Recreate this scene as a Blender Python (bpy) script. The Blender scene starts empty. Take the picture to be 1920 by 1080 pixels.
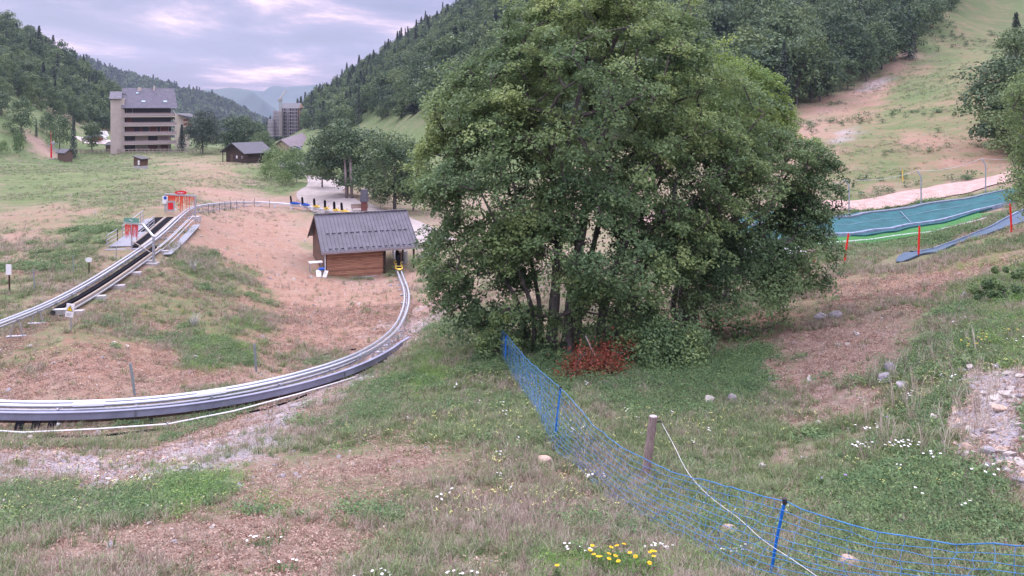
import bpy, math, random
import numpy as np
from mathutils import Matrix, Vector
R = math.radians
random.seed(7); rng = np.random.default_rng(11)
SC = bpy.context.scene
C = SC.collection
# ---------------------------------------------------------------- camera
cam_d = bpy.data.cameras.new("camera"); cam = bpy.data.objects.new("camera", cam_d); C.objects.link(cam)
cam.location = (0, 0, 0); cam.rotation_euler = (R(90), 0, 0)
F = 1500.0; HY = 200.0                      # focal length in photo pixels, row of the horizon
cam_d.sensor_width = 36; cam_d.lens = 36 * F / 1920; cam_d.shift_y = -(540 - HY) / 1920
cam_d.clip_start = 0.5; cam_d.clip_end = 30000
SC.camera = cam
# ---------------------------------------------------------------- sky
SUN_EL, SUN_AZ = 48, -38                    # azimuth measured from +Y towards +X
w = bpy.data.worlds.new("World"); SC.world = w; w.use_nodes = True
nt = w.node_tree; N = nt.nodes; L = nt.links; N.clear()
def nd(tree, typ, **kw):
    n = tree.nodes.new(typ)
    for k, v in kw.items(): setattr(n, k, v)
    return n
out = nd(nt, "ShaderNodeOutputWorld")
sky = nd(nt, "ShaderNodeTexSky", sky_type='NISHITA', sun_disc=False, sun_elevation=R(SUN_EL), sun_rotation=R(SUN_AZ), air_density=1.0, dust_density=2.0)
bg1 = nd(nt, "ShaderNodeBackground"); bg1.inputs[1].default_value = 0.035
L.new(sky.outputs[0], bg1.inputs[0])
tc = nd(nt, "ShaderNodeTexCoord"); sep = nd(nt, "ShaderNodeSeparateXYZ"); L.new(tc.outputs['Generated'], sep.inputs[0])
# cloud deck: direction projected on a plane overhead, so that clouds flatten towards the horizon
zz = nd(nt, "ShaderNodeMath", operation='ADD'); L.new(sep.outputs[2], zz.inputs[0]); zz.inputs[1].default_value = 0.10
dx = nd(nt, "ShaderNodeMath", operation='DIVIDE'); L.new(sep.outputs[0], dx.inputs[0]); L.new(zz.outputs[0], dx.inputs[1])
dy = nd(nt, "ShaderNodeMath", operation='DIVIDE'); L.new(sep.outputs[1], dy.inputs[0]); L.new(zz.outputs[0], dy.inputs[1])
cb = nd(nt, "ShaderNodeCombineXYZ"); L.new(dx.outputs[0], cb.inputs[0]); L.new(dy.outputs[0], cb.inputs[1])
n1 = nd(nt, "ShaderNodeTexNoise"); n1.inputs['Scale'].default_value = 0.8; n1.inputs['Detail'].default_value = 8; n1.inputs['Roughness'].default_value = 0.56; n1.inputs['Distortion'].default_value = 0.35
mp = nd(nt, "ShaderNodeMapping"); mp.inputs['Location'].default_value = (3.1, 1.7, 0); mp.inputs['Scale'].default_value = (1.0, 0.8, 1)
L.new(cb.outputs[0], mp.inputs[0]); L.new(mp.outputs[0], n1.inputs['Vector'])
cr = nd(nt, "ShaderNodeValToRGB"); L.new(n1.outputs['Fac'], cr.inputs[0])
e = cr.color_ramp.elements
e[0].position = 0.40; e[0].color = (0.13, 0.135, 0.27, 1)
e[1].position = 0.66; e[1].color = (0.98, 0.90, 1.0, 1)
for p_, c_ in ((0.455, (0.175, 0.16, 0.325, 1)), (0.51, (0.275, 0.22, 0.40, 1)), (0.555, (0.50, 0.35, 0.51, 1)), (0.60, (0.86, 0.60, 0.72, 1))):
    q = cr.color_ramp.elements.new(p_); q.color = c_
# overcast luminance: brighter towards the zenith
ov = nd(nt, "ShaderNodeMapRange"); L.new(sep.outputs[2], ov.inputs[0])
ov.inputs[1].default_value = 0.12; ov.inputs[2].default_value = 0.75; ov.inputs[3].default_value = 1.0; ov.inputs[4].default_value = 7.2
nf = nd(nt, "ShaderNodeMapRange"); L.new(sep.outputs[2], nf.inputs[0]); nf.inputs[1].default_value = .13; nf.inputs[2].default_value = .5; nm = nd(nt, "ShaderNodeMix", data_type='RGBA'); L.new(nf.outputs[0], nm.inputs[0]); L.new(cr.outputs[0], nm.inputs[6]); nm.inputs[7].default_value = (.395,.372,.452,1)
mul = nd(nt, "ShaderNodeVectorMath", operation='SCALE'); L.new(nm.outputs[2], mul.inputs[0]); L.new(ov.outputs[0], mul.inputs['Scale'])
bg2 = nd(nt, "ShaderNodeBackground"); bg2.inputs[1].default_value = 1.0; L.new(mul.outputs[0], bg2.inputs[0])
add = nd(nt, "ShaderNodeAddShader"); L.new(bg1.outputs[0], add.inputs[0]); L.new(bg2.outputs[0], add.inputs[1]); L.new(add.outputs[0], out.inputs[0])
# ---------------------------------------------------------------- sun
sd = bpy.data.lights.new("sun", 'SUN'); sd.energy = 1.5; sd.angle = R(14); sd.color = (1, 0.90, 0.88)
so = bpy.data.objects.new("sun", sd); C.objects.link(so)
sdir = Vector((math.sin(R(SUN_AZ)) * math.cos(R(SUN_EL)), math.cos(R(SUN_AZ)) * math.cos(R(SUN_EL)), math.sin(R(SUN_EL))))
so.rotation_euler = sdir.to_track_quat('Z', 'Y').to_euler()
SC.view_settings.view_transform = 'Standard'; SC.view_settings.look = 'None'; SC.view_settings.exposure = 0.1; SC.view_settings.gamma = 1
SC.render.engine = 'CYCLES'
SC.cycles.max_bounces = 5; SC.cycles.diffuse_bounces = 3; SC.cycles.glossy_bounces = 2; SC.cycles.transmission_bounces = 2; SC.cycles.volume_bounces = 0; SC.cycles.transparent_max_bounces = 6
SC.cycles.use_denoising = True

# ---------------------------------------------------------------- helpers
def lab(o, label=None, cat=None, group=None, kind=None):
    if label: o['label'] = label
    if cat: o['category'] = cat
    if group: o['group'] = group
    if kind: o['kind'] = kind
    return o
def empty(name, loc, rz=0.0, label=None, cat=None, group=None):
    o = bpy.data.objects.new(name, None); o.empty_display_size = 0.2
    o.location = loc; o.rotation_euler = (0, 0, rz); C.objects.link(o)
    return lab(o, label, cat, group)
class MB:
    """collects geometry (world or local coordinates) and links it as one mesh object"""
    def __init__(s): s.v = []; s.f = []; s.n = 0; s.m = []
    def add(s, v, f, mi=0):
        v = np.asarray(v, float).reshape(-1, 3); s.v.append(v)
        for q in f: s.f.append([int(i) + s.n for i in q]); s.m.append(mi)
        s.n += len(v); return s
    def box(s, x0, x1, y0, y1, z0, z1, mi=0, mat=None):
        v = np.array([[x0,y0,z0],[x1,y0,z0],[x1,y1,z0],[x0,y1,z0],[x0,y0,z1],[x1,y0,z1],[x1,y1,z1],[x0,y1,z1]], float)
        if mat is not None: v = np.array([list(mat @ Vector(p)) for p in v])
        return s.add(v, [(0,3,2,1),(4,5,6,7),(0,1,5,4),(1,2,6,5),(2,3,7,6),(3,0,4,7)], mi)
    def beam(s, a, b, w_, h_, mi=0, up=(0,0,1)):
        a = np.array(a, float); b = np.array(b, float); d = b - a; l = np.linalg.norm(d); d = d / max(l, 1e-9)
        u = np.array(up, float)
        if abs(np.dot(u, d)) > 0.95: u = np.array((0, 1.0, 0))
        x = np.cross(d, u); x /= np.linalg.norm(x); y = np.cross(x, d)
        vs = [p + x * (sx * w_ / 2) + y * (sy * h_ / 2) for p in (a, b) for sx, sy in ((-1,-1),(1,-1),(1,1),(-1,1))]
        return s.add(vs, [(0,1,2,3)[::-1],(4,5,6,7),(0,1,5,4),(1,2,6,5),(2,3,7,6),(3,0,4,7)], mi)
    def tube(s, pts, r, sides=6, mi=0, caps=True):
        pts = np.asarray(pts, float); n = len(pts); rr = np.full(n, r) if np.isscalar(r) else np.asarray(r, float)
        t = np.gradient(pts, axis=0); t /= np.maximum(np.linalg.norm(t, axis=1, keepdims=True), 1e-9)
        up = np.array((0, 0, 1.0)) if abs(t[0][2]) < 0.9 else np.array((1.0, 0, 0))
        vs = []
        x = np.cross(t[0], up); x /= np.linalg.norm(x)
        for i in range(n):
            x = x - t[i] * np.dot(x, t[i]); x /= max(np.linalg.norm(x), 1e-9); y = np.cross(t[i], x)
            for k in range(sides):
                a = 2 * math.pi * k / sides
                vs.append(pts[i] + rr[i] * (math.cos(a) * x + math.sin(a) * y))
        f = []
        for i in range(n - 1):
            for k in range(sides):
                k2 = (k + 1) % sides
                f.append((i*sides+k, i*sides+k2, (i+1)*sides+k2, (i+1)*sides+k))
        if caps: f.append(tuple(range(sides))[::-1]); f.append(tuple((n-1)*sides+k for k in range(sides)))
        return s.add(vs, f, mi)
    def prism(s, poly, z0, z1, mi=0, mat=None):
        n = len(poly); v = [(p[0], p[1], z0) for p in poly] + [(p[0], p[1], z1) for p in poly]
        if mat is not None: v = [list(mat @ Vector(p)) for p in v]
        return s.add(v, [tuple(range(n))[::-1], tuple(range(n, 2*n))] + [(i, (i+1)%n, (i+1)%n+n, i+n) for i in range(n)], mi)
    def build(s, name, mats, parent=None, world=True, smooth=False):
        v = np.concatenate(s.v) if s.v else np.zeros((0, 3))
        if parent is not None and world:
            MM = Matrix.Identity(4); q_ = parent
            while q_ is not None: MM = Matrix.Translation(q_.location) @ q_.rotation_euler.to_matrix().to_4x4() @ MM; q_ = q_.parent
            inv = np.array(MM)
            inv = np.linalg.inv(inv); v = v @ inv[:3, :3].T + inv[:3, 3]
        me = bpy.data.meshes.new(name); me.from_pydata(v.tolist(), [], s.f); me.update()
        return link(me, name, mats, parent, s.m, smooth)
def link(me, name, mats, parent=None, mi=None, smooth=False):
    if not isinstance(mats, (list, tuple)): mats = [mats]
    for m_ in mats: me.materials.append(m_)
    if mi is not None and len(mats) > 1: me.polygons.foreach_set('material_index', np.array(mi, dtype=np.int32))
    if smooth: me.polygons.foreach_set('use_smooth', np.ones(len(me.polygons), dtype=bool))
    o = bpy.data.objects.new(name, me); C.objects.link(o)
    if parent is not None: o.parent = parent
    return o
def np_mesh(name, verts, faces, k):
    """fast mesh from numpy; faces all with k corners"""
    me = bpy.data.meshes.new(name); nf = len(faces)
    me.vertices.add(len(verts)); me.vertices.foreach_set('co', np.asarray(verts, np.float32).ravel())
    me.loops.add(nf * k); me.loops.foreach_set('vertex_index', np.asarray(faces, np.int32).ravel())
    me.polygons.add(nf); me.polygons.foreach_set('loop_start', np.arange(0, nf * k, k, dtype=np.int32))
    me.update(calc_edges=True); return me
def attr(me, name, vals, typ='FLOAT', dom='POINT'):
    a = me.attributes.new(name, typ, dom)
    if typ == 'FLOAT_VECTOR': a.data.foreach_set('vector', np.asarray(vals, np.float32).ravel())
    elif typ == 'BOOLEAN': a.data.foreach_set('value', np.asarray(vals, bool))
    elif typ == 'INT': a.data.foreach_set('value', np.asarray(vals, np.int32))
    else: a.data.foreach_set('value', np.asarray(vals, np.float32))
# ---- materials
def mat(name, col, rough=0.8, metal=0.0, var=0.0, scale=3.0, bump=0.0, col2=None, stretch=None, spec=0.3, detail=6):
    m = bpy.data.materials.new(name); m.use_nodes = True; t = m.node_tree
    b = t.nodes['Principled BSDF']; b.inputs['Roughness'].default_value = rough; b.inputs['Metallic'].default_value = metal
    b.inputs['Specular IOR Level'].default_value = spec
    b.inputs['Base Color'].default_value = (*col, 1)
    if var or col2 is not None or bump:
        c = nd(t, "ShaderNodeTexCoord"); n = nd(t, "ShaderNodeTexNoise"); n.inputs['Scale'].default_value = scale; n.inputs['Detail'].default_value = detail; n.inputs['Roughness'].default_value = 0.65
        if stretch:
            q = nd(t, "ShaderNodeMapping"); q.inputs['Scale'].default_value = stretch; t.links.new(c.outputs['Object'], q.inputs[0]); t.links.new(q.outputs[0], n.inputs['Vector'])
        else: t.links.new(c.outputs['Object'], n.inputs['Vector'])
        r = nd(t, "ShaderNodeValToRGB"); t.links.new(n.outputs['Fac'], r.inputs[0])
        a_ = [max(0, x * (1 - var)) for x in col]; b_ = col2 if col2 is not None else [min(1, x * (1 + var)) for x in col]
        r.color_ramp.elements[0].position = 0.32; r.color_ramp.elements[0].color = (*a_, 1)
        r.color_ramp.elements[1].position = 0.68; r.color_ramp.elements[1].color = (*b_, 1)
        t.links.new(r.outputs[0], b.inputs['Base Color'])
        if bump:
            u = nd(t, "ShaderNodeBump"); u.inputs['Strength'].default_value = bump; u.inputs['Distance'].default_value = 0.05
            t.links.new(n.outputs['Fac'], u.inputs['Height']); t.links.new(u.outputs[0], b.inputs['Normal'])
    return m
def leafmat(name, c0, c1, c2=None, attr_type='GEOMETRY', trans=0.3, rnd=True):
    """foliage: hue picked by the 'tint' attribute (dark to light along the ramp)"""
    m = bpy.data.materials.new(name); m.use_nodes = True; t = m.node_tree; t.nodes.clear()
    o = nd(t, "ShaderNodeOutputMaterial"); a = nd(t, "ShaderNodeAttribute", attribute_name='tint', attribute_type=attr_type)
    r = nd(t, "ShaderNodeValToRGB"); r.color_ramp.elements[0].color = (*c0, 1); r.color_ramp.elements[1].color = (*(c2 or c1), 1)
    if c2: q = r.color_ramp.elements.new(0.5); q.color = (*c1, 1)
    fac = a.outputs['Fac']
    if rnd:
        oi = nd(t, "ShaderNodeObjectInfo"); mm = nd(t, "ShaderNodeMath", operation='MULTIPLY_ADD'); mm.inputs[1].default_value = 0.75; L2 = t.links
        L2.new(oi.outputs['Random'], mm.inputs[0]); s_ = nd(t, "ShaderNodeMath", operation='SUBTRACT'); L2.new(fac, s_.inputs[0]); s_.inputs[1].default_value = 0.37; L2.new(s_.outputs[0], mm.inputs[2]); fac = mm.outputs[0]
    t.links.new(fac, r.inputs[0])
    d = nd(t, "ShaderNodeBsdfPrincipled"); d.inputs['Roughness'].default_value = 0.55; d.inputs['Specular IOR Level'].default_value = 0.25
    tr = nd(t, "ShaderNodeBsdfTranslucent"); mx = nd(t, "ShaderNodeMixShader"); mx.inputs[0].default_value = trans
    hs = nd(t, "ShaderNodeHueSaturation"); hs.inputs['Hue'].default_value = 0.48; hs.inputs['Value'].default_value = 1.3
    t.links.new(r.outputs[0], d.inputs['Base Color']); t.links.new(r.outputs[0], hs.inputs['Color']); t.links.new(hs.outputs[0], tr.inputs[0])
    t.links.new(d.outputs[0], mx.inputs[1]); t.links.new(tr.outputs[0], mx.inputs[2]); t.links.new(mx.outputs[0], o.inputs[0])
    return m
# ---------------------------------------------------------------- terrain function
def P(px, py, D): return np.array(((px - 960) / F * D, D, (HY - py) / F * D))
CP = """-300 1080 11;0 1080 11;480 1080 11.2;960 1080 11.5;1440 1080 12;1920 1080 11;2250 1080 10.5
0 960 15;0 880 20;0 830 24.5;0 795 28.5;0 740 32;0 680 36;20 635 40;-300 640 38;0 560 50;10 500 59;0 420 80;0 350 120;0 300 175;-300 300 140
0 288 205;0 262 212;0 230 225;0 200 240;60 232 235;110 270 235;120 240 262;60 285 215;-300 250 180;-300 120 240;0 130 300;60 160 310;120 190 330;180 215 350;200 240 330
0 66 380;100 112 400;170 150 420;-300 -50 380;0 90 520;170 190 520;-300 60 560
180 262 262;150 265 255;240 285 233;330 285 238;400 276 255;300 268 320;300 262 500;118 296 221;262 313 186;-60 420 80
460 300 210;380 278 240;500 305 200;480 350 140;520 365 127;520 320 165;600 350 140;590 322 180;572 300 235;545 282 330;535 258 490;560 236 720;590 228 950;480 240 800
600 190 620;700 130 560;800 70 510;910 20 480;1100 -120 450;1400 -250 420;1700 -300 400;2150 -350 400;600 225 440;650 245 330;700 272 255;730 245 285;700 200 340;800 200 255;800 130 340;640 215 420
1000 -10 800;1400 -100 800;600 200 900;750 130 900
1000 200 225;1200 200 190;1300 120 210;1350 20 270;1480 212 160;1600 170 185;1700 110 215;1790 20 270;1850 0 300;2150 0 260;1600 250 120;1700 250 115;1900 250 105;1800 150 160;1900 120 160;1500 300 100;1580 340 88
1580 386 76;1850 341 80;1920 322 82;1592 403 72;1727 386 73;1850 363 74;1560 413 69;1560 443 63;1870 366 72;1865 390 67;1560 458 60;1600 472 56.5;1740 470 55;1900 402 59
1580 497 48;1722 481 48;1895 436 50;1560 540 42.5;1700 530 39.5;1900 490 37;1900 565 29;1920 700 19.5;1900 800 16.2;1900 950 13.2;2200 600 25
1500 650 31.5;1700 650 26;1500 780 22.5;1700 780 20;1500 900 17.2;1700 900 15.7
1200 900 18;1200 780 23.5;1300 720 27.5;1060 665 33;1290 615 36.5;1000 690 30;1040 822 20.3;900 900 17;900 750 25.5;850 650 35;850 600 45;830 560 58
950 500 75;1100 480 75;1480 492 55;1300 520 58;1300 450 88;1000 380 120;1200 350 115;1200 280 145;1000 300 175;900 420 100
690 520 73;620 520 71;780 505 74;650 390 108;650 365 125;740 390 120;800 440 92;800 470 84;580 340 150
480 393 110;600 400 112;350 398 84;370 415 80;250 458 67;290 496 61;225 462 66;160 560 49.5;100 592 44.5;150 400 84;200 350 115;300 330 140;100 310 180;420 330 150
420 440 82;500 470 78;560 520 70;650 560 63;700 600 56;450 560 58;350 560 54;300 640 43;500 650 46;600 640 50.5;400 720 35.5;150 740 31;150 650 38
200 800 28;400 772 31;550 732 36;690 672 44;760 622 52;200 860 22.5;480 782 27.5;600 724 33;700 684 38;750 640 44;650 800 23.5;500 900 17.5;300 960 15"""
cp = np.array([[float(a) for a in q.split()] for ln in CP.splitlines() for q in ln.split(';')])
cu = (cp[:, 0] - 960) / F; cv = np.log(cp[:, 2]); cs = (HY - cp[:, 1]) / F
def kern(r2): return np.where(r2 > 1e-12, 0.5 * r2 * np.log(np.maximum(r2, 1e-12)), 0)
KV = 0.45                                   # weight of the log-distance axis
A = kern((cu[:, None] - cu) ** 2 + KV**2 * (cv[:, None] - cv) ** 2) + np.eye(len(cu)) * 2e-4
Q = np.c_[np.ones(len(cu)), cu, cv]
M_ = np.block([[A, Q], [Q.T, np.zeros((3, 3))]])
sol = np.linalg.solve(M_, np.r_[cs, np.zeros(3)]); wk, wp = sol[:-3], sol[-3:]
def wob(x, y):
    """gentle hummocks"""
    d = np.hypot(x, y); a = np.clip(d / 60, 0.25, 3)
    z = 0.09 * np.sin(x*.9+1.3*np.sin(y*.5)) * np.sin(y*.55+1.1*np.sin(x*.6)) + 0.02*np.sin(x*2.3+y*1.1)*np.sin(y*1.6-x*.7)
    z2 = 0.28*np.sin(x*.13+1.7)*np.sin(y*.11+.6*np.sin(x*.05)) + 0.22*np.sin(x*.31-y*.17)*np.sin(y*.27+.4)
    return z * np.clip(a, .25, 1) + z2 * np.clip((d-90)/150, 0, 1.0)
def H(x, y):
    x = np.asarray(x, float); y = np.asarray(y, float); sh = x.shape; x = x.ravel(); y = y.ravel()
    o_ = np.empty(len(x)); yy = np.maximum(y, 3.5); u = np.clip(x / yy, -1.3, 1.3); v = np.log(np.minimum(yy, 1100))
    for i in range(0, len(x), 20000):
        a = slice(i, i + 20000)
        k = kern((u[a, None] - cu) ** 2 + KV**2 * (v[a, None] - cv) ** 2)
        o_[a] = (k @ wk + wp[0] + wp[1] * u[a] + wp[2] * v[a]) * np.minimum(yy[a], 1100)
    return (o_ + wob(x, y)).reshape(sh)
DS = np.exp(np.linspace(math.log(6), math.log(1000), 1400))
def G(px, py, near=None, far=None):
    """ground point seen at a photo pixel"""
    u = (px - 960) / F; s = (HY - py) / F; D = DS
    if near: D = np.linspace(near, far or near * 2, 600)
    d = H(u * D, D) - s * D
    k = np.where(d > 0)[0]; 
    if len(k) == 0: k = [int(np.argmin(np.abs(d)))]
    k = k[0]
    if k > 0 and d[k] > 0: t = d[k-1] / (d[k-1] - d[k]); Y = D[k-1] + t * (D[k] - D[k-1])
    else: Y = D[k]
    x = u * Y; return np.array((x, Y, float(H(np.array([x]), np.array([Y]))[0])))
def Gd(px, D):
    x = (px - 960) / F * D; return np.array((x, D, float(H(np.array([x]), np.array([D]))[0])))
def onground(x, y, dz=0.0): return np.array((x, y, float(H(np.array([x]), np.array([y]))[0]) + dz))
def smooth_path(pts, step):
    """Catmull-Rom through points, resampled"""
    p = np.asarray(pts, float); q = np.vstack([2*p[0]-p[1], p, 2*p[-1]-p[-2]]); o_ = []
    for i in range(1, len(q) - 2):
        for t in np.linspace(0, 1, 24, endpoint=False):
            o_.append(0.5*((2*q[i]) + (-q[i-1]+q[i+1])*t + (2*q[i-1]-5*q[i]+4*q[i+1]-q[i+2])*t*t + (-q[i-1]+3*q[i]-3*q[i+1]+q[i+2])*t**3))
    o_.append(p[-1]); o_ = np.array(o_); s = np.r_[0, np.cumsum(np.linalg.norm(np.diff(o_, axis=0), axis=1))]
    ss = np.linspace(0, s[-1], max(2, int(s[-1] / step) + 1))
    return np.stack([np.interp(ss, s, o_[:, k]) for k in range(o_.shape[1])], 1)
# ---------------------------------------------------------------- ground sheet
GU, GV = 560, 640
uu = np.linspace(-1.15, 1.15, GU); vv = np.linspace(math.log(4.0), math.log(1300), GV)
U, V = np.meshgrid(uu, vv); Yg = np.exp(V); Xg = U * Yg; Zg = H(Xg, Yg)
Zg = np.where(Yg > 1000, Zg - (Yg - 1000) * 0.25, Zg)
gv = np.stack([Xg, Yg, Zg], -1).reshape(-1, 3)
idx = np.arange(GU * GV).reshape(GV, GU)
gf = np.stack([idx[:-1, :-1], idx[:-1, 1:], idx[1:, 1:], idx[1:, :-1]], -1).reshape(-1, 4)
gme = np_mesh("ground", gv, gf, 4); gme.polygons.foreach_set('use_smooth', np.ones(len(gf), bool))
def poly_mask(poly, soft, u=None, v=None):
    """soft mask of a patch of ground given by its outline seen in the photo; outline is projected onto the ground"""
    u = U.ravel() if u is None else u; v = V.ravel() if v is None else v
    g = [G(a, b) for a, b in poly]; pu = np.array([q[0]/q[1] for q in g]); pv = np.log([q[1] for q in g]) * .6
    v = v * .6; ins = np.zeros(len(u), bool); dist = np.full(len(u), 1e9); n = len(pu)
    for i in range(n):
        x1, y1, x2, y2 = pu[i], pv[i], pu[(i+1) % n], pv[(i+1) % n]
        c = ((y1 > v) != (y2 > v)) & (u < (x2-x1)*(v-y1)/(y2-y1+1e-12)+x1); ins ^= c
        t = np.clip(((u-x1)*(x2-x1)+(v-y1)*(y2-y1))/((x2-x1)**2+(y2-y1)**2+1e-12), 0, 1)
        dist = np.minimum(dist, np.hypot(u-x1-t*(x2-x1), v-y1-t*(y2-y1)))
    sd_ = np.where(ins, dist, -dist) + soft*.75*np.sin(u*31+3*np.sin(v*17))*np.sin(v*37+2*np.sin(u*23)) + soft*.4*np.sin(u*83+v*51)*np.sin(v*97-u*41); return np.clip(sd_ / soft * .5 + .5, 0, 1)
# channel, value, softness, outline in photo pixels
PATCH = [
 ('g', .62, .05, [(0,292),(200,292),(420,292),(500,330),(480,352),(330,372),(200,440),(0,560),(0,400)]),
 ('g', .98, .04, [(0,300),(150,300),(330,310),(200,340),(110,375),(0,395)]),
 ('g', .80, .03, [(90,400),(240,345),(300,350),(200,440),(120,470),(60,440)]),
 ('g', .40, .03, [(0,385),(110,380),(200,390),(120,430),(90,470),(0,520)]),
 ('g', .46, .04, [(300,300),(470,310),(480,345),(420,360),(330,345)]),
 ('g', .10, .03, [(370,360),(600,352),(640,380),(580,398),(400,398)]),
 ('g', .95, .03, [(490,320),(560,345),(595,350),(500,365)]),
 ('g', .22, .05, [(370,395),(560,392),(600,520),(770,510),(770,590),(690,650),(500,720),(250,755),(0,755),(0,650),(280,500),(330,420)]),
 ('g', .04, .03, [(400,400),(560,400),(600,520),(760,520),(755,590),(680,645),(600,660),(520,560),(420,480)]),
 ('g', .55, .04, [(0,600),(100,590),(280,500),(340,470),(470,520),(500,600),(400,650),(200,660),(0,700)]),
 ('g', .90, .03, [(330,480),(470,515),(475,540),(420,545),(360,520)]),
 ('g', .88, .03, [(350,620),(470,600),(480,690),(370,710),(340,660)]),
 ('g', .12, .02, [(0,700),(300,700),(480,700),(500,720),(250,758),(0,758)]),
 ('g', .05, .03, [(0,840),(300,840),(560,740),(760,610),(800,575),(830,580),(780,640),(600,740),(420,830),(300,900),(0,900)]),
 ('r', .80, .04, [(0,838),(300,842),(560,745),(760,618),(820,580),(800,620),(640,735),(520,830),(430,890),(200,912),(0,905)]),
 ('g', .88, .05, [(840,590),(940,620),(1000,720),(1100,900),(900,850),(700,830),(560,860),(640,760),(740,680)]),
 ('g', .86, .04, [(900,640),(980,700),(1040,800),(800,800),(740,720),(860,680)]),
 ('g', .48, .06, [(0,900),(500,850),(900,860),(1150,920),(1300,1080),(0,1080)]),
 ('g', .66, .05, [(0,915),(250,915),(340,960),(200,1000),(0,990)]),
 ('g', .90, .04, [(280,890),(420,890),(440,960),(290,960)]),
 ('g', .66, .05, [(640,930),(960,900),(1120,960),(1180,1080),(700,1080),(600,1000)]),
 ('g', .15, .04, [(60,1010),(450,960),(620,1000),(560,1070),(100,1070)]),
 ('g', .25, .04, [(480,880),(760,830),(820,870),(640,920),(500,950)]),
 ('g', .85, .05, [(1060,720),(1400,660),(1500,760),(1480,900),(1500,1080),(1300,1080),(1150,930),(1060,830)]),
 ('g', .12, .05, [(1330,610),(1520,600),(1760,580),(1720,660),(1640,740),(1480,740),(1400,680),(1350,660)]),
 ('g', .45, .03, [(1480,560),(1700,545),(1780,560),(1700,600),(1500,600)]),
 ('g', .12, .03, [(1540,520),(1800,500),(1920,470),(1920,500),(1780,535),(1560,560)]),
 ('g', .75, .04, [(1780,560),(1920,500),(1920,700),(1820,800),(1700,800),(1620,720)]),
 ('g', .80, .04, [(1480,820),(1700,760),(1860,900),(1920,960),(1920,1080),(1500,1080)]),
 ('g', .05, .02, [(1820,700),(1920,700),(1920,900),(1840,880),(1800,800)]),
 ('r', .9, .02, [(1820,700),(1920,700),(1920,900),(1850,880),(1810,800)]),
 ('g', .60, .03, [(1540,470),(1900,400),(1920,440),(1920,470),(1800,490),(1560,520)]),
 ('g', .80, .02, [(1540,405),(1880,350),(1900,365),(1870,368),(1560,415)]),
 ('g', .75, .02, [(1540,470),(1640,455),(1860,395),(1860,415),(1740,460),(1600,485)]),
 ('g', .64, .05, [(1560,380),(1580,250),(1700,150),(1800,20),(1850,10),(1890,0),(1900,120),(1850,250),(1860,330)]),
 ('g', .30, .03, [(1490,215),(1600,160),(1700,100),(1740,110),(1690,170),(1620,210),(1540,260),(1500,250)]),
 ('g', .34, .03, [(1700,250),(1860,270),(1900,320),(1760,330)]),
 ('g', .85, .02, [(1690,150),(1740,150),(1750,190),(1690,185)]),
 ('r', .6, .02, [(1565,243),(1600,240),(1600,262),(1565,268)]),
 ('r', .55, .02, [(1610,155),(1660,150),(1655,165),(1615,168)]),
 ('r', .55, .02, [(1705,100),(1755,100),(1750,112),(1710,112)]),
 ('g', .95, .02, [(0,205),(60,240),(110,268),(110,288),(0,288)]),
 ('g', .15, .015, [(50,255),(80,262),(100,290),(60,285)]),
 ('g', .42, .03, [(80,190),(200,215),(210,250),(120,225)]),
 ('g', .70, .02, [(700,262),(740,228),(765,225),(770,262)]),
]
PATCH += [('o', 1, .06, [(370,395),(560,392),(600,500),(770,510),(770,590),(690,650),(500,720),(250,755),(0,755),(0,650),(280,500),(330,420)]), ('o', .8, .05, [(1330,610),(1520,600),(1760,580),(1920,480),(1920,440),(1560,520),(1340,600)]), ('o', .9, .06, [(1500,215),(1700,110),(1800,0),(1890,0),(1925,250),(1925,330),(1580,380),(1500,300)]), ('o', .6, .06, [(0,380),(200,380),(400,300),(480,320),(420,395),(280,480),(0,560)]), ('g', .35, .03, [(1880,230),(1925,230),(1925,330),(1850,320)])]
CH = {'o': np.zeros(GU*GV), 'g': np.where(Yg.ravel() > 150, .76, .45), 'r': np.zeros(GU*GV)}
for ch, val, soft, poly in PATCH:
    k = poly_mask(poly, soft); CH[ch] = CH[ch] * (1-k) + val * k
fs = np.clip((Yg.ravel()-125)/60, 0, 1)
attr(gme, 'green', CH['g']); attr(gme, 'gravel', CH['r']); attr(gme, 'ochre', CH['o'])
attr(gme, 'mown', poly_mask([(0,300),(400,300),(430,330),(340,365),(200,440),(60,520),(0,540)], .05) + .6*poly_mask([(1560,380),(1580,250),(1700,150),(1800,20),(1890,0),(1900,120),(1850,250),(1860,330)], .05))
GI = (uu[0], uu[1]-uu[0], vv[0], vv[1]-vv[0])
def chan(ch, x, y):
    i = np.clip(((np.log(y)-GI[2])/GI[3]).round().astype(int), 0, GV-1); j = np.clip(((x/y-GI[0])/GI[1]).round().astype(int), 0, GU-1)
    return CH[ch].reshape(GV, GU)[i, j]
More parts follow.
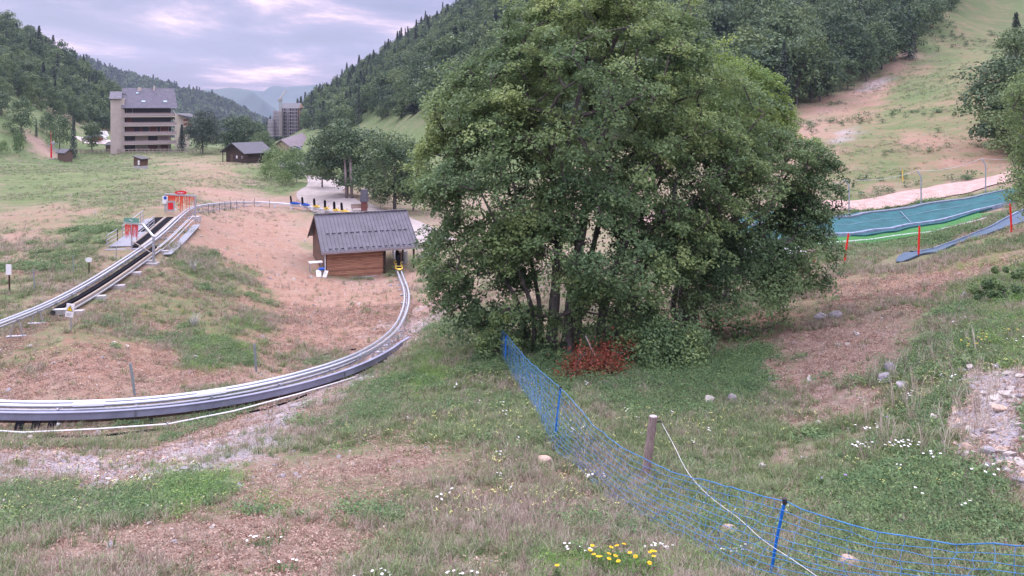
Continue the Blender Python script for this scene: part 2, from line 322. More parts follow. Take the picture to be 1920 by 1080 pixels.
def ground_material():
    m = bpy.data.materials.new("meadow_soil"); m.use_nodes = True; t = m.node_tree; b = t.nodes['Principled BSDF']
    b.inputs['Roughness'].default_value = 0.95; b.inputs['Specular IOR Level'].default_value = 0.1
    c = nd(t, "ShaderNodeTexCoord").outputs['Object']; K = t.links
    def noise(sc, det=6, ro=.6, off=0, st=None):
        n = nd(t, "ShaderNodeTexNoise"); n.inputs['Scale'].default_value = sc; n.inputs['Detail'].default_value = det; n.inputs['Roughness'].default_value = ro
        q = nd(t, "ShaderNodeMapping"); q.inputs['Location'].default_value = (off, off*.7, 0)
        if st: q.inputs['Scale'].default_value = st; q.inputs['Rotation'].default_value = (0,0,R(-28))
        K.new(c, q.inputs[0]); K.new(q.outputs[0], n.inputs['Vector']); return n.outputs['Fac']
    def ramp(f, a, b_, p0=.35, p1=.65):
        r = nd(t, "ShaderNodeValToRGB"); K.new(f, r.inputs[0]); r.color_ramp.elements[0].position = p0; r.color_ramp.elements[1].position = p1
        r.color_ramp.elements[0].color = (*a, 1); r.color_ramp.elements[1].color = (*b_, 1); return r.outputs[0]
    def mix(f, a, b_):
        n = nd(t, "ShaderNodeMix", data_type='RGBA'); K.new(f, n.inputs[0]); K.new(a, n.inputs[6]); K.new(b_, n.inputs[7]); return n.outputs[2]
    def math_(op, a, b_=None, c_=None, clamp=False):
        n = nd(t, "ShaderNodeMath", operation=op, use_clamp=clamp)
        for i, q in enumerate((a, b_, c_)):
            if q is None: continue
            if isinstance(q, (int, float)): n.inputs[i].default_value = q
            else: K.new(q, n.inputs[i])
        return n.outputs[0]
    g = nd(t, "ShaderNodeAttribute", attribute_name='green').outputs['Fac']; r = nd(t, "ShaderNodeAttribute", attribute_name='gravel').outputs['Fac']
    big = noise(.17, 10, .74); mid = noise(1.3, 9, .74, 5); fine = noise(9, 6, .7, 9); stripe = noise(.5, 5, .6, 3, (.12, 1.6, 1))
    soil = mix(ramp(mid, (0,0,0), (1,1,1), .38, .62), ramp(fine, SOIL[0], SOIL[1]), ramp(fine, SOIL[2], SOIL[3]))
    soil = mix(ramp(big, (0,0,0), (1,1,1), .4, .66), soil, ramp(fine, SOIL[1], SOIL[4]))
    oc = nd(t, 'ShaderNodeAttribute', attribute_name='ochre').outputs['Fac']; soil = mix(math_('MULTIPLY', oc, .8), soil, mix(ramp(mid, (0,0,0), (1,1,1), .4, .6), ramp(fine, (.24,.125,.085), (.36,.215,.155)), ramp(fine, (.30,.175,.125), (.42,.29,.225))))
    grass = mix(ramp(mid, (0,0,0), (1,1,1), .35, .65), ramp(fine, GRS[0], GRS[1]), ramp(fine, GRS[1], GRS[2]))
    mow = nd(t, 'ShaderNodeAttribute', attribute_name='mown').outputs['Fac']
    grass = mix(math_('MULTIPLY', ramp(stripe, (0,0,0), (1,1,1), .42, .62), mow), grass, ramp(fine, GRS[2], GRS[3]))
    s = math_('ADD', math_('MULTIPLY', math_('SUBTRACT', big, .5), 1.5), math_('ADD', math_('MULTIPLY', math_('SUBTRACT', mid, .5), 1.3), math_('MULTIPLY', math_('SUBTRACT', fine, .5), 1.5)))
    gm = math_('MULTIPLY_ADD', math_('ADD', math_('SUBTRACT', g, .5), math_('MULTIPLY', s, .85)), 2.2, .5, True)
    col = mix(gm, soil, grass)
    vo = nd(t, "ShaderNodeTexVoronoi"); vo.inputs['Scale'].default_value = 7; K.new(c, vo.inputs['Vector'])
    vo2 = nd(t, "ShaderNodeTexVoronoi"); vo2.inputs['Scale'].default_value = 2.2; K.new(c, vo2.inputs['Vector'])
    stone = math_('MULTIPLY', math_('LESS_THAN', vo.outputs['Distance'], .33), math_('GREATER_THAN', fine, math_('SUBTRACT', .60, math_('MULTIPLY', r, .25))))
    stone2 = math_('MULTIPLY', math_('LESS_THAN', vo2.outputs['Distance'], .3), math_('GREATER_THAN', mid, .62))
    grav = mix(vo.outputs['Color'], ramp(fine, (.20,.185,.22), (.46,.42,.47)), ramp(mid, (.29,.265,.30), (.56,.51,.54)))
    col = mix(math_('MULTIPLY_ADD', math_('ADD', r, math_('MULTIPLY', s, .4)), 1.6, -.4, True), col, grav)
    col = mix(math_('MULTIPLY', stone, math_('SUBTRACT', 1, math_('MULTIPLY', gm, .85)), None, True), col, ramp(mid, (.45,.38,.37), (.72,.62,.60)))
    K.new(col, b.inputs['Base Color'])
    u = nd(t, "ShaderNodeBump"); u.inputs['Strength'].default_value = .9; u.inputs['Distance'].default_value = .12
    K.new(math_('ADD', fine, math_('MULTIPLY', mid, 1.2)), u.inputs['Height']); K.new(u.outputs[0], b.inputs['Normal'])
    return m
SOIL = [(.23,.14,.11), (.325,.215,.175), (.35,.26,.225), (.44,.35,.31), (.35,.28,.21)]
GRS = [(.065,.115,.045), (.115,.17,.07), (.17,.205,.095), (.215,.225,.12)]
gmat = ground_material()
ground = link(gme, "ground", gmat); lab(ground, kind='structure')
# ---- roads and tracks draped on the ground
def drape(name, pts, widths, dz, m, step=.8, thick=0.0, parent=None, cross=9, kind='structure', shape=None):
    p = smooth_path([list(a[:2]) for a in pts], step); n = len(p)
    wd = np.interp(np.linspace(0, 1, n), np.linspace(0, 1, len(widths)), widths)
    t = np.gradient(p, axis=0); t /= np.linalg.norm(t, axis=1, keepdims=True); nn = np.stack([-t[:, 1], t[:, 0]], 1)
    cs_ = np.linspace(-.5, .5, cross); xy = p[:, None] + nn[:, None] * (wd[:, None] * cs_)[:, :, None]
    z = H(xy[..., 0], xy[..., 1]) + dz
    if shape is not None: z = z + np.asarray([shape(c_) for c_ in cs_])[None]
    v = np.concatenate([xy, z[..., None]], -1); ii = np.arange(n * cross).reshape(n, cross)
    f = np.stack([ii[:-1, :-1], ii[1:, :-1], ii[1:, 1:], ii[:-1, 1:]], -1).reshape(-1, 4)
    f = f[:, ::-1]
    v = v.reshape(-1, 3); b_ = MB(); b_.add(v, f)
    if thick:
        for k, flip in ((0, 1), (cross-1, 0)):
            e1 = v[ii[:, k]]; e2 = e1 - np.array((0, 0, thick)); q = np.concatenate([e1, e2]); b_.add(q, [((i, i+n, i+n+1, i+1) if flip else (i, i+1, i+n+1, i+n)) for i in range(n-1)])
    o = b_.build(name, m, parent, smooth=True)
    if parent is None and kind: lab(o, kind=kind)
    return o
m_road = mat("worn_asphalt", (.33,.29,.28), .9, var=.2, scale=.8, bump=.3)
m_track = mat("pale_crushed_stone", (.40,.275,.25), .95, var=.25, scale=1.5, bump=.5, detail=9)
m_lot = mat("pale_gravel_lot", (.48,.41,.40), .95, var=.2, scale=.5)
road = drape("road", [G(592,300), G(590,318), G(612,345), G(600,365), G(640,384), G(720,415)+np.array((0,2,0)), G(800,455)], [4,4.5,5,6,7,8,7], .10, m_road)
drape("dirt_track", [Gd(1200,100), Gd(1400,86), G(1575,387), G(1727,366), G(1850,342), G(1925,325), Gd(2100,92)], [4.6]*4+[4.2,4], .10, m_track)
lot = drape("parking_ground", [G(150,264), G(180,264), G(215,266), Gd(260,275)], [9,12,12,10], .12, m_lot)
# ---- far ridges: real hills beyond the valley
def ridge(name, crest, D0, D1, base, m, rough=1.0, seed=0, cols=160):
    """crest given as photo (px,py) at distance D0; slope runs towards the camera down to D1"""
    r_ = np.random.default_rng(seed); cx = np.array([c_[0] for c_ in crest], float); cy = np.array([c_[1] for c_ in crest], float)
    xs = np.linspace(cx[0], cx[-1], cols); ys = np.interp(xs, cx, cy); rows = 34; V_ = []
    ph = r_.uniform(0, 6, 12)
    for j in range(rows):
        t = j / (rows - 4); D = D0 + (D1 - D0) * t; Zc = (HY - ys) / F * D0
        z = base + (Zc - base) * (1 - abs(t)) ** 1.15 if t <= 1 else base
        if j >= rows - 3: D = D0 + (D1 - D0) * 1.0 + 5 * (j - rows + 4); z = np.full(cols, base - 60.0)
        X = (xs - 960) / F * D0 * (1 + 0.0 * t)
        g_ = sum(math.sin(ph[k] + 0) * np.sin(X * (.004 * (k+1)) * 600 / D0 * 4 + ph[k] + t * (3 + k)) / (k+1) for k in range(8))
        V_.append(np.stack([X, np.full(cols, D) , z + g_ * rough * D0 * .006 * min(1, 3*t) * (1 if t <= 1 else 0)], 1))
    back = V_[0].copy(); back[:, 1] += D0 * .25; back[:, 2] = base
    V_ = [back] + V_; rows = len(V_); v = np.concatenate(V_); ii = np.arange(rows * cols).reshape(rows, cols)
    f = np.stack([ii[:-1, :-1], ii[1:, :-1], ii[1:, 1:], ii[:-1, 1:]], -1).reshape(-1, 4)
    b_ = MB(); b_.add(v, f); o = b_.build(name, m, smooth=True); return lab(o, kind='structure')
m_hill = mat("forested_slope", (.030,.052,.026), 1, col2=(.085,.11,.05), scale=.035, bump=1.0, detail=12)
m_hill.node_tree.nodes['Bump'].inputs['Distance'].default_value = 9
m_far = mat("distant_mountain", (.05,.08,.08), 1, col2=(.09,.12,.11), scale=.004, detail=10)
ridge("hills", [(-900,-260),(-500,-110),(-200,0),(0,55),(70,84),(150,112),(230,140),(330,166),(370,178),(400,184),(420,192),(440,204),(458,216),(475,228),(505,240),(560,262)], 1500, 760, -70, m_hill, 1.0, 3, 420)
ridge("hills", [(-200,100),(300,180),(385,168),(405,167),(430,164),(452,166),(475,172),(488,183),(500,192),(520,215),(600,240)], 3000, 2100, -150, m_far, .5, 5, 200)
ridge("mountains", [(-800,140),(300,175),(400,168),(440,165),(480,170),(497,171),(505,163),(515,160),(535,164),(552,162),(575,160),(600,158),(700,170),(1200,150),(2400,120)], 4200, 3300, -200, m_far, .5, 8, 300)
drape("valley_floor", [(-900,1250),(0,1500),(900,1800)], [1500,1500], -30, m_hill, 60) if False else None
fl = MB(); fl.add([(-9000,-300,-160),(9000,-300,-160),(9000,9000,-160),(-9000,9000,-160)], [(0,1,2,3)]); lab(fl.build("land", m_far), kind='structure')
# ---------------------------------------------------------------- shared materials
m_galv = mat("galvanised_steel", (.50,.52,.58), .38, .75, var=.12, scale=4)
m_rail = mat("bright_rail_tube", (.52,.55,.62), .38, .65, var=.06, scale=2)
m_stake0 = mat('dull_joint_strip', (.13,.14,.18), .7); m_black = mat("black_rubber", (.008,.008,.012), .9, var=.4, scale=6, spec=.05)
m_blacksteel = mat("dark_painted_steel", (.03,.03,.035), .5)
m_conc = mat("pale_concrete", (.40,.38,.39), .9, var=.15, scale=3, bump=.3)
m_plank = mat("weathered_pale_plank", (.30,.255,.22), .85, var=.25, scale=2, stretch=(.3,6,6))
m_plate = mat("weathered_side_plate", (.25,.265,.37), .6, .25, var=.22, scale=.9, detail=8)
m_red = mat("red_plastic", (.62,.02,.03), .55, var=.25, scale=5)
m_red2 = mat("orange_red_strips", (.68,.07,.03), .6, var=.3, scale=5)
m_white = mat("white_paint", (.75,.75,.78), .5)
m_blue = mat("blue_plastic", (.012,.10,.48), .45, var=.15, scale=3)
m_yel = mat("yellow_plastic", (.72,.52,.10), .45, var=.1, scale=3)
m_green = mat("green_sign_paint", (.10,.28,.22), .5)
m_dwood = mat("dark_stained_wood", (.045,.027,.020), .85, var=.35, scale=3, stretch=(1,1,8), bump=.3)
m_bwood = mat("grey_brown_boards", (.13,.085,.065), .85, var=.3, scale=3, stretch=(6,6,.6), bump=.3)
m_glass = mat("dark_glass", (.03,.045,.05), .12, spec=.6)
def Rp(px, py, h, near=8, far=None):
    """point seen at a photo pixel, h metres above the ground"""
    u = (px-960)/F; s = (HY-py)/F; D = DS[DS > near] if far is None else np.linspace(near, far, 900)
    d = H(u*D, D) + h - s*D; k = np.where(d > 0)[0]; k = k[0] if len(k) else int(np.argmin(np.abs(d)))
    Y = D[k] if k == 0 or d[k] <= 0 else D[k-1] + d[k-1]/(d[k-1]-d[k])*(D[k]-D[k-1])
    return np.array((u*Y, Y, s*Y))
# ---------------------------------------------------------------- coaster track
TP = [(-260,720,.9,0),(-120,655,.95,0),(0,605,.95,0),(95,568,.75,0),(190,515,.6,0),(285,452,.75,0),(318,424,.8,0),(345,398,.8,0),(375,385,.7,0),(450,378.5,.6,0),(520,379.5,.6,0),(560,384,.6,0),(600,391,.6,0),(640,399,.6,0)]
tp = [Rp(a, b, h) for a, b, h, _ in TP]
tp[2:8] = [P(0,605,38.5), P(95,568,44.7), P(190,515,53.3), P(285,452,66.0), P(318,424,72.5), P(345,399,78.5)]; tp[:2] = [P(-260,700,29), P(-120,650,34)]
tp = tp + [Gd(700,99)+np.array((0,0,.6)), Gd(742,88)+np.array((0,0,.6)), Gd(741,79.5)+np.array((0,0,.6))]
tp += [Rp(a, b, h) for a, b, h in ((751,516,.5),(763,545,.5),(763,575,.55),(751,603,.6),(726,632,.7),(690,657,.8),(620,689,.75),(500,723,.7),(350,750,.7),(150,761,.7),(0,761,.7),(-200,748,.7),(-420,715,.7))]
print("TRACK D", [round(float(q[1]), 1) for q in tp])
tk = smooth_path(tp, .5)
for _ in range(60): tk[1:-1] = tk[1:-1]*.5 + (tk[:-2]+tk[2:])*.25
tk = smooth_path(tk, .5)
tt = np.gradient(tk, axis=0); tt[:, 2] = 0; tt /= np.linalg.norm(tt, axis=1, keepdims=True); tnr = np.stack([tt[:, 1], -tt[:, 0], np.zeros(len(tt))], 1)   # right-hand side
def near_idx(p): return int(np.argmin(np.linalg.norm(tk[:, :2] - np.asarray(p)[:2], axis=1)))
iA, iB = near_idx(tp[5]), near_idx(tp[7]); iX = near_idx(tp[17]); iS0 = near_idx(tp[20])
gz_tk = H(tk[:, 0], tk[:, 1]); tk[:, 2] = np.maximum(tk[:, 2], gz_tk + .35)
tr = empty("coaster_track", tk[iX].tolist(), label="silver twin tube alpine coaster track looping round the bare earth bowl", cat="coaster track")
for s_ in (-.17, .17):
    MB().tube(tk + tnr*s_, .07, 8).build("rail", m_rail, tr, smooth=True)
MB().tube(tk - np.array((0,0,.22)), .06, 6).build("spine_tube", m_galv, tr, smooth=True)
def sweep(i0, i1, o0, o1, z0, z1, off=None, zoff=0, ref=None):
    b_ = MB(); p = tk[i0:i1]; nr = tnr[i0:i1]; n = len(p); oo = np.zeros(n) if off is None else off
    vs = []
    for a_, z_ in ((o0, z0), (o1, z0), (o1, z1), (o0, z1)): vs.append(p + nr*(a_+oo)[:, None] + np.array((0,0,z_)))
    v = np.concatenate(vs); f = []
    for k in range(4):
        k2 = (k+1) % 4
        f += [(k*n+i, k2*n+i, k2*n+i+1, k*n+i+1) for i in range(n-1)]
    f += [(0, n, 2*n, 3*n), (n-1, 4*n-1, 3*n-1, 2*n-1)]
    return b_.add(v, f)
# outside of the bend towards the camera: which side is away from the bowl centre
ctr = Gd(440, 52); sgn = 1 if np.dot(tnr[-60][:2], (tk[-60]-ctr)[:2]) > 0 else -1
n_ = len(tk) - iS0; off = sgn * np.interp(np.arange(n_), [0, 22, 60, n_], [1.5, .55, .12, .10])
k0 = iS0
sweep(k0, len(tk), sgn*.36, sgn*.42, -.36, -.12, off).build("side_plate", m_plate, tr)
sweep(k0, len(tk), sgn*.30, sgn*.46, -.12, -.09, off).build("side_plate", m_plate, tr)
sweep(k0+30, len(tk), sgn*.33, sgn*.39, -.46, -.37, off[30:]).build("side_plate", m_dwood, tr)  # shadow gap below the plate built in as a dark brown strip
i_ = 3; nsup = 0
while i_ < len(tk) - 3 and nsup < 98:
    p = tk[i_]; g0 = float(H(p[0:1], p[1:2])[0]); b_ = MB()
    if not (iX - 22 < i_ < iX - 8):
        for s_ in (-1, 1):
            foot = p + tnr[i_]*s_*.34; foot[2] = g0 - .1
            b_.beam(p + tnr[i_]*s_*.12 - np.array((0,0,.2)), foot, .05, .05)
        b_.beam(p - tnr[i_]*.3 - np.array((0,0,.14)), p + tnr[i_]*.3 - np.array((0,0,.14)), .06, .05)
        fp = p.copy(); fp[2] = g0
        b_.beam(fp - tnr[i_]*.45 + np.array((0,0,.02)), fp + tnr[i_]*.45 + np.array((0,0,.02)), .22, .07)
        b_.build("support", m_galv, tr); nsup += 1
    i_ += 5
for k in (iX+9, near_idx(Rp(690,657,.8))+3, near_idx(Rp(400,742,.7)), near_idx(Rp(150,761,.7))):   # rail joints with cover sleeves
    MB().tube(tk[k-1:k+2] + tnr[k-1:k+2]*sgn*.17, .10, 8).build("sleeve", m_rail, tr)
for q in range(14):      # overlapping plate joints and dark drain grates under the near bend
    k = min(len(tk)-2, iS0 + 40 + q*15); a = tk[k] + tnr[k]*(off[k-iS0] + sgn*.43); MB().beam(a - np.array((0,0,.36)), a - np.array((0,0,.11)), .07, .025, up=tuple(tnr[k])).build("plate_joint", m_stake0, tr)
kd_ = near_idx(Rp(45,762,.7))
for q in range(3): a = tk[kd_-q*1] + tnr[kd_]*sgn*.56 - np.array((0,0,.38)); MB().beam(a, a + tnr[kd_]*sgn*.30 - np.array((0,0,.28)), .26, .05).build("drain_grate", m_black, tr)
for q in range(0, 9):
    k = min(len(tk)-3, iS0 + 34 + q*20); a = tk[k] + tnr[k]*sgn*.34 - np.array((0,0,.34)); b = a + tnr[k]*sgn*.25; b[2] = float(H(b[0:1], b[1:2])[0]) - .05; MB().beam(a, b, .10, .10).build("plate_prop", m_blacksteel, tr)
# outer guard wire and hose
k1, k2 = near_idx(Rp(640,683,.8)), len(tk)-1
gp = tk[k1:k2:4] + tnr[k1:k2:4]*sgn*1.8; gp[:, 2] = H(gp[:, 0], gp[:, 1]) + .22 + .05*np.sin(np.arange(len(gp)))
e_ = empty("guard_wire", gp[0].tolist(), label="thin white guard wire running low along the outer side of the coaster bend", cat="wire")
MB().tube(gp, .026, 5).build("wire", m_white, e_, smooth=True)
for q in gp[3::8]: MB().beam(q+np.array((0,0,.05)), q-np.array((0,0,.35)), .05, .05).build("peg", m_galv, e_)
def hose(pts, label, r=.035):
    p = smooth_path([G(a, b) for a, b in pts], .6); p[:, 2] = H(p[:, 0], p[:, 1]) + r
    return lab(MB().tube(p, r, 6).build("hose", m_black, smooth=True), label, "hose")
hose([(-40,831),(60,825),(150,820),(250,812),(350,802),(420,785),(500,768),(575,742)], "long black hose lying on the stony verge outside the coaster bend")
hose([(585,682),(605,668),(635,661),(668,656)], "short black hose arching out of the bowl beside the coaster rail", .05)
# ---------------------------------------------------------------- lift conveyor beside the rising track
iL0, iL1 = near_idx(Rp(92,570,.75)), iA-1
sd = 1 if tk[iA][0]*0 + np.dot(tnr[(iL0+iL1)//2][:2], (Gd(400,52)-tk[(iL0+iL1)//2])[:2]) > 0 else -1
lc = empty("lift_conveyor", tk[iL0].tolist(), label="black belt conveyor lift lying beside the rising left-hand coaster rail", cat="conveyor lift")
sweep(iL0, iL1, sd*.28, sd*.64, -.50, -.26).build("belt", m_black, lc)
sweep(iL0, iL1, sd*.68, sd*.84, -.58, -.36).build("plank", m_plank, lc)
sweep(iL0, iL1, sd*.92, sd*.98, -.58, -.50).build("edge_rail", m_rail, lc)
sweep(iL0, iL1, sd*.30, sd*.88, -.66, -.60).build("frame", m_galv, lc)
b_ = MB(); p = tk[iL0] + tnr[iL0]*sd*.7 - np.array((0,0,.42)) - tt[iL0]*.25
b_.beam(p - tnr[iL0]*.34, p + tnr[iL0]*.34, .34, .28, up=(0,0,1)); b_.build("drive_housing", m_galv, lc)
MB().tube([p - tnr[iL0]*.3*sd - tt[iL0]*.22, p - tnr[iL0]*.3*sd - tt[iL0]*.10], .13, 12).build("motor", m_blacksteel, lc)
for k in range(iL0+2, iL1, 8):
    p = tk[k] + tnr[k]*sd*1.15; p[2] = float(H(p[0:1], p[1:2])[0]) + .08
    MB().beam(p - tnr[k]*.9, p + tnr[k]*.35, .38, .28).build("concrete_block", m_conc, lc)
# ---------------------------------------------------------------- boarding platform
pl = empty("boarding_platform", tk[iA].tolist(), label="steel boarding platform with black rubber mats and handrails beside the track", cat="platform")
def flat(i0, i1, o0, o1, z0, z1): return sweep(i0, i1, -sd*o0, -sd*o1, z0, z1)
m_deck = mat('dull_steel_grating', (.22,.23,.27), .7, .2, var=.2, scale=5)
flat(iA, iB, .45, 3.3, -.42, -.34).build("deck", m_deck, pl)
flat(iA-2, iB+1, .34, .78, -.33, -.27).build("plank", m_plank, pl)
flat(iA-1, iB+1, .86, 1.50, -.335, -.30).build("mat", m_black, pl)
flat(iA+2, iB+1, 1.56, 1.74, -.33, -.27).build("plank", m_plank, pl)
flat(iA+12, iB+1, 1.80, 2.55, -.335, -.30).build("mat", m_black, pl)
flat(iA-2, iA, .9, 3.3, -.50, -.44).build("ramp", m_deck, pl)
for z_, o_ in ((-.52, .52), (-.40, .80), (-.62, .98)): sweep(iA-2, iB, sd*o_, sd*(o_+.07), z_, z_+.07).build("edge_rail", m_galv, pl)
b_ = sweep(iA-4, iB-4, sd*1.3, sd*1.95, -.80, -.74); b_.build("side_panel", m_deck, pl)
for k in range(iA, iB, 8):
    for o_ in (-sd*.6, -sd*3.1, sd*1.3):
        p = tk[k] + tnr[k]*o_; g0 = float(H(p[0:1], p[1:2])[0]); q = p.copy(); q[2] = g0 - .1; p[2] -= .4
        if p[2] > g0: MB().beam(p, q, .09, .09).build("leg", m_galv, pl)
def handrail(i0, i1, o_, step=6, h=1.0):
    b_ = MB(); a = tk[i0:i1+1:2] - tnr[i0:i1+1:2]*sd*o_ - np.array((0,0,.36))
    for z_ in (h, h*.62, h*.3): b_.tube(a + np.array((0,0,z_)), .028 if z_ < h else .036, 5)
    for q in a[::max(1, step//2)]: b_.beam(q, q + np.array((0,0,h)), .05, .05)
    q = a[-1]; b_.beam(q, q + np.array((0,0,h)), .05, .05)
    b_.build("handrail", m_galv, pl)
handrail(iA-1, iA+5, 3.3); handrail(iA+8, iB-4, 3.3); handrail(iA+4, iB-10, 1.66, 8)
# ---------------------------------------------------------------- portals
def text(name, body, size, loc, rot, m, parent):
    cu_ = bpy.data.curves.new(name, 'FONT'); cu_.body = body; cu_.size = size; cu_.extrude = .004; cu_.align_x = 'CENTER'; cu_.align_y = 'CENTER'; cu_.materials.append(m)
    o = bpy.data.objects.new('tmp', cu_); C.objects.link(o); bpy.context.view_layer.update(); me = bpy.data.meshes.new_from_object(o.evaluated_get(bpy.context.evaluated_depsgraph_get())); bpy.data.objects.remove(o); o = bpy.data.objects.new(name, me); C.objects.link(o); o.parent = parent; o.location = Vector(loc) - parent.location; o.rotation_euler = rot; return o
def strips(a, b, fn, m, seed, n=60, wd=.05):
    r_ = random.Random(seed); b_ = MB(); a = np.array(a); b = np.array(b)
    for i in range(n):
        t = (i+.5)/n; l = fn(t, r_)
        if l <= 0.02: continue
        p = a + (b-a)*t; d = (b-a)/np.linalg.norm(b-a)*wd*.5; sw = np.array((r_.uniform(-.04,.04), r_.uniform(-.1,.1), 0)); mid = p - np.array((0,0,l*.5)) + sw*.5; e = p - np.array((0,0,l)) + sw
        th = np.array((0, .006, 0))
        v = [p-d, p+d, mid+d, mid-d, e+d*.6, e-d*.6]; v += [q+th for q in v]
        b_.add(v, [(0,3,2,1),(3,5,4,2),(6,7,8,9),(9,8,10,11)])
    return b_
g0 = G(288,496); D0 = g0[1]; lb = P(247,463,D0+4.0)
pn = empty("entry_portal", g0.tolist(), label="bent grey steel gate with red fringe and green sign over the lift start", cat="gate")
b_ = MB(); tL = P(232,417,D0+5.4); tM = P(268,421,D0+2.2); tR = P(288,444,D0)
b_.beam(tL, tM, .13, .13); b_.beam(tM, tR, .13, .13); b_.beam(tR, g0, .14, .14)
b_.beam(P(247,419,D0+4), lb - np.array((0,0,.2)), .09, .09); b_.build("frame", m_galv, pn)
MB().box(g0[0]-1.1, g0[0]+.35, g0[1]-.35, g0[1]+.35, g0[2]-.25, g0[2]+.14).build("concrete_foot", m_conc, pn)
MB().beam(P(250,453,D0+3.8), P(282,473,D0-.2), .05, .05).build("barrier_arm", m_plank, pn)
strips(P(234,421,D0+5.2), P(259,421,D0+3.0), lambda t, r_: r_.uniform(.75,1.25)*(1 if .15 < t < .95 else .9), m_red, 1, 34, .09).build("curtain", m_red, pn)
a, b = P(233,416.5,D0+5.3), P(260,417.5,D0+2.9); sg_ = MB(); sg_.beam(a+np.array((0,0,.17)), b+np.array((0,0,.17)), .05, .36); sg_.build("sign_board", m_green, pn)
ang = math.atan2(b[1]-a[1], b[0]-a[0]); nrm = np.array((math.sin(ang), -math.cos(ang), 0))
text("lettering", "Avancez", .24, (a+b)/2+np.array((0,0,.18))+nrm*.035, (R(90),0,ang), m_white, pn)
g1 = G(366,413); D1 = g1[1]; tA = P(309,364,D1+1.6); tB = P(366.5,367.5,D1)
pf = empty("exit_portal", g1.tolist(), label="wide grey steel gate hung with orange-red strips at the top of the lift", cat="gate")
b_ = MB(); b_.beam(tA, tB, .15, .15); b_.beam(tB, g1, .13, .13); lf = Gd(310, D1+1.6); b_.beam(tA, P(310,399,D1+1.6), .12, .12); b_.build("frame", m_galv, pf)
MB().box(g1[0]-.45, g1[0]+.45, g1[1]-.4, g1[1]+.4, g1[2]-.2, g1[2]+.4).build("concrete_foot", m_conc, pf)
def flen(t, r_):
    if t < .42: return r_.uniform(.45,.85)
    if t > .95: return r_.uniform(1.0,1.6)
    return r_.choice([0,0,.5,.3,1.2,1.7,.9,.1]) if not .5 < t < .58 else r_.uniform(1.3,1.8)
strips(tA-np.array((0,0,.08)), tB-np.array((0,0,.08)), flen, m_red2, 4, 70, .06).build("curtain", m_red2, pf)
sc_ = P(339,361,D1+.8); MB().prism([(.62*math.cos(q*math.pi/8), .20*math.sin(q*math.pi/8)) for q in range(16)], -.03, .03, mat=Matrix.Translation(sc_) @ Matrix.Rotation(R(90), 4, 'X')).build("sign_board", m_red, pf)
text("lettering", "Rangez", .22, sc_+np.array((0,-.06,0)), (R(90),0,0), m_white, pf)
sp_ = P(310,374,D1+1.3); MB().box(sp_[0]-.30, sp_[0]+.24, sp_[1]-.02, sp_[1]+.02, sp_[2]-.42, sp_[2]+.36).build("notice_plate", m_white, pf)
MB().prism([(.17*math.cos(q*math.pi/9), .17*math.sin(q*math.pi/9)) for q in range(18)], -.01, .01, mat=Matrix.Translation(sp_+np.array((0,-.035,.16))) @ Matrix.Rotation(R(90), 4, 'X')).build("blue_disc", m_blue, pf)
sb_ = P(320,386.5,D1+.9); MB().box(sb_[0]-.42, sb_[0]+.42, sb_[1]-.02, sb_[1]+.03, sb_[2]-.52, sb_[2]+.52).build("panel_board", m_galv, pf)
MB().box(sb_[0]-.27, sb_[0]+.27, sb_[1]-.04, sb_[1]-.022, sb_[2]-.34, sb_[2]+.36).build("red_poster", m_red, pf)
# ---------------------------------------------------------------- sleds
def sled_mesh(b_):
    """hull: tapered tub, nose towards +Y"""
    sec = [(-.75,.20,.10,.30),(-.55,.32,.05,.36),(-.1,.34,.03,.30),(.35,.32,.05,.28),(.7,.24,.10,.26),(.92,.12,.16,.24)]; v = []; n = 8
    for y, hw, zb, zt in sec:
        v += [(-hw,y,zt),(-hw*1.04,y,(zt+zb)/2+.02),(-hw*.7,y,zb),(hw*.7,y,zb),(hw*1.04,y,(zt+zb)/2+.02),(hw,y,zt),(hw*.72,y,zt-.05 if abs(y) > .6 else zb+.09),(-hw*.72,y,zt-.05 if abs(y) > .6 else zb+.09)]
    f = [(i*n+k, i*n+(k+1)%n, (i+1)*n+(k+1)%n, (i+1)*n+k) for i in range(len(sec)-1) for k in range(n)] + [tuple(range(n))[::-1], tuple((len(sec)-1)*n+k for k in range(n))]
    return b_.add(v, f)
def make_sled(col, label):
    s_ = empty("coaster_sled", (0,0,0), label=label, cat="sled", group="coaster sleds parked on the track")
    sled_mesh(MB()).build("hull", col, s_, world=False, smooth=False)
    prof = [(-.15,0),(.15,0),(.16,.55),(.14,.86),(.08,.97),(0,1.0),(-.08,.97),(-.14,.86),(-.16,.55)]
    MB().prism([(a, c_) for a, c_ in prof], -.05, .05, mat=Matrix.Translation((0,-.62,.25)) @ Matrix.Rotation(R(98), 4, 'X')).build("backrest", m_black, s_, world=False)
    for x in (-.30,.30): MB().tube([(x*.9,.05,.28),(x,.12,.50),(x,.05,.56)], .022, 5).build("brake_lever", m_blacksteel, s_, world=False)
    MB().box(-.22,.22,-.5,-.05,.12,.17).build("seat", m_black, s_, world=False)
    return s_
def copy_tree(o, parent=None):
    c_ = o.copy(); C.objects.link(c_)
    if parent: c_.parent = parent
    for ch in list(o.children): copy_tree(ch, c_)
    return c_
sl_b = make_sled(m_blue, ""); sl_y = make_sled(m_yel, "")
spots = [(553,'b',"blue sled with tall black backrest, hindmost of the row on the far track"),(573,'b',"blue sled with tall black backrest, just in front of the yellow sleds"),
 (594,'y',"pale yellow sled directly ahead of the two blue sleds"),(612,'y',"pale yellow sled second in line ahead of the blue sleds"),
 (630,'y',"yellow sled whose black backrest stands just behind the shed roof ridge"),(645,'y',"yellow sled mostly hidden behind the shed roof, only its backrest top showing")]
used_ = set()
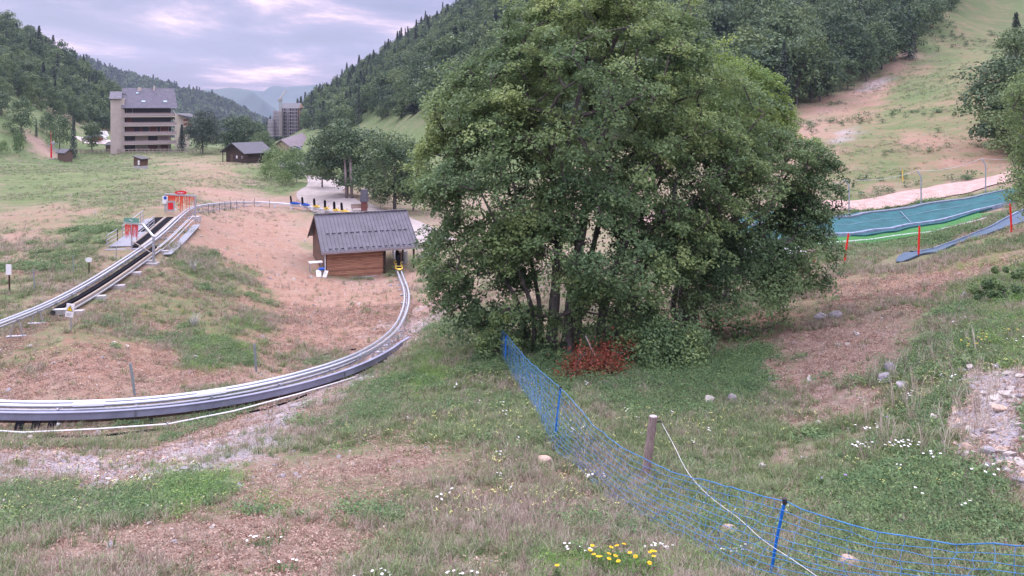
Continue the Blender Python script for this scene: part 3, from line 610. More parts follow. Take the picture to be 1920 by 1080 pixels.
for px, kd, lb_ in spots:
    cand = range(near_idx(Rp(520,379.5,.6)), near_idx(Gd(700,99)))
    k = min(cand, key=lambda i: abs(960 + F*tk[i][0]/tk[i][1] - px))
    src = sl_b if kd == 'b' else sl_y; o = src if kd not in used_ else copy_tree(src); used_.add(kd)
    o.location = (tk[k]+np.array((0,0,.02))).tolist(); o.rotation_euler = (0,0,math.atan2(tt[k][1], tt[k][0])-R(90)); lab(o, lb_)
for px, k, lb_ in ((0, iX-5, "yellow sled with black backrest standing at the open front of the shed porch"), (0, iX-10, "yellow sled waiting deeper inside the shed porch")):
    o = copy_tree(sl_y); o.location = (tk[k]+np.array((0,0,.02))).tolist(); o.rotation_euler = (0,0,math.atan2(tt[k][1], tt[k][0])-R(90)); lab(o, lb_)
# ---------------------------------------------------------------- shed
def planks(name, c0, c1, n=9, vertical=False):
    m = bpy.data.materials.new(name); m.use_nodes = True; t = m.node_tree; b = t.nodes['Principled BSDF']; b.inputs['Roughness'].default_value = .8
    c = nd(t, "ShaderNodeTexCoord"); s_ = nd(t, "ShaderNodeSeparateXYZ"); t.links.new(c.outputs['Object'], s_.inputs[0])
    mm = nd(t, "ShaderNodeMath", operation='MULTIPLY'); t.links.new(s_.outputs[0 if vertical else 2], mm.inputs[0]); mm.inputs[1].default_value = n
    fr = nd(t, "ShaderNodeMath", operation='FRACT'); t.links.new(mm.outputs[0], fr.inputs[0]); fl_ = nd(t, "ShaderNodeMath", operation='FLOOR'); t.links.new(mm.outputs[0], fl_.inputs[0])
    wn = nd(t, "ShaderNodeTexWhiteNoise", noise_dimensions='1D'); t.links.new(fl_.outputs[0], wn.inputs['W'])
    nz = nd(t, "ShaderNodeTexNoise"); nz.inputs['Scale'].default_value = 1.3; nz.inputs['Detail'].default_value = 7; q = nd(t, "ShaderNodeMapping"); q.inputs['Scale'].default_value = (1,1,7) if not vertical else (7,7,1); t.links.new(c.outputs['Object'], q.inputs[0]); t.links.new(q.outputs[0], nz.inputs['Vector'])
    ad = nd(t, "ShaderNodeMath", operation='MULTIPLY_ADD'); t.links.new(wn.outputs['Value'], ad.inputs[0]); ad.inputs[1].default_value = .35; t.links.new(nz.outputs['Fac'], ad.inputs[2])
    r = nd(t, "ShaderNodeValToRGB"); t.links.new(ad.outputs[0], r.inputs[0]); r.color_ramp.elements[0].position = .45; r.color_ramp.elements[1].position = .9; r.color_ramp.elements[0].color = (*c0,1); r.color_ramp.elements[1].color = (*c1,1)
    gp_ = nd(t, "ShaderNodeMath", operation='GREATER_THAN'); t.links.new(fr.outputs[0], gp_.inputs[0]); gp_.inputs[1].default_value = .12
    mx = nd(t, "ShaderNodeMix", data_type='RGBA'); t.links.new(gp_.outputs[0], mx.inputs[0]); mx.inputs[6].default_value = (c0[0]*.3,c0[1]*.3,c0[2]*.3,1); t.links.new(r.outputs[0], mx.inputs[7]); t.links.new(mx.outputs[2], b.inputs['Base Color'])
    return m
m_clap = planks("orange_brown_clapboard", (.21,.095,.06), (.42,.215,.135), 7)
m_clapd = planks("dark_brown_clapboard", (.07,.038,.026), (.16,.085,.055), 7)
m_slateg = mat('snow_guard_metal', (.07,.07,.09), .6)
m_roof = mat("grey_ribbed_metal_roof", (.105,.10,.125), .5, .25, var=.22, scale=.9, detail=9)
O_ = P(602,473,71.0); SA = R(21)
sz = G(612,521)[2]; print("shed ground", sz, H(np.array([O_[0]+6]), np.array([O_[1]+6])))
sz = -15.45
sh = empty("wooden_shed", (O_[0], O_[1], sz), SA, "low wooden coaster shed with grey ribbed metal roof and open porch", "shed")
LR, HW_, OV = 8.95, 5.0, .55; ze = 2.45; zr = 5.15   # eave and ridge height
b_ = MB()
def slope(y): return ze + (zr-ze)*(1-abs(y-HW_)/HW_)
for ys in ((0,HW_),(HW_,2*HW_)):
    a, c_ = ys
    v = [(0,a,slope(a)),(LR,a,slope(a)),(LR,c_,slope(c_)),(0,c_,slope(c_))]; v += [(x,y,z+.09) for x, y, z in v]
    b_.add(v, [(0,3,2,1),(4,5,6,7),(0,1,5,4),(1,2,6,5),(2,3,7,6),(3,0,4,7)])
rf = b_.build("roof", m_roof, sh, world=False)
b_ = MB()
for k in range(27):
    x = .04 + k*(LR-.10)/26
    b_.beam((x,.02,slope(.02)+.12),(x,HW_-.05,slope(HW_-.05)+.12),.045,.07); b_.beam((x,HW_+.05,slope(HW_+.05)+.12),(x,2*HW_-.02,slope(2*HW_-.02)+.12),.045,.07)
b_.beam((0,HW_,zr+.16),(LR,HW_,zr+.16),.30,.05)
b_.build("seam_rib", m_roof, rf, world=False)
for k in range(14):
    x = .7 + k*.56
    for y, l_ in ((2.25,.34),(.25,.26)): MB().beam((x,y,slope(y)+.14),(x+l_,y,slope(y)+.14),.08,.06).build("snow_guard", m_slateg, rf, world=False)
MB().beam((0,-.05,ze-.04),(LR,-.05,ze-.04),.12,.20).build("gutter", mat("grey_gutter", (.24,.21,.23), .6, var=.1), rf, world=False)
b_ = MB()
for x in (.02, LR-.02):
    b_ = MB()
    for a, c_ in ((0,HW_),(HW_,2*HW_)): b_.beam((x,a,slope(a)-.10),(x,c_,slope(c_)-.10),.06,.22)
    b_.build("barge_board", m_dwood, rf, world=False)
WX0, WX1, WY0, WY1 = .45, 5.75, .60, 2*HW_-.6
MB().box(WX0+.06,WX1,WY0,WY0+.1,0,slope(WY0)-.06).build("front_wall", m_clap, sh, world=False)
b_ = MB(); v = [(WX0,WY0,-.1),(WX0,WY1,-.1),(WX0,WY1,slope(WY1)-.06),(WX0,HW_,zr-.12),(WX0,WY0,slope(WY0)-.06)]; b_.add(v+[(x+.1,y,z) for x,y,z in v], [(0,1,2,3,4)[::-1],(5,6,7,8,9)]+[(i,(i+1)%5,(i+1)%5+5,i+5) for i in range(5)])
b_.build("gable_wall", m_clapd, sh, world=False)
b_ = MB(); v = [(x-WX0+WX1-.1,y,z) for x,y,z in v]; b_.add(v+[(x+.1,y,z) for x,y,z in v], [(0,1,2,3,4)[::-1],(5,6,7,8,9)]+[(i,(i+1)%5,(i+1)%5+5,i+5) for i in range(5)]); b_.build("inner_wall", m_clapd, sh, world=False)
MB().box(WX0,WX1,WY1-.1,WY1,0,slope(WY1)-.06).build("back_wall", m_clapd, sh, world=False)
MB().box(WX0-.05,LR-.2,WY0-.1,WY1+.1,-1.2,-.004).build("floor_slab", m_conc, sh, world=False)
for x, y in ((LR-.45,WY0),(LR-.45,WY1-.2),(LR-.45,HW_),(WX1+.02,WY0-.02)): MB().box(x,x+.16,y,y+.16,0,min(slope(y),slope(y+.16))-.05).build("post", m_dwood, sh, world=False)
MB().box(WX0-.03,WX0+.12,WY0-.03,WY0+.12,-.1,slope(WY0)-.06).build("post", m_dwood, sh, world=False)
MB().tube([(WX0-.02,WY0-.12,ze-.15),(WX0-.02,WY0-.12,1.2),(WX0-.02,WY0-.12,0)], .05, 6).build("downpipe", m_white, sh, world=False)
MB().beam((LR-.4,WY0+.1,2.2),(LR-.4,WY1-.1,2.2),.14,.2).build("tie_beam", m_dwood, sh, world=False)
MB().box(8.3,8.7,5.0,6.4,0,1.05).build("counter", m_bwood, sh, world=False)
MB().box(8.3,8.6,3.2,3.7,.0,1.5).build("control_cabinet", m_galv, sh, world=False)
rng2 = random.Random(3)
def shp(x, y, z): return np.array(Matrix.Translation((O_[0],O_[1],sz)) @ Matrix.Rotation(SA,4,'Z') @ Vector((x,y,z)))
# walkway and railings at the porch
def steel_walk(name, at, rz, l, w_, h, label, cat):
    o = empty(name, at.tolist(), rz, label, cat)
    MB().box(0,l,0,w_,h-.06,h).build("deck", m_galv, o, world=False)
    for y in (0, w_):
        b_ = MB()
        for z_ in (h+1.0, h+.55): b_.tube([(0,y,z_),(l,y,z_)], .03, 5)
        for k in range(4): b_.beam((l*k/3,y,0),(l*k/3,y,h+1.0),.05,.05)
        b_.build("handrail", m_galv, o, world=False)
    return o
p = shp(10.2,1.7,0); p[2] = float(H(p[0:1],p[1:2])[0]); steel_walk("steel_footbridge", p, SA+R(50), 2.6, 1.1, .7, "small galvanised footbridge with railings beside the shed porch", "footbridge")
p = shp(9.9,-.9,0); p[2] = float(H(p[0:1],p[1:2])[0])
rl = empty("steel_railing", p.tolist(), SA+R(80), "short galvanised railing at the right front corner of the shed", "railing")
b_ = MB(); [b_.tube([(0,0,z_),(2.2,0,z_)], .03, 5) for z_ in (.5,1.0)]; b_.build("rail", m_galv, rl, world=False)
for x in (0,1.1,2.2): MB().beam((x,0,-.2),(x,0,1.0),.05,.05).build("post", m_galv, rl, world=False)
# things left of the shed
p = G(592,512); tb = empty("service_table", (p+np.array((0,0,0))).tolist(), SA, "white topped metal table standing left of the shed", "table")
MB().beam((-.55,-.3,.95),(.55,-.3,.95),.05,.05).box(-.6,.6,-.45,.45,.97,1.02).build("table_top", m_white, tb, world=False)
for x in (-.5,.5):
    for y in (-.35,.35): MB().beam((x,y,0),(x,y,.97),.05,.05).build("leg", m_galv, tb, world=False)
p = G(603,517); st_ = empty("blue_stool", p.tolist(), 0, "small blue topped stool by the shed corner", "stool")
MB().prism([(.28*math.cos(q*math.pi/6), .28*math.sin(q*math.pi/6)) for q in range(12)], .55, .68).build("seat", m_blue, st_, world=False)
for q in range(3): MB().beam((.1*math.cos(q*2.1),.1*math.sin(q*2.1),.55),(.25*math.cos(q*2.1),.25*math.sin(q*2.1),0),.04,.04).build("leg", m_blacksteel, st_, world=False)
for (px, py, rz_, lb_) in ((598,519,.4,"small white board leaning by the shed corner, nearer the white table"), (608,520,-.5,"tilted white board propped right against the shed's front corner")):
    p = G(px,py); o = empty("white_board", p.tolist(), rz_, lb_, "board", "white boards by the shed corner")
    MB().box(-.22,.22,-.02,.02,.0,.62, mat=Matrix.Rotation(R(-28),4,'X')).build("panel", m_white, o, world=False)
    MB().beam((0,.05,.45),(0,.45,0),.03,.03).build("prop", m_galv, o, world=False)
# ---------------------------------------------------------------- stakes and signs in the bowl and left meadow
m_stake = mat("grey_green_stake", (.20,.24,.26), .7, var=.2, scale=6)
def stake(px, y0, y1, label, r=.045, dx=0, name="stake", cat="stake", m=None, group=None):
    g = G(px+dx, y1); t = P(px, y0, g[1]); o = empty(name, g.tolist(), 0, label, cat, group)
    MB().tube([g-np.array((0,0,.3)), g+(t-g)*.5, t], r, 6).build("pole", m or m_stake, o); return o, g, t
stake(244,681,742,"thin grey stake leaning in the bowl above the near coaster bend",.05,10)
stake(477,645,697,"thicker dark stake at the inner edge of the coaster bend",.055,4)
stake(62,505,545,"thin grey stake in the grass between the two small plates on posts",.03,4); stake(137,479,513,"thin stake in the grass just left of the round plate sign",.03,1); stake(218,462,490,"short thin stake below the boarding platform front",.03)
o, g, t = stake(17,497,549,"white rectangular plate on a post at the far left of the meadow",.05,1,"sign_post","sign",m_dwood)
MB().box(t[0]-.17,t[0]+.17,t[1]-.06,t[1]-.03,t[2]-.62,t[2]+.05).build("plate", m_white, o)
o, g, t = stake(167,487,515,"round pale plate on a post left of the rising rail",.04,0,"sign_post","sign",m_dwood)
MB().prism([(.24*math.cos(q*math.pi/8), .17*math.sin(q*math.pi/8)) for q in range(16)], -.01, .01, mat=Matrix.Translation(t+np.array((0,-.05,0))) @ Matrix.Rotation(R(90),4,'X')).build("plate", m_white, o)
g = G(133,622); D_ = g[1]; t = P(131,570,D_); wsn = empty("warning_sign", g.tolist(), 0, "white warning sign with yellow exclamation triangle beside the conveyor end", "sign")
MB().beam(g-np.array((0,0,.3)), P(132.5,594,D_), .06, .06).build("post", m_galv, wsn)
cpt = P(131,582,D_-.05); hw = 7.3/F*D_; hh = 12.5/F*D_; Mx = Matrix.Translation(cpt) @ Matrix.Rotation(R(8),4,'Y')
MB().box(-hw,hw,-.015,.015,-hh,hh, mat=Mx).build("plate", m_white, wsn)
def tri(s_, y, zc=.09): return [(-s_,y,zc-s_*.7),(s_,y,zc-s_*.7),(0,y,zc+s_*1.05)]
def tri_obj(nm, s_, y, m, zc=.09):
    v = tri(s_, y, zc) + tri(s_, y+.004, zc); v = [list(Mx @ Vector(q)) for q in v]; MB().add(v, [(0,1,2),(5,4,3),(0,3,4,1),(1,4,5,2),(2,5,3,0)]).build(nm, m, wsn)
tri_obj("triangle_border", hw*.86, -.030, m_blacksteel); tri_obj("yellow_triangle", hw*.66, -.038, mat("sign_yellow", (.85,.60,.02), .5))
MB().box(-.015,.015,-.048,-.042,.07,.18,mat=Mx).box(-.015,.015,-.048,-.042,.02,.05,mat=Mx).build("exclamation_mark", m_blacksteel, wsn)
b_ = MB(); [b_.box(-hw*.7,hw*(.7-.2*k),-.022,-.018,-hh*(.5+.16*k),-hh*(.44+.16*k),mat=Mx) for k in range(3)]; b_.build("text_line", m_stake, wsn)
# wire fence behind the back loop
wf = empty("wire_fence", G(400,391).tolist(), 0, "thin wire fence with many slim posts following the far coaster bend", "fence")
k = near_idx(Rp(375,385,.7)); kE = near_idx(Rp(545,382,.6)); top = []
while k < kE:
    p = tk[k] + tnr[k]*sgn*(-.0) - tt[k]*0; sdn = -1 if np.dot(tnr[k][:2], (tk[k]-ctr)[:2]) < 0 else 1
    p = tk[k] - tnr[k]*sdn*.9; p[2] = float(H(p[0:1], p[1:2])[0]); top.append(p + np.array((0,0,1.15)))
    MB().beam(p-np.array((0,0,.1)), p+np.array((0,0,1.2)), .045, .045).build("post", m_blacksteel, wf); k += 6
b_ = MB(); [b_.tube(np.array(top)-np.array((0,0,z_)), .012, 4) for z_ in (0,.4,.8)]; b_.build("wire", m_galv, wf)
# ---------------------------------------------------------------- huts and chalet
m_slate = mat("slate_roof", (.09,.09,.11), .7, var=.2, scale=2, bump=.2)
def hut(name, g, rz, L_, W_, hw_, hr, roofm, wallm, label, cat="hut", ov=.4, extra=None):
    """gable roof hut, ridge along local X, front wall at y=0"""
    o = empty(name, np.asarray(g).tolist(), rz, label, cat)
    b_ = MB(); v = [(0,0,-.6),(0,W_,-.6),(0,W_,hw_),(0,W_/2,hr-.08),(0,0,hw_)]; q = [(L_,y,z) for _, y, z in v]
    b_.add(v+q, [(0,1,2,3,4)[::-1],(5,6,7,8,9)]+[(i,(i+1)%5,(i+1)%5+5,i+5) for i in range(5)]); b_.build("walls", wallm, o, world=False)
    b_ = MB(); s_ = (hr-hw_)/(W_/2)
    for a, c_ in ((-ov, W_/2), (W_/2, W_+ov)):
        za = hr - abs(a-W_/2)*s_; zc = hr - abs(c_-W_/2)*s_
        v = [(-ov,a,za),(L_+ov,a,za),(L_+ov,c_,zc),(-ov,c_,zc)]; v += [(x,y,z+.12) for x,y,z in v]; b_.add(v, [(0,3,2,1),(4,5,6,7),(0,1,5,4),(1,2,6,5),(2,3,7,6),(3,0,4,7)])
    b_.build("roof", roofm, o, world=False); return o
g = G(430,302); ch = hut("log_chalet", g+np.array((.0,0,0)), R(28), 9.6, 6.6, 2.3, 4.6, m_slate, m_dwood, "dark brown log chalet with grey gabled roof at the meadow edge", "chalet", 1.0) if False else None
# chalet: gable end faces the camera left, ridge runs back to the right
cg = G(424,303); ce = empty("log_chalet", cg.tolist(), R(-38), "dark brown log chalet with grey gabled roof at the edge of the meadow", "chalet")
b_ = MB(); Wc, Lc, hc, rc = 8.6, 6.6, 2.7, 4.7
v = [(0,0,-.8),(Wc,0,-.8),(Wc,0,hc),(Wc/2,0,rc-.1),(0,0,hc)]; q = [(x,Lc,z) for x,_,z in v]
b_.add(v+q, [(0,1,2,3,4),(5,6,7,8,9)[::-1]]+[(i,i+5,(i+1)%5+5,(i+1)%5) for i in range(5)]); b_.build("walls", planks("dark_logs", (.030,.018,.014), (.075,.045,.032), 4), ce, world=False)
b_ = MB(); s_ = (rc-hc)/(Wc/2)
for a, c_ in ((-1.0, Wc/2), (Wc/2, Wc+1.0)):
    za = rc-abs(a-Wc/2)*s_; zc = rc-abs(c_-Wc/2)*s_; v = [(a,-1.3,za),(c_,-1.3,zc),(c_,Lc+.8,zc),(a,Lc+.8,za)]; v += [(x,y,z+.14) for x,y,z in v]
    b_.add(v, [(0,3,2,1),(4,5,6,7),(0,1,5,4),(1,2,6,5),(2,3,7,6),(3,0,4,7)])
b_.build("roof", m_slate, ce, world=False)
for x in (.1, Wc-.25): MB().box(x,x+.16,-1.1,-.94,-.8,hc-.1).build("porch_post", m_dwood, ce, world=False)
MB().box(-.1,Wc+.1,-1.2,-.03,-.9,-.05).build("porch_step", m_plank, ce, world=False)
for x in (4.3, 6.6):
    f_ = MB().box(x,x+.8,-.06,-.01,.9,1.8).build("window", m_dwood, ce, world=False); MB().box(x+.1,x+.7,-.09,-.065,1.0,1.7).build("pane", m_white, f_, world=False)
MB().box(2.0,2.9,-.05,-.01,0,1.95).build("door", m_bwood, ce, world=False)
hut("small_hut", G(108,299), R(-20), 2.6, 2.4, 1.9, 2.7, m_slate, m_bwood, "grey boarded hut with gable roof below the left hillside", "hut", .35)
g = G(262,316); h2 = empty("meter_hut", (g-np.array((1.3,0,0))).tolist(), R(-25), "small brown hut with slanting black roof alone in the meadow", "hut")
MB().box(0,2.2,0,1.8,-.3,.6).build("concrete_base", m_conc, h2, world=False)
b_ = MB(); b_.add([(0,0,.6),(2.2,0,.6),(2.2,1.8,.6),(0,1.8,.6),(0,0,2.55),(2.2,0,2.1),(2.2,1.8,2.1),(0,1.8,2.55)], [(0,3,2,1),(4,5,6,7),(0,1,5,4),(1,2,6,5),(2,3,7,6),(3,0,4,7)]); b_.build("walls", m_clapd, h2, world=False)
MB().beam((-.3,.9,2.66),(2.7,.9,2.06),2.3,.12).build("roof", m_blacksteel, h2, world=False)
MB().box(1.3,1.8,-.04,-.01,.8,1.8).build("notice_panel", m_white, h2, world=False)
# ---------------------------------------------------------------- apartment block
def pb(b_, x0, x1, y0, y1, D, dep, mi=0):
    """box whose front face spans photo pixels x0..x1, y0(top)..y1 at distance D"""
    return b_.box((x0-960)/F*D, (x1-960)/F*D, D, D+dep, (HY-y1)/F*D, (HY-y0)/F*D, mi)
AD = 236.0; m_render = mat("beige_render", (.43,.375,.335), .9, var=.10, scale=.6); m_rend2 = mat("pale_beige_render", (.52,.46,.40), .9, var=.1, scale=.6)
m_slate2 = mat("slate_tiles", (.115,.11,.14), .75, var=.25, scale=1.4, bump=.2, detail=8); m_rwood = mat("reddish_shutter_wood", (.17,.065,.05), .8, var=.3, scale=2, stretch=(1,1,6)); m_grail = mat("grey_brown_balcony_boards", (.33,.27,.27), .85, var=.3, scale=1.5, stretch=(8,1,1))
m_dark = mat("shaded_glazing", (.025,.022,.028), .3)
ab = empty("apartment_block", Gd(280,AD).tolist(), 0, "tall beige apartment block with five balcony storeys and big slate roof", "building")
zb = Gd(280,AD)[2]
pb(MB(), 235.5,325.5,200,295,AD+1.6,12).build("wall", m_render, ab)
pb(MB(), 208,233.5,184,290,AD-.2,9).build("stair_tower", m_render, ab)
pb(MB(), 333,331,0,0,AD,0) if False else None
b_ = MB(); X0, X1 = (228.5-960)/F*AD, (328-960)/F*AD; X2 = (333.5-960)/F*AD; ze_, zr_ = (HY-202.5)/F*AD, (HY-165.5)/F*(AD+6.5)
v = [(X0,AD-1.2,ze_),(X2,AD-1.2,ze_),(X1,AD+6,zr_),(X0,AD+6,zr_),(X0,AD+14,ze_),(X2,AD+14,ze_)]
b_.add(v, [(0,1,2,3),(3,2,5,4),(0,3,4),(1,5,2),(0,4,5,1)]); rfa = b_.build("roof", m_slate2, ab)
b_ = MB(); xa, xb = (206.5-960)/F*AD, (229-960)/F*AD; b_.add([(xa,AD-.9,(HY-185.5)/F*AD),(xb,AD-.9,(HY-185.5)/F*AD),(xb,AD+4,(HY-171.5)/F*AD),(xa,AD+4,(HY-171.5)/F*AD),(xa,AD+9,(HY-185.5)/F*AD),(xb,AD+9,(HY-185.5)/F*AD)], [(0,1,2,3),(3,2,5,4),(0,3,4),(1,5,2),(0,4,5,1)]); b_.build("tower_roof", m_slate2, ab)
for x0, x1, y0, y1 in ((301.5,304.5,160.5,170),(272,279,164,172)): pb(MB(), x0,x1,y0,y1,AD+5,1.2).build("chimney", m_rend2, rfa)
def on_roof(px, py):   # point on the front roof slope
    n_ = np.cross(np.array((1,0,0)), np.array((0,7.2,zr_-ze_))); n_ = n_/np.linalg.norm(n_); d_ = np.array(((px-960)/F,1,(HY-py)/F)); t_ = np.dot(np.array((X0,AD-1.2,ze_)),n_)/np.dot(d_,n_); return d_*t_, n_
m_sky = mat("skylight_glass", (.30,.42,.45), .15, spec=.8)
for px, py, w_, h_ in ((272,190.5,7,4.5),(313,190.5,7,4.5),(269,175,4.5,3.5),(245,176,7,3.5)):
    q0, n_ = on_roof(px,py); up_ = np.array((0,7.2,zr_-ze_)); up_ /= np.linalg.norm(up_); hw = w_/2/F*AD; hh = h_/F*AD
    n_ = n_ if n_[2] > 0 else -n_
    v = [q0+np.array((-hw,0,0))-up_*hh/2, q0+np.array((hw,0,0))-up_*hh/2, q0+np.array((hw,0,0))+up_*hh/2, q0+np.array((-hw,0,0))+up_*hh/2]; v = [a+n_*.02 for a in v]+[a+n_*.14 for a in v]
    MB().add(v, [(0,3,2,1),(4,5,6,7),(0,1,5,4),(1,2,6,5),(2,3,7,6),(3,0,4,7)]).build("skylight", m_sky if px != 245 else m_slate, rfa)
for k, yb in enumerate((219.5,236.7,254,271)):
    b_ = pb(MB(), 229,331 if k else 326,yb-1.6,yb,AD-1.4,3.2); bal = b_.build("balcony", m_rend2, ab)
    b_ = MB(); x0, x1 = (229-960)/F*AD, ((331 if k else 327)-960)/F*AD; z1 = (HY-(yb-8))/F*AD; z0 = (HY-(yb-1.6))/F*AD
    b_.box(x0,x1,AD-1.47,AD-1.40,z0+.10,z0+.82); b_.box(x0,x1,AD-1.5,AD-1.36,z1-.10,z1)
    for q in range(15): xx = x0+(x1-x0)*q/14; b_.box(xx-.05,xx+.05,AD-1.42,AD-1.36,z0,z1)
    b_.build("railing", m_grail, bal)
    MB().beam(((325-960)/F*AD,AD-1.2,(HY-(yb-13))/F*AD),((332-960)/F*AD,AD-1.2,(HY-(yb-1.5))/F*AD),.25,.2).build("brace", m_rend2, bal)
rows_ = [(203.5,218,[(236,324,'k')]),(220.5,235.2,[(236,241,'k'),(241,252,'r'),(252,285,'k'),(285,302,'k'),(302,325,'k')]),(237.6,252.5,[(236,241,'k'),(241,256,'r'),(256,266,'k'),(266,272,'r'),(272,283,'k'),(284,298,'r'),(299,304,'k'),(305,320,'r'),(321,325,'k')]),(255,269.4,[(239,257.5,'k'),(282,299,'k'),(305,319.5,'rk')]),(272,282.5,[(239,257.5,'k'),(282,299,'r'),(305,319.5,'r')])]
for y0, y1, cols_ in rows_:
    for x0, x1, kd in cols_: pb(MB(), x0,x1,y0,y1,AD+1.45,.12).build("window", {'k':m_dark,'r':m_rwood,'rk':m_grail}[kd], ab)
for x0, x1 in ((252,300),(241,251)): pb(MB(), x0,x0+.8,204,218,AD+1.35,.1).build("mullion", m_grail, ab)
ab.rotation_euler = (0,0,R(24)); ab.scale = (.913,1,1)
# annex behind on the right
an = empty("annex_building", Gd(350,262).tolist(), 0, "cream annex with dark hipped roof half hidden behind the apartment block", "building")
pb(MB(),328,356,214,285,262,9).build("wall", m_rend2, an)
b_ = MB(); D_ = 261; v = [P(326,220,D_),P(331,212,D_+1),P(360,212,D_+1),P(372,222,D_+1),P(352,223,D_)]; b_.add([P(331,212.5,D_+4),P(364,212.5,D_+4),P(372,223,D_-1),P(347,223,D_-1),P(333,215,D_-1)], [(0,4,3,2,1)]); b_.add([P(331,212.4,D_+4),P(364,212.4,D_+4),P(364,225,D_+10),P(331,225,D_+10)], [(0,1,2,3)])
b_.build("roof", m_slate, an)
for y in (228,236,244): bl = pb(MB(),341,356,y,y+1.4,260.6,1.3).build("balcony", m_rend2, an); pb(MB(),341,356,y-4.5,y-.5,260.7,.08).build("railing", m_rwood, bl)
an.rotation_euler = (0,0,R(22)); an.scale = (.93,1,1)
# field fence
ff = empty("rail_fence", G(150,286).tolist(), 0, "long low grey wooden rail fence in front of the apartment block", "fence")
fp = [G(x, y) for x, y in zip(np.linspace(137,376,33), np.linspace(288.5,287,33))]
for q in fp: MB().beam(q-np.array((0,0,.2)), q+np.array((0,0,1.35)), .16, .16).build("post", m_plank, ff)
for z_ in (.55,1.15): b_ = MB(); [b_.beam(fp[i]+np.array((0,0,z_)), fp[i+1]+np.array((0,0,z_)), .06, .20) for i in range(32)]; b_.build("rail", m_plank, ff)
# snow cannon
g = G(232,284); sc = empty("snow_cannon", g.tolist(), 0, "blue and white fan snow cannon in front of the apartment block", "snow cannon")
MB().tube([g+np.array((.1,-.7,1.9)), g+np.array((0,.5,1.7))], [.62,.5], 14).build("fan_drum", m_blue, sc); MB().tube([g+np.array((.1,-.74,1.9)), g+np.array((.1,-.72,1.9))], .42, 12).build("fan_face", m_blacksteel, sc)
MB().box(g[0]-.8,g[0]+.8,g[1]-.4,g[1]+.6,g[2]+.35,g[2]+1.05).build("housing", m_white, sc)
MB().box(g[0]-.5,g[0]+.5,g[1]-.3,g[1]+.5,g[2]+2.35,g[2]+2.65).build("canopy", m_galv, sc)
for x in (-.9,.9): MB().beam(g+np.array((x,0,0)), g+np.array((x*.4,0,.5)), .12, .12).build("leg", m_galv, sc)
# drag lift mast
g = G(96,297); dl = empty("drag_lift_mast", g.tolist(), 0, "red mast of a drag lift with silver pulleys and hanging perches", "lift mast")
MB().tube([g-np.array((0,0,.3)), g+np.array((0,0,2.5)), g+np.array((0,0,4.6))], [.24,.20,.14], 8).build("mast", m_red, dl); MB().tube([g+np.array((0,0,4.6)), P(95,247,g[1])], .05, 5).build("aerial", m_red, dl)
MB().beam(g+np.array((-.9,0,3.2)), g+np.array((1.6,0,4.0)), .14, .14).build("cross_arm", m_galv, dl)
MB().tube([g+np.array((.45,-.15,4.15)), g+np.array((.45,.1,4.15))], .42, 14).build("pulley", m_rail, dl)
for k in range(9): a = g+np.array((.3+k*.16,.1*(k%3),3.7-.15*k)); MB().tube([a, a+np.array((.12,.0,-1.2)), a+np.array((.28,0,-1.35))], .035, 4).build("perch", m_rail, dl)
MB().tube([g+np.array((-.1,0,3.0)), g+np.array((-.8,0,3.2)), g+np.array((-.75,0,3.9)), g+np.array((-.3,0,4.2))], .05, 5).build("bracket", m_rail, dl)
MB().box(g[0]-1.2,g[0]+1.0,g[1]-.8,g[1]+.4,g[2]-.3,g[2]+.12).build("concrete_foot", m_conc, dl)
# parking cars
m_tyre = mat("tyre_rubber", (.02,.02,.02), .9)
def car(g, rz, m, L_, W_, Hh, label, van=False):
    o = empty("parked_van" if van else "parked_car", g.tolist(), rz, label, "van" if van else "car", "cars in the gravel car park")
    pr = [(-L_/2,.3),(-L_/2,.8),(-L_*.46,1.0),(-L_*.40,Hh),(L_*.38,Hh),(L_*.46,1.05),(L_/2,.9),(L_/2,.3)] if van else [(-L_/2,.3),(-L_/2,.75),(-L_*.45,.95),(-L_*.30,1.0),(-L_*.14,Hh),(L_*.22,Hh),(L_*.40,1.0),(L_*.48,.92),(L_/2,.3)]
    MB().prism(pr, -W_/2, W_/2, mat=Matrix.Rotation(R(90),4,'X')).build("body", m, o, world=False)
    a = -L_*.38 if van else -L_*.24; c_ = L_*.3 if van else L_*.30
    MB().prism([(a,1.02),(a+.32,Hh-.1),(c_-.35,Hh-.1),(c_,1.02)], -W_/2-.01, W_/2+.01, mat=Matrix.Rotation(R(90),4,'X')).build("windows", m_glass, o, world=False)
    for x in (-L_*.31, L_*.31):
        for y in (-W_/2+.08, W_/2-.08): MB().tube([(x,y-.1,.32),(x,y+.1,.32)], .32, 12).build("wheel", m_tyre, o, world=False)
    return o
m_cred = mat("red_car_paint", (.50,.015,.02), .3); m_cwh = mat("white_car_paint", (.72,.72,.74), .3); m_cbl = mat("silver_blue_car_paint", (.30,.34,.42), .3, .3)
for px, py, rz_, m, vn, lb_ in ((178,265.5,.15,m_cred,0,"red hatchback at the front of the gravel car park"),(172,262,.3,m_cbl,0,"silver blue car parked behind the red hatchback"),(187,258.5,.1,m_cwh,1,"white van parked at the back of the gravel car park"),(186,262.5,.2,m_cwh,0,"white car between the red hatchback and the white van")):
    car(G(px,py)+np.array((0,0,.12)), rz_, m, 5.2 if vn else 4.1, 1.9, 2.1 if vn else 1.45, lb_, bool(vn))
hut("storage_hut", G(198,284), R(-10), 3.0, 3.0, 2.0, 2.8, m_slate, m_bwood, "low boarded lean-to beside the stair tower of the apartment block", "hut", .3)
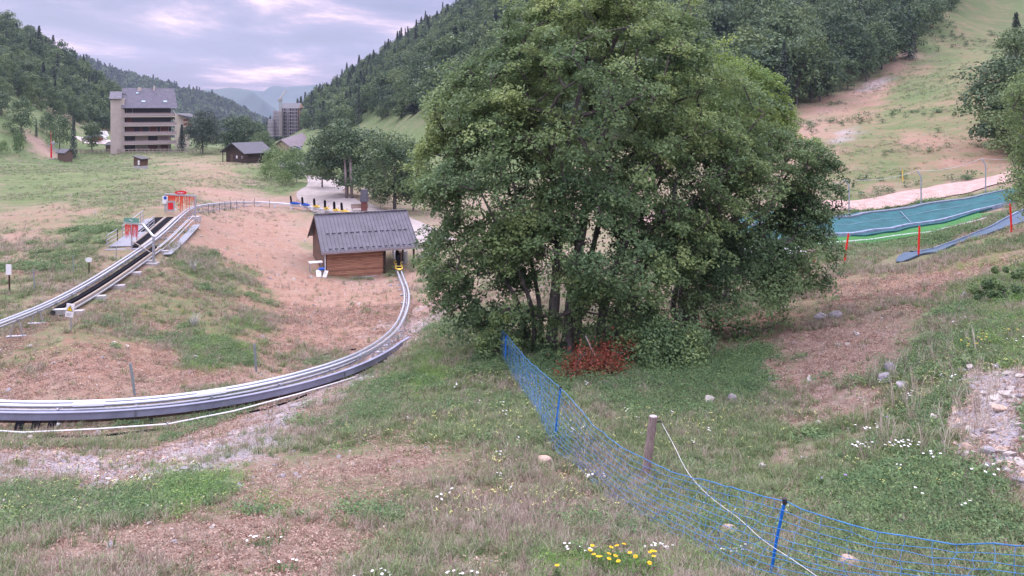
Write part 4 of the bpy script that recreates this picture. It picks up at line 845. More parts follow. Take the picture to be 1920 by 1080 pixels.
# ---------------------------------------------------------------- village down the valley
TD = 455.0; m_scaf = mat("grey_unpainted_facade", (.27,.25,.28), .9, var=.2, scale=.3); m_scaf2 = mat("ochre_gable_boards", (.48,.30,.20), .9, var=.2, scale=.6)
tw = empty("scaffolded_tower", P(536,258,TD).tolist(), 0, "tall apartment tower wrapped in scaffolding far down the valley", "building")
b_ = MB()
def quad_tower(x0, x1, x2, y0, y1, name, m1, m2, dl=8, dr=14):
    """two visible faces: front x0..x1, side x1..x2 receding"""
    a, b, c_ = P(x0,y1,TD+dl)[:2], P(x1,y1,TD)[:2], P(x2,y1,TD+dr)[:2]; d_ = a + c_ - b; z1, z0 = (HY-y0)/F*TD, (HY-y1)/F*TD
    v = [(*q, z0) for q in (a,b,c_,d_)] + [(*q, z1) for q in (a,b,c_,d_)]
    MB().add(v, [(0,1,5,4),(2,3,7,6),(3,0,4,7),(4,5,6,7)]).build(name, m1, tw); MB().add(v, [(1,2,6,5)]).build("gable_"+name, m2, tw); return a, b, c_, d_
qa = quad_tower(527,558,568.5,202.5,254,"wall",m_scaf,m_scaf2); quad_tower(512,527,531,208,256,"stepped_wall",m_scaf,m_scaf,3,6); quad_tower(502,513,516,224,256,"low_wing",m_scaf,m_scaf,2,6)
a, b, c_, d_ = [np.array(q) for q in qa]; zt = (HY-202.5)/F*TD; zr_ = (HY-193)/F*TD; m1_ = (b+c_)/2; m2_ = (a+d_)/2
o1 = (b-a)/np.linalg.norm(b-a)*.8
MB().add([(*(a-o1),zt-.3),(*(b+o1),zt-.3),(*(m1_+o1),zr_),(*(m2_-o1),zr_),(*(c_+o1),zt-.3),(*(d_-o1),zt-.3)], [(0,1,2,3),(3,2,4,5),(0,3,5),(0,5,4,1)]).build("roof", m_slate, tw)
MB().add([(*(b+o1*.95),zt-.3),(*(c_+o1*.95),zt-.3),(*(m1_+o1*.95),zr_-.1)], [(0,1,2)]).build("gable_peak", m_scaf2, tw)
b_ = MB(); n_ = (b-a)/np.linalg.norm(b-a); of = np.array((-n_[1],n_[0]))*-1; of = of if of[1] < 0 else -of
for k in range(8):
    z = (HY-(253-6.5*k))/F*TD
    for j in range(6):
        if j in (2,): continue
        p = a + (b-a)*((j+.5)/6) + of*.06; h = n_*.75
        MB().add([(*(p-h),z),(*(p+h),z),(*(p+h),z+1.3),(*(p-h),z+1.3)], [(0,1,2,3)]).build("window", m_dark, tw)
b_ = MB()
for k in range(9):
    z = (HY-(254.5-6.5*k))/F*TD; b_.beam((*(a+of*1.0),z),(*(b+of*1.0),z),.8,.14)
    n2 = (c_-b)/np.linalg.norm(c_-b); of2 = np.array((n2[1],-n2[0])); b_.beam((*(b+of2*1.),z),(*(c_+of2*1.),z),.8,.16)
    if k < 8: q0, q1 = P(512,256,TD-.5), P(527,256,TD-.5); b_.beam((*q0[:2],z),(*q1[:2],z),.6,.12)
    if k < 5: q0, q1 = P(501,256,TD-.5), P(513,256,TD-.5); b_.beam((*q0[:2],z),(*q1[:2],z),.6,.12)
for t_ in np.linspace(0,1,9): p = a+(b-a)*t_+of*1.3; b_.beam((*p,(HY-257)/F*TD),(*p,(HY-203)/F*TD),.12,.12)
for t_ in np.linspace(0,1,4): p = b+(c_-b)*t_+of2*1.3; b_.beam((*p,(HY-257)/F*TD),(*p,(HY-200)/F*TD),.12,.12)
b_.build("scaffolding", mat("scaffold_boards", (.46,.42,.44), .8), tw)
cr_ = empty("tower_crane", P(527,256,TD-12).tolist(), 0, "slender pale tower crane standing before the scaffolded tower", "crane")
D_ = TD-12; b_ = MB()
for dx_ in (-.55,.55):
    for dy_ in (-.55,.55): b_.beam(P(526.5,256,D_)+np.array((dx_,dy_,0)), P(526.5,184,D_)+np.array((dx_,dy_,0)), .16, .16)
for k in range(22): z0 = P(526.5,256-k*3.2,D_); s_ = (-1)**k; b_.beam(z0+np.array((-.55*s_,-.55,0)), z0+np.array((.55*s_,-.55,1.0)), .10, .10)
m_crane = mat("pale_crane_steel", (.33,.30,.27), .8); b_.build("mast", m_crane, cr_); MB().beam(P(524,187,D_), P(536,170,D_+6), .5, .5).build("jib", m_crane, cr_); MB().box(*(lambda q: (q[0]-1,q[0]+1,q[1]-1,q[1]+1,q[2]-.6,q[2]+.6))(P(525,188,D_))).build("cab", m_crane, cr_)
# long low building in front of the tower
lo = empty("long_village_house", P(535,283,330).tolist(), 0, "long low ochre house with purple-grey roof and skylights down the valley", "building")
q = [P(509,285,318), P(546,287,312), P(583,262,385), P(548,254,400)]; ze_ = (HY-276)/F*315; 
A_, B_, C_, E_ = [x[:2] for x in q]; zb_ = -24; zr_ = (HY-261)/F*322; mAB = (A_+B_)/2; mCE = (C_+E_)/2; z2 = (HY-256)/F*385*1.0; ext = (mAB-mCE)/np.linalg.norm(mAB-mCE)*1.5
v = [(*A_,zb_),(*B_,zb_),(*C_,zb_),(*E_,zb_),(*A_,ze_),(*B_,ze_),(*C_,ze_),(*E_,ze_),(*mAB,zr_),(*mCE,zr_)]
MB().add(v, [(0,1,5,8,4),(1,2,6,5),(2,3,7,9,6),(3,0,4,7)]).build("wall", mat("ochre_render", (.42,.30,.24), .9, var=.1), lo)
ww = (B_-A_)/np.linalg.norm(B_-A_)*1.5; v = [(*(A_-ww+ext),ze_-.6),(*(mAB+ext),zr_+.2),(*(mCE-ext),zr_+.2),(*(E_-ww-ext),ze_-.6),(*(B_+ww+ext),ze_-.6),(*(C_+ww-ext),ze_-.6)]
rf_ = MB().add(v+[(x,y,z-.35) for x,y,z in v], [(0,1,2,3),(1,4,5,2),(9,8,7,6),(8,11,10,7),(0,6,7,1),(1,7,10,4),(4,10,11,5)]).build("roof", mat("purple_grey_roof", (.19,.155,.18), .8, var=.2, scale=.4), lo)
for t_, s_ in ((.2,.35),(.28,.6),(.42,.4),(.5,.65),(.62,.35)):
    p0 = np.array((*(mAB+ext),zr_+.2)); p1 = np.array((*(mCE-ext),zr_+.2)); p2 = np.array((*(B_+ww+ext),ze_-.6)); e1 = (p1-p0); e2 = (p2-p0); c0 = p0+e1*t_+e2*s_; n_ = np.cross(e1,e2); n_ /= np.linalg.norm(n_); n_ = n_ if n_[2] > 0 else -n_
    u1 = e1/np.linalg.norm(e1)*1.2; u2 = e2/np.linalg.norm(e2)*.6; MB().add([c0-u1-u2+n_*.1,c0+u1-u2+n_*.1,c0+u1+u2+n_*.1,c0-u1+u2+n_*.1], [(0,1,2,3)]).build("skylight", m_white, rf_)
# low roofs and walls by the road
lr = empty("flat_roof_garage", (G(562,326)-np.array((0,0,.9))).tolist(), R(20), "flat roofed grey garage half hidden by bushes above the road", "garage")
MB().box(-3.6,3.0,-2,5,-1,2.6).build("walls", mat("brown_grey_wall", (.16,.12,.12), .9, var=.2), lr, world=False); MB().box(-4.0,3.4,-2.5,5.4,2.6,2.9).build("roof", mat("pale_flat_roof", (.40,.37,.42), .8, var=.1), lr, world=False)
MB().box(2.2,3.03,-2.04,-1.7,-1,2.6).build("corner_post", m_dwood, lr, world=False)
MB().box(0,2,-2.06,-2.02,-1,1.8).build("gate", m_dwood, lr, world=False)
car(G(548,284)+np.array((0,0,.4)), .4, m_cwh, 4.4, 1.8, 1.5, "white car by the gable of the long village house").__setitem__('group', "cars by the village house")
car(G(555,283)+np.array((0,0,.4)), .2, m_cbl, 4.4, 1.8, 1.5, "silver car beside the white one by the village house").__setitem__('group', "cars by the village house")
# street fixtures beside the road behind the shed
g = G(683,398); ch_ = empty("brick_chimney", (g+np.array((0,0,0))).tolist(), 0, "red-brown masonry pillar with dark top poking up behind the shed roof", "pillar")
MB().box(-.35,.35,-.35,.35,0,1.4).build("shaft", mat("red_brown_brick", (.15,.06,.05), .9, var=.3, scale=4), ch_, world=False); MB().add([(-.5,-.5,1.4),(.5,-.5,1.4),(.5,.5,1.4),(-.5,.5,1.4),(-.38,-.38,3.0),(.38,-.38,3.0),(.38,.38,3.0),(-.38,.38,3.0)], [(0,3,2,1),(4,5,6,7),(0,1,5,4),(1,2,6,5),(2,3,7,6),(3,0,4,7)]).build("cowl", m_slate, ch_, world=False)
g = G(674,396); bn = empty("wooden_bench", g.tolist(), .2, "weathered red-brown bench beside the road behind the shed", "bench")
MB().box(-1.1,1.1,-.25,.25,.42,.5).build("seat", m_rwood, bn, world=False); MB().box(-1.1,1.1,.2,.28,.55,.95).build("backrest", m_plank, bn, world=False)
for x in (-.9,.9): MB().box(x-.06,x+.06,-.2,.25,-.1,.42).build("leg", m_conc, bn, world=False)
# ---------------------------------------------------------------- tubing lanes on the right
m_lane = mat("teal_sliding_carpet", (.018,.095,.110), .85, var=.30, scale=1.2, stretch=(1,1,1)); m_lane2 = mat("blue_sliding_carpet", (.075,.115,.17), .9, var=.2, scale=1.2); m_edge = mat("pale_blue_lane_edge", (.20,.25,.34), .8, var=.3); m_astro = mat("green_artificial_turf", (.04,.16,.04), .9, var=.2, scale=4); m_lane3 = mat("grey_green_carpet_edge", (.16,.19,.24), .9, var=.2)
def mid(px, ya, yb, t=.5): a, b = G(px, ya), G(px, yb); return a*(1-t) + b*t
pxs = (1250,1350,1450,1560,1640,1720,1800,1870,1960); far_ = (431,427,421,411,402,391,379,364,347); nea_ = (466,463,456,445,437,425,409,391,370)
e1 = [G(x, y) for x, y in zip(pxs, far_)]; e2 = [G(x, y) for x, y in zip(pxs, nea_)]
ln = empty("tubing_lane", e2[3].tolist(), 0, "wide teal carpet slide lane with pale edge curving across the right slope", "slide lane")
wd_ = [float(np.linalg.norm((a-b)[:2]))*.92 for a, b in zip(e1, e2)]
drape("carpet", [(a+b)/2 for a, b in zip(e1, e2)], wd_, .10, m_lane, 1.0, .12, ln, 13, shape=lambda c_: .5*c_*c_)
drape("far_edge", [a for a in e1], [.35], .30, m_lane3, 1.0, .2, ln, 3)
drape("near_edge", [b for b in e2], [.28], .34, m_edge, 1.0, .34, ln, 3)
drape("center_seam", [(a*.62+b*.38) for a, b in zip(e1, e2)], [.06], .155, m_edge, 1.0, 0, ln, 2)
for t_ in (1700,): MB().beam(G(1688,400)+np.array((0,0,.20)), G(1708,421)+np.array((0,0,.20)), .05, .03).build("cross_seam", m_edge, ln)
g1_ = [G(x, y) for x, y in ((1430,470),(1500,463),(1560,454),(1640,446),(1720,434),(1800,418),(1850,402))]
tf = lab(drape("turf_strip", g1_, [2.4,2.7,2.9,3.1,3.1,2.9,2.2], .10, m_astro, 1.0, .05, None, 5, kind=None), "bright green artificial turf strip along the lower edge of the teal lane", "turf strip")
bs = [G(x, y) for x, y in ((1440,478),(1560,460),(1640,453),(1720,442),(1800,426),(1850,413))]; bq = smooth_path(bs, .8); bq[:,2] = H(bq[:,0], bq[:,1])+.22; b_ = MB().tube(bq, .035, 5); lab(b_.build("boundary_rope", m_white), "thin white cord bordering the green turf strip", "cord")
l2 = [G(x, y) for x, y in ((1690,492),(1740,474),(1790,458),(1850,436),(1900,414),(1960,390))]
o2 = empty("narrow_slide_lane", l2[1].tolist(), 0, "narrow blue carpet slide lane half hidden by the grassy rise on the right", "slide lane")
drape("carpet", l2, [.6,1.9,2.6,2.9,3.2,3.2], .06, m_lane2, .8, .1, o2, 7, shape=lambda c_: .3*c_*c_); drape("far_edge", [q+np.array((-.5,1.1,0)) for q in l2[1:]], [.2], .20, m_edge, .8, .3, o2, 3)
g = G(1478,487); D_ = g[1]; aj = empty("landing_airbag", g.tolist(), 0, "big white inflated landing cushion glimpsed behind the right-hand tree", "air cushion")
b_ = MB(); n = 22
for px0, px1, y_, r_ in ((1352,1512,488,.62),(1356,1508,478,.55)):
    pts = [P(x, y_ - 4*math.sin(i), D_+1.5) for i, x in enumerate(np.linspace(px0,px1,n))]; b_.tube(pts, [r_*(.55+.45*math.sin(math.pi*(i+.5)/n)**.4) for i in range(n)], 10)
b_.build("cushion", m_white, aj, smooth=True)
for x, c_ in ((1370,m_blue),(1392,m_blue),(1404,m_red2),(1420,m_red2),(1425,m_blue)): q = P(x,468,D_+3); MB().tube([q-np.array((0,0,1.)), q], .22, 8).build("corner_pillar", c_, aj)
# red marker poles
m_redp = mat("red_marker_pole", (.72,.03,.02), .5)
for x0,y0,x1,y1,lb_ in ((1591,438,1582,497,"leaning red marker pole nearest the big tree"),(1724,424,1722,480,"upright red marker pole in front of the green turf strip"),(1894,382,1897,436,"red marker pole beside the narrow blue lane near the photo's right edge"),(1527,478,1527,495,"red marker pole half hidden by the hanging tree branches")):
    g = G(x1,y1); t = P(x0,y0,g[1]); o = empty("marker_pole", g.tolist(), 0, lb_, "marker pole", "red marker poles on the slope")
    MB().tube([g-np.array((0,0,.3)), (g+t)/2, t], .055, 6).build("pole", m_redp, o); MB().tube([(g*.55+t*.45), (g*.53+t*.47)], .075, 6).build("collar", m_redp, o)
g = G(1693,340); t = P(1692,319,g[1]); MBo = MB().tube([g, (g+t)/2, t], .06, 5); lab(MBo.build("yellow_pole", m_yel), "thin yellow marker pole on the slope above the pink track", "marker pole")
# cranked lamp-like posts with cable
ps = []
for k_, (x, y0, y1, lb_) in enumerate(((1592,337,402,"cranked grey metal post nearest the big tree above the teal lane"),(1727,320,385,"middle cranked grey metal post between lane and pink track"),(1848,297,366,"rightmost cranked grey metal post above the teal lane"))):
    g = G(x, y1); o = empty("cranked_post", g.tolist(), 0, lb_, "post", "cranked metal posts along the teal lane"); D_ = g[1]; h = (y1-y0)/F*D_
    MB().tube([g-np.array((0,0,.3)), g+np.array((0,0,h*.82)), g+np.array((-.35,0,h))], .06, 6).build("pole", m_galv, o); ps.append(g+np.array((-.35,0,h)))
def cable(name, pts, sag, r, m, label, cat="cable"):
    out_ = []
    for a, b in zip(pts[:-1], pts[1:]):
        for t_ in np.linspace(0,1,12,endpoint=False): out_.append(a*(1-t_)+b*t_-np.array((0,0,sag*4*t_*(1-t_))))
    out_.append(pts[-1]); return lab(MB().tube(out_, r, 5).build(name, m), label, cat)
cable("overhead_cable", [P(1380,352,75), P(1500,350,74)]+ps+[P(2000,287,80)], .35, .013, m_galv, "thin pale cable strung between the cranked metal posts")
# ---------------------------------------------------------------- blue net fence
m_net = mat("blue_net_cord", (.06,.20,.44), .75, var=.25, scale=8); m_bpost = mat("blue_net_post", (.008,.13,.50), .45)
NP = [(915,590,912,640,'h'),(949,628,947,692,''),(1051,728,1039,824,''),(1471,941,1441,1083,''),(1990,1028,1965,1190,'')]
fn = empty("net_fence", G(1039,824).tolist(), 0, "sagging blue net fence on blue posts winding down the foreground meadow", "net fence")
tops, bots = [], []
for x0,y0,x1,y1,_ in NP:
    g = G(x1,y1); D_ = g[1]; t = P(x0,y0,D_); tops.append(t); bots.append(g)
    MB().tube([g-np.array((0,0,.15)), (g+t)/2, t], .024, 8).build("post", m_bpost, fn); MB().tube([t-np.array((0,0,.03)), t+np.array((0,0,.05))], .034, 8).build("cap", m_blacksteel, fn)
# top line and base line follow the photo between the posts
TL = [tops[0], tops[1], (tops[1]*.5+tops[2]*.5)-np.array((0,0,.12)), tops[2]] + [P(x,y,D_) for x,y,D_ in ((1130,812,17.6),(1230,872,15.6),(1330,903,14.0))] + [tops[3]] + [P(x,y,D_) for x,y,D_ in ((1590,983,11.0),(1750,1014,10.5))] + [tops[4]]
BL = [bots[0], bots[1], G(1000,770), G(1032,838), G(1085,880), G(1160,955), G(1290,1035), G(1400,1095), G(1580,1130), G(1750,1160), bots[4]]
tl = smooth_path(TL, .05); bl = smooth_path(BL, .05); NC = int(np.linalg.norm(np.diff(tl, axis=0), axis=1).sum()/.28); 
def resamp(p, n): s = np.r_[0, np.cumsum(np.linalg.norm(np.diff(p, axis=0), axis=1))]; q = np.linspace(0, s[-1], n); return np.stack([np.interp(q, s, p[:, k]) for k in range(3)], 1)
# key knots so that top and base run in step
kt = [np.argmin(np.linalg.norm(tl-q, axis=1)) for q in TL]; kb = [np.argmin(np.linalg.norm(bl-q, axis=1)) for q in BL]
tl2, bl2 = [], []
for i in range(len(TL)-1):
    n = max(3, int(np.linalg.norm(TL[i+1]-TL[i])/.22)); tl2.append(resamp(tl[kt[i]:kt[i+1]+1], n)[:-1]); bl2.append(resamp(bl[kb[i]:kb[i+1]+1], n)[:-1])
tl2 = np.vstack(tl2); bl2 = np.vstack(bl2); NR = 13; rows_ = []
for r_ in range(NR):
    t_ = r_/(NR-1); q = tl2*(1-t_) + bl2*t_; q[:, 2] -= .10*math.sin(math.pi*t_); q += rng.normal(0, .012, q.shape)
    gz = H(q[:, 0], q[:, 1]) + .06; q[:, 2] = np.maximum(q[:, 2], gz); rows_.append(q)
b_ = MB()
for r_, q in enumerate(rows_[1:-1]): b_.tube(q, .0048, 4, caps=False)
b_.build("net_strand", m_net, fn); b_ = MB()
for i in range(0, len(tl2)):
    q = np.array([rows_[r_][i] + (rng.normal(0, .02, 3) if 0 < r_ < NR-1 else 0) for r_ in range(NR)]); b_.tube(q, .0036, 4, caps=False)
b_.build("net_mesh", m_net, fn)
MB().tube(rows_[0], .0085, 6).build("top_cord", m_net, fn); MB().tube(rows_[-1], .008, 5).build("bottom_cord", m_net, fn)
# wooden post with loose wire
g = G(1210,898); t = P(1225,781,g[1]); wp_ = empty("wooden_post", g.tolist(), 0, "weathered round wooden post leaning behind the blue net", "post")
m_wpost = mat("weathered_grey_wood", (.25,.19,.18), .9, var=.4, scale=5, stretch=(8,8,1), bump=.6)
q_ = np.array([g*(1-k/10)+t*(k/10) for k in range(-2,11)]); MB().tube(q_, [.098+.006*math.sin(k*2.1) for k in range(13)], 12).build("shaft", m_wpost, wp_)
MB().tube([t+np.array((0,0,-.004)), t+np.array((0,0,.012))], .086, 12).build("end_grain", mat("pale_end_grain", (.36,.33,.36), .9, var=.2, scale=20), wp_)
MB().tube([t+np.array((.05,0,-.12)), t+np.array((.16,-.04,-.10)), t+np.array((.19,-.04,-.16))], .016, 6).build("insulator", m_blacksteel, wp_)
wpts = [t+np.array((.18,-.05,-.13))] + [P(x,y,D_) for x,y,D_ in ((1262,832,15.7),(1290,886,14.8),(1330,930,13.8),(1385,972,12.8),(1430,1012,12.1),(1490,1052,11.3),(1560,1100,10.8))]
lab(MB().tube(smooth_path(wpts,.08), .0042, 5).build("fence_wire", m_white, smooth=True), "loose white electric fence wire hanging from the wooden post", "wire")
# ---------------------------------------------------------------- trees
m_bark = mat("grey_bark", (.13,.117,.112), .95, var=.55, scale=4, stretch=(1,1,.35), bump=.7)
m_limb = mat("dark_limb_bark", (.085,.075,.07), .95, var=.4, scale=5); m_barkp = mat("pale_bark", (.24,.20,.20), .95, var=.3, scale=4)
m_leafA = leafmat("maple_leaf", (.080,.145,.070), (.165,.25,.105), (.30,.385,.145), rnd=False)
m_leafC = leafmat("young_yellow_green_leaf", (.10,.18,.055), (.19,.29,.08), (.31,.41,.12), rnd=False)
m_leafD = leafmat("woodland_leaf", (.052,.092,.052), (.092,.148,.068), (.155,.215,.090), trans=.15)
m_leafL = leafmat("light_shrub_leaf", (.06,.11,.05), (.11,.18,.065), (.17,.25,.09), trans=.2)
m_needle = leafmat("conifer_needle", (.040,.062,.048), (.062,.092,.062), (.095,.13,.080), trans=.05)
m_dead = leafmat("dead_rust_leaf", (.12,.035,.022), (.25,.07,.04), (.36,.14,.09), rnd=False)
def frames(nrm, r_):
    """two axes spanning the plane of each normal"""
    nrm = nrm / np.maximum(np.linalg.norm(nrm, axis=1, keepdims=True), 1e-9)
    a = r_.normal(size=nrm.shape); a -= nrm * (a*nrm).sum(1, keepdims=True); a /= np.maximum(np.linalg.norm(a, axis=1, keepdims=True), 1e-9)
    return a, np.cross(nrm, a), nrm
def leaves(pos, nrm, size, tint, r_, asp=.62, fold=.18):
    """kite shaped leaves, slightly folded"""
    n = len(pos); a, b, c_ = frames(nrm, r_); s_ = (size * r_.uniform(.65, 1.25, n))[:, None]
    v = np.stack([pos - a*s_*.5, pos + b*s_*asp*.5 + c_*s_*fold*.5, pos + a*s_*.5 - c_*s_*fold*.3, pos - b*s_*asp*.5 + c_*s_*fold*.5], 1).reshape(-1, 3)
    return v, np.arange(n*4).reshape(n, 4), np.repeat(tint, 4)
def leaf_obj(name, pos, nrm, size, tint, m, parent, r_, origin=(0,0,0), **k):
    v, f, t_ = leaves(pos, nrm, size, tint, r_, **k); me = np_mesh(name, v - np.array(origin), f, 4); attr(me, 'tint', t_); return link(me, name, m, parent)
def grow(trunks, cl, step=.45, sag=.06, r_=None):
    """connects every leaf cluster to the nearest wood; returns nodes, parent index, load"""
    nodes, par, lock = [], [], []
    for t_ in trunks:
        p = smooth_path(t_, step); 
        for i, q in enumerate(p): nodes.append(q); par.append(len(nodes)-2 if i else -1); lock.append(i/len(p) > .25)
    nt_ = len(nodes); cap = nt_ + len(cl)*14; Nn = np.full((cap, 3), 1e6); Nn[:nt_] = nodes; LK = np.zeros(cap, bool); LK[:nt_] = lock; cnt = nt_; cen = np.mean(np.array(nodes), 0)
    order = np.argsort(np.linalg.norm(cl - cen, axis=1))
    ends = []
    for ci in order:
        c_ = cl[ci]; d = np.linalg.norm(Nn[:cnt] - c_, axis=1) + np.where(LK[:cnt], 0, 50) + .5*np.maximum(0, Nn[:cnt, 2]-c_[2]); j = int(np.argmin(d)); a = Nn[j]; l = np.linalg.norm(c_-a); k = min(12, max(1, int(l/step))); pj = j
        for q in range(1, k+1):
            t_ = q/k; p = a*(1-t_) + c_*t_ + np.array((0,0,l*sag*4*t_*(1-t_))) + (r_.normal(0, .045, 3)*min(1,l) if q < k else 0)
            Nn[cnt] = p; LK[cnt] = True; par.append(pj); pj = cnt; cnt += 1
        ends.append((ci, pj))
    load = np.zeros(cnt); 
    for _, e_ in ends: load[e_] += 1
    for i in range(cnt-1, -1, -1):
        if par[i] >= 0: load[par[i]] += load[i]
    return Nn[:cnt], np.array(par), load, nt_
def limbs_obj(Nn, par, load, skip, rmin, rk, m, parent, origin, sides=5, name="branches"):
    i = np.arange(len(Nn)); k = (par >= 0) & (i >= skip); a = Nn[par[k]]; b = Nn[k]
    ra = np.minimum(rmin + rk*np.sqrt(load[par[k]]), .11); rb = np.minimum(rmin + rk*np.sqrt(load[k]), .11); ra = np.minimum(ra, rb*1.5)
    d = b - a; d /= np.maximum(np.linalg.norm(d, axis=1, keepdims=True), 1e-9); x = np.cross(d, np.array((.3,.2,1.0))); x /= np.maximum(np.linalg.norm(x, axis=1, keepdims=True), 1e-9); y = np.cross(d, x); n = len(a); V_ = np.zeros((n, 2*sides, 3))
    for s_ in range(sides):
        an = 2*math.pi*s_/sides; o_ = math.cos(an)*x + math.sin(an)*y; V_[:, s_] = a + o_*ra[:, None]; V_[:, sides+s_] = b + o_*rb[:, None]
    base = np.arange(n)[:, None]*2*sides; f = np.concatenate([base + np.array([s_, (s_+1) % sides, sides+(s_+1) % sides, sides+s_]) for s_ in range(sides)])
    return link(np_mesh(name, V_.reshape(-1, 3) - np.array(origin), f, 4), name, m, parent, smooth=True)
def nz3(p, s_, seed=0):
    q = p*s_ + seed*7.3; return (np.sin(q[:,0]+1.7*np.sin(q[:,1]*.8))+np.sin(q[:,1]*1.1+1.3*np.sin(q[:,2]*.9))+np.sin(q[:,2]*1.2+1.5*np.sin(q[:,0]*.7)))/3
def sample_shell(ells, n, r_, inner=.55):
    w_ = np.array([e_[3]*e_[4]*e_[5] for e_ in ells])**.72; w_ /= w_.sum(); out_ = []
    while len(out_) < n:
        e_ = ells[r_.choice(len(ells), p=w_)]; c_ = P(*e_[:3]); d = r_.normal(size=3); d /= np.linalg.norm(d); rr = r_.uniform(inner**3, 1)**(1/3)
        p = c_ + d*rr*np.array(e_[3:6])*(1 + .13*nz3((d*3+c_)[None], 1.7)[0])
        dp = min(np.linalg.norm((p - P(*q[:3]))/np.array(q[3:6])) for q in ells if q is not e_) if len(ells) > 1 else 2
        if dp < .5 and r_.random() < .8: continue
        if nz3(p[None], 1.35, 2)[0] < -.30 and r_.random() < .85: continue
        out_.append(p)
    return np.array(out_)
def big_tree(name, label, base, trunks, rads, ells, ncl, per, size, mleaf, seed, tint_fn, zmin=1.4, spread=.56, clus_extra=None, cat="tree"):
    r_ = np.random.default_rng(seed); g = base; o = empty(name, g.tolist(), 0, label, cat)
    cl = sample_shell(ells, ncl, r_); gz = H(cl[:, 0], cl[:, 1]); cl = cl[cl[:, 2] > gz + zmin]
    if clus_extra is not None: cl = np.vstack([cl, clus_extra])
    Nn, par, load, nt_ = grow(trunks, cl, r_=r_)
    for t_, ra in zip(trunks, rads):
        p = smooth_path(t_, .3); n = len(p); s_ = np.linspace(0, 1, n); wob_ = 1 + .08*np.sin(np.arange(n)*1.3+seed)
        rr = (ra*(1-s_)**.8 + .025)*wob_; rr[:2] *= (1.30, 1.12); q = p.copy(); q[0, 2] -= .35
        MB().tube(q, rr, 10).build("trunk", m_bark, o, smooth=True)
    limbs_obj(Nn, par, load, nt_, .006, .010, m_limb, o, g)
    cen = np.average(np.array([P(*e_[:3]) for e_ in ells]), axis=0, weights=[e_[3] for e_ in ells])
    n = len(cl); lp, ln_, lt = [], [], []
    outd = cl - cen; outd /= np.linalg.norm(outd, axis=1, keepdims=True); ctint = tint_fn(cl, r_)
    k = r_.poisson(per, n); idx_ = np.repeat(np.arange(n), k); m_ = len(idx_)
    up_ = np.array((0,0,1.0)) * .85 + outd*.55 + r_.normal(0, .25, (n, 3)); a, b, c_ = frames(up_, r_)
    rad = spread*r_.uniform(.6, 1.35, n)[idx_]; th = r_.uniform(0, 2*np.pi, m_); rr = np.sqrt(r_.random(m_))*rad
    pos = cl[idx_] + a[idx_]*(rr*np.cos(th))[:, None] + b[idx_]*(rr*np.sin(th))[:, None] + c_[idx_]*(r_.normal(0, .09, m_) - .35*rr**2)[:, None] + r_.normal(0, .03, (m_, 3))
    nr = c_[idx_] + r_.normal(0, .55, (m_, 3)); t_ = np.clip(ctint[idx_] + r_.normal(0, .10, m_), 0, 1)
    leaf_obj("crown", pos, nr, size, t_, mleaf, o, r_, g); return o
TD_ = 33.0
def T(*pts): return [P(x, y, d) for x, y, d in pts]
bA = Gd(1060, 33.0); gy = (HY - 0)  # base of the clump
def trunk(px, py, rest): g = G(px, py) if False else Gd(px, rest[0][2]); return [g] + T(*rest[1:])
tA = [trunk(1032,665,[(0,0,33),(1040,560,33),(1050,430,33.3),(1060,300,33.6),(1085,180,34),(1112,50,34)]),
      trunk(1062,662,[(0,0,32.6),(1072,560,32.8),(1088,450,33),(1112,330,33.2),(1142,200,33.5),(1175,70,34)]),
      trunk(1078,660,[(0,0,34),(1090,560,34.3),(1120,430,35),(1150,300,35.5)]),
      trunk(1122,655,[(0,0,33.2),(1136,560,33),(1182,430,32.6),(1232,320,32.8),(1272,200,33.5)]),
      trunk(1150,650,[(0,0,33.8),(1166,560,33.5),(1238,460,33),(1305,370,34)]),
      trunk(1005,662,[(0,0,33.2),(992,560,32.8),(935,430,32),(882,320,32)]),
      trunk(990,658,[(0,0,33.6),(968,560,33),(905,480,32.5),(850,430,32.5)]),
      trunk(1018,661,[(0,0,34),(1008,550,34),(975,400,34.3),(940,240,34.5)])]
ellA = [(1115,190,34,5.0,5.0,6.0),(935,330,33,3.5,3.6,3.7),(895,480,33,2.6,2.8,2.3),(1110,455,31.5,4.0,2.6,2.7),(1275,330,34.5,3.6,3.8,4.0),(885,205,34,2.0,2.4,2.3),(1190,520,32,2.9,2.2,1.7),(1035,95,34.5,2.7,3.2,3.2),(1215,90,34.5,2.7,3.0,3.2),(1320,240,35.8,3.2,3.0,3.0),(838,310,33.5,1.5,1.8,2.0)]
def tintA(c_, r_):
    h = (c_[:, 2] + 9)/14; return np.clip(.22 + .38*nz3(c_, .9, 1) + .34*np.clip(h, 0, 1) + r_.normal(0, .12, len(c_)), 0, 1)  # leaf colour gets lighter towards the top of the crown, plus noise
low = np.array([P(x, y, d) for x, y, d in ((842,575,32.5),(870,600,32.3),(900,610,32),(930,590,32),(960,585,31.5),(815,560,33),(835,545,32),(880,570,31.8),(1180,600,31.6),(1210,585,31.5),(1235,600,32),(905,585,32.6),(945,610,32.2),(862,560,32.4),(1215,620,31.2),(1240,640,31),(1262,650,31),(1285,640,31.2),(1300,660,31),(1270,690,30.6),(1240,680,30.8),(1300,620,31.6),(1010,598,32.6),(1045,592,31.8),(1085,598,31.6),(1115,592,31.5),(1155,604,31.4),(1060,612,35),(1100,622,35.3),(1150,618,35.4),(975,608,33.5),(1190,640,33),(1330,570,33),(1320,650,31.3),(1225,655,31))])
low = np.vstack([low + rng.normal(0, .25, low.shape) for _ in range(3)])
big_tree("broadleaf_tree", "huge multi-stemmed broadleaf tree with dark green crown filling the middle of the view", bA, tA, [.22,.24,.18,.20,.16,.085,.075,.09], ellA, 1950, 112, .145, m_leafA, 5, tintA, 2.4, clus_extra=low)
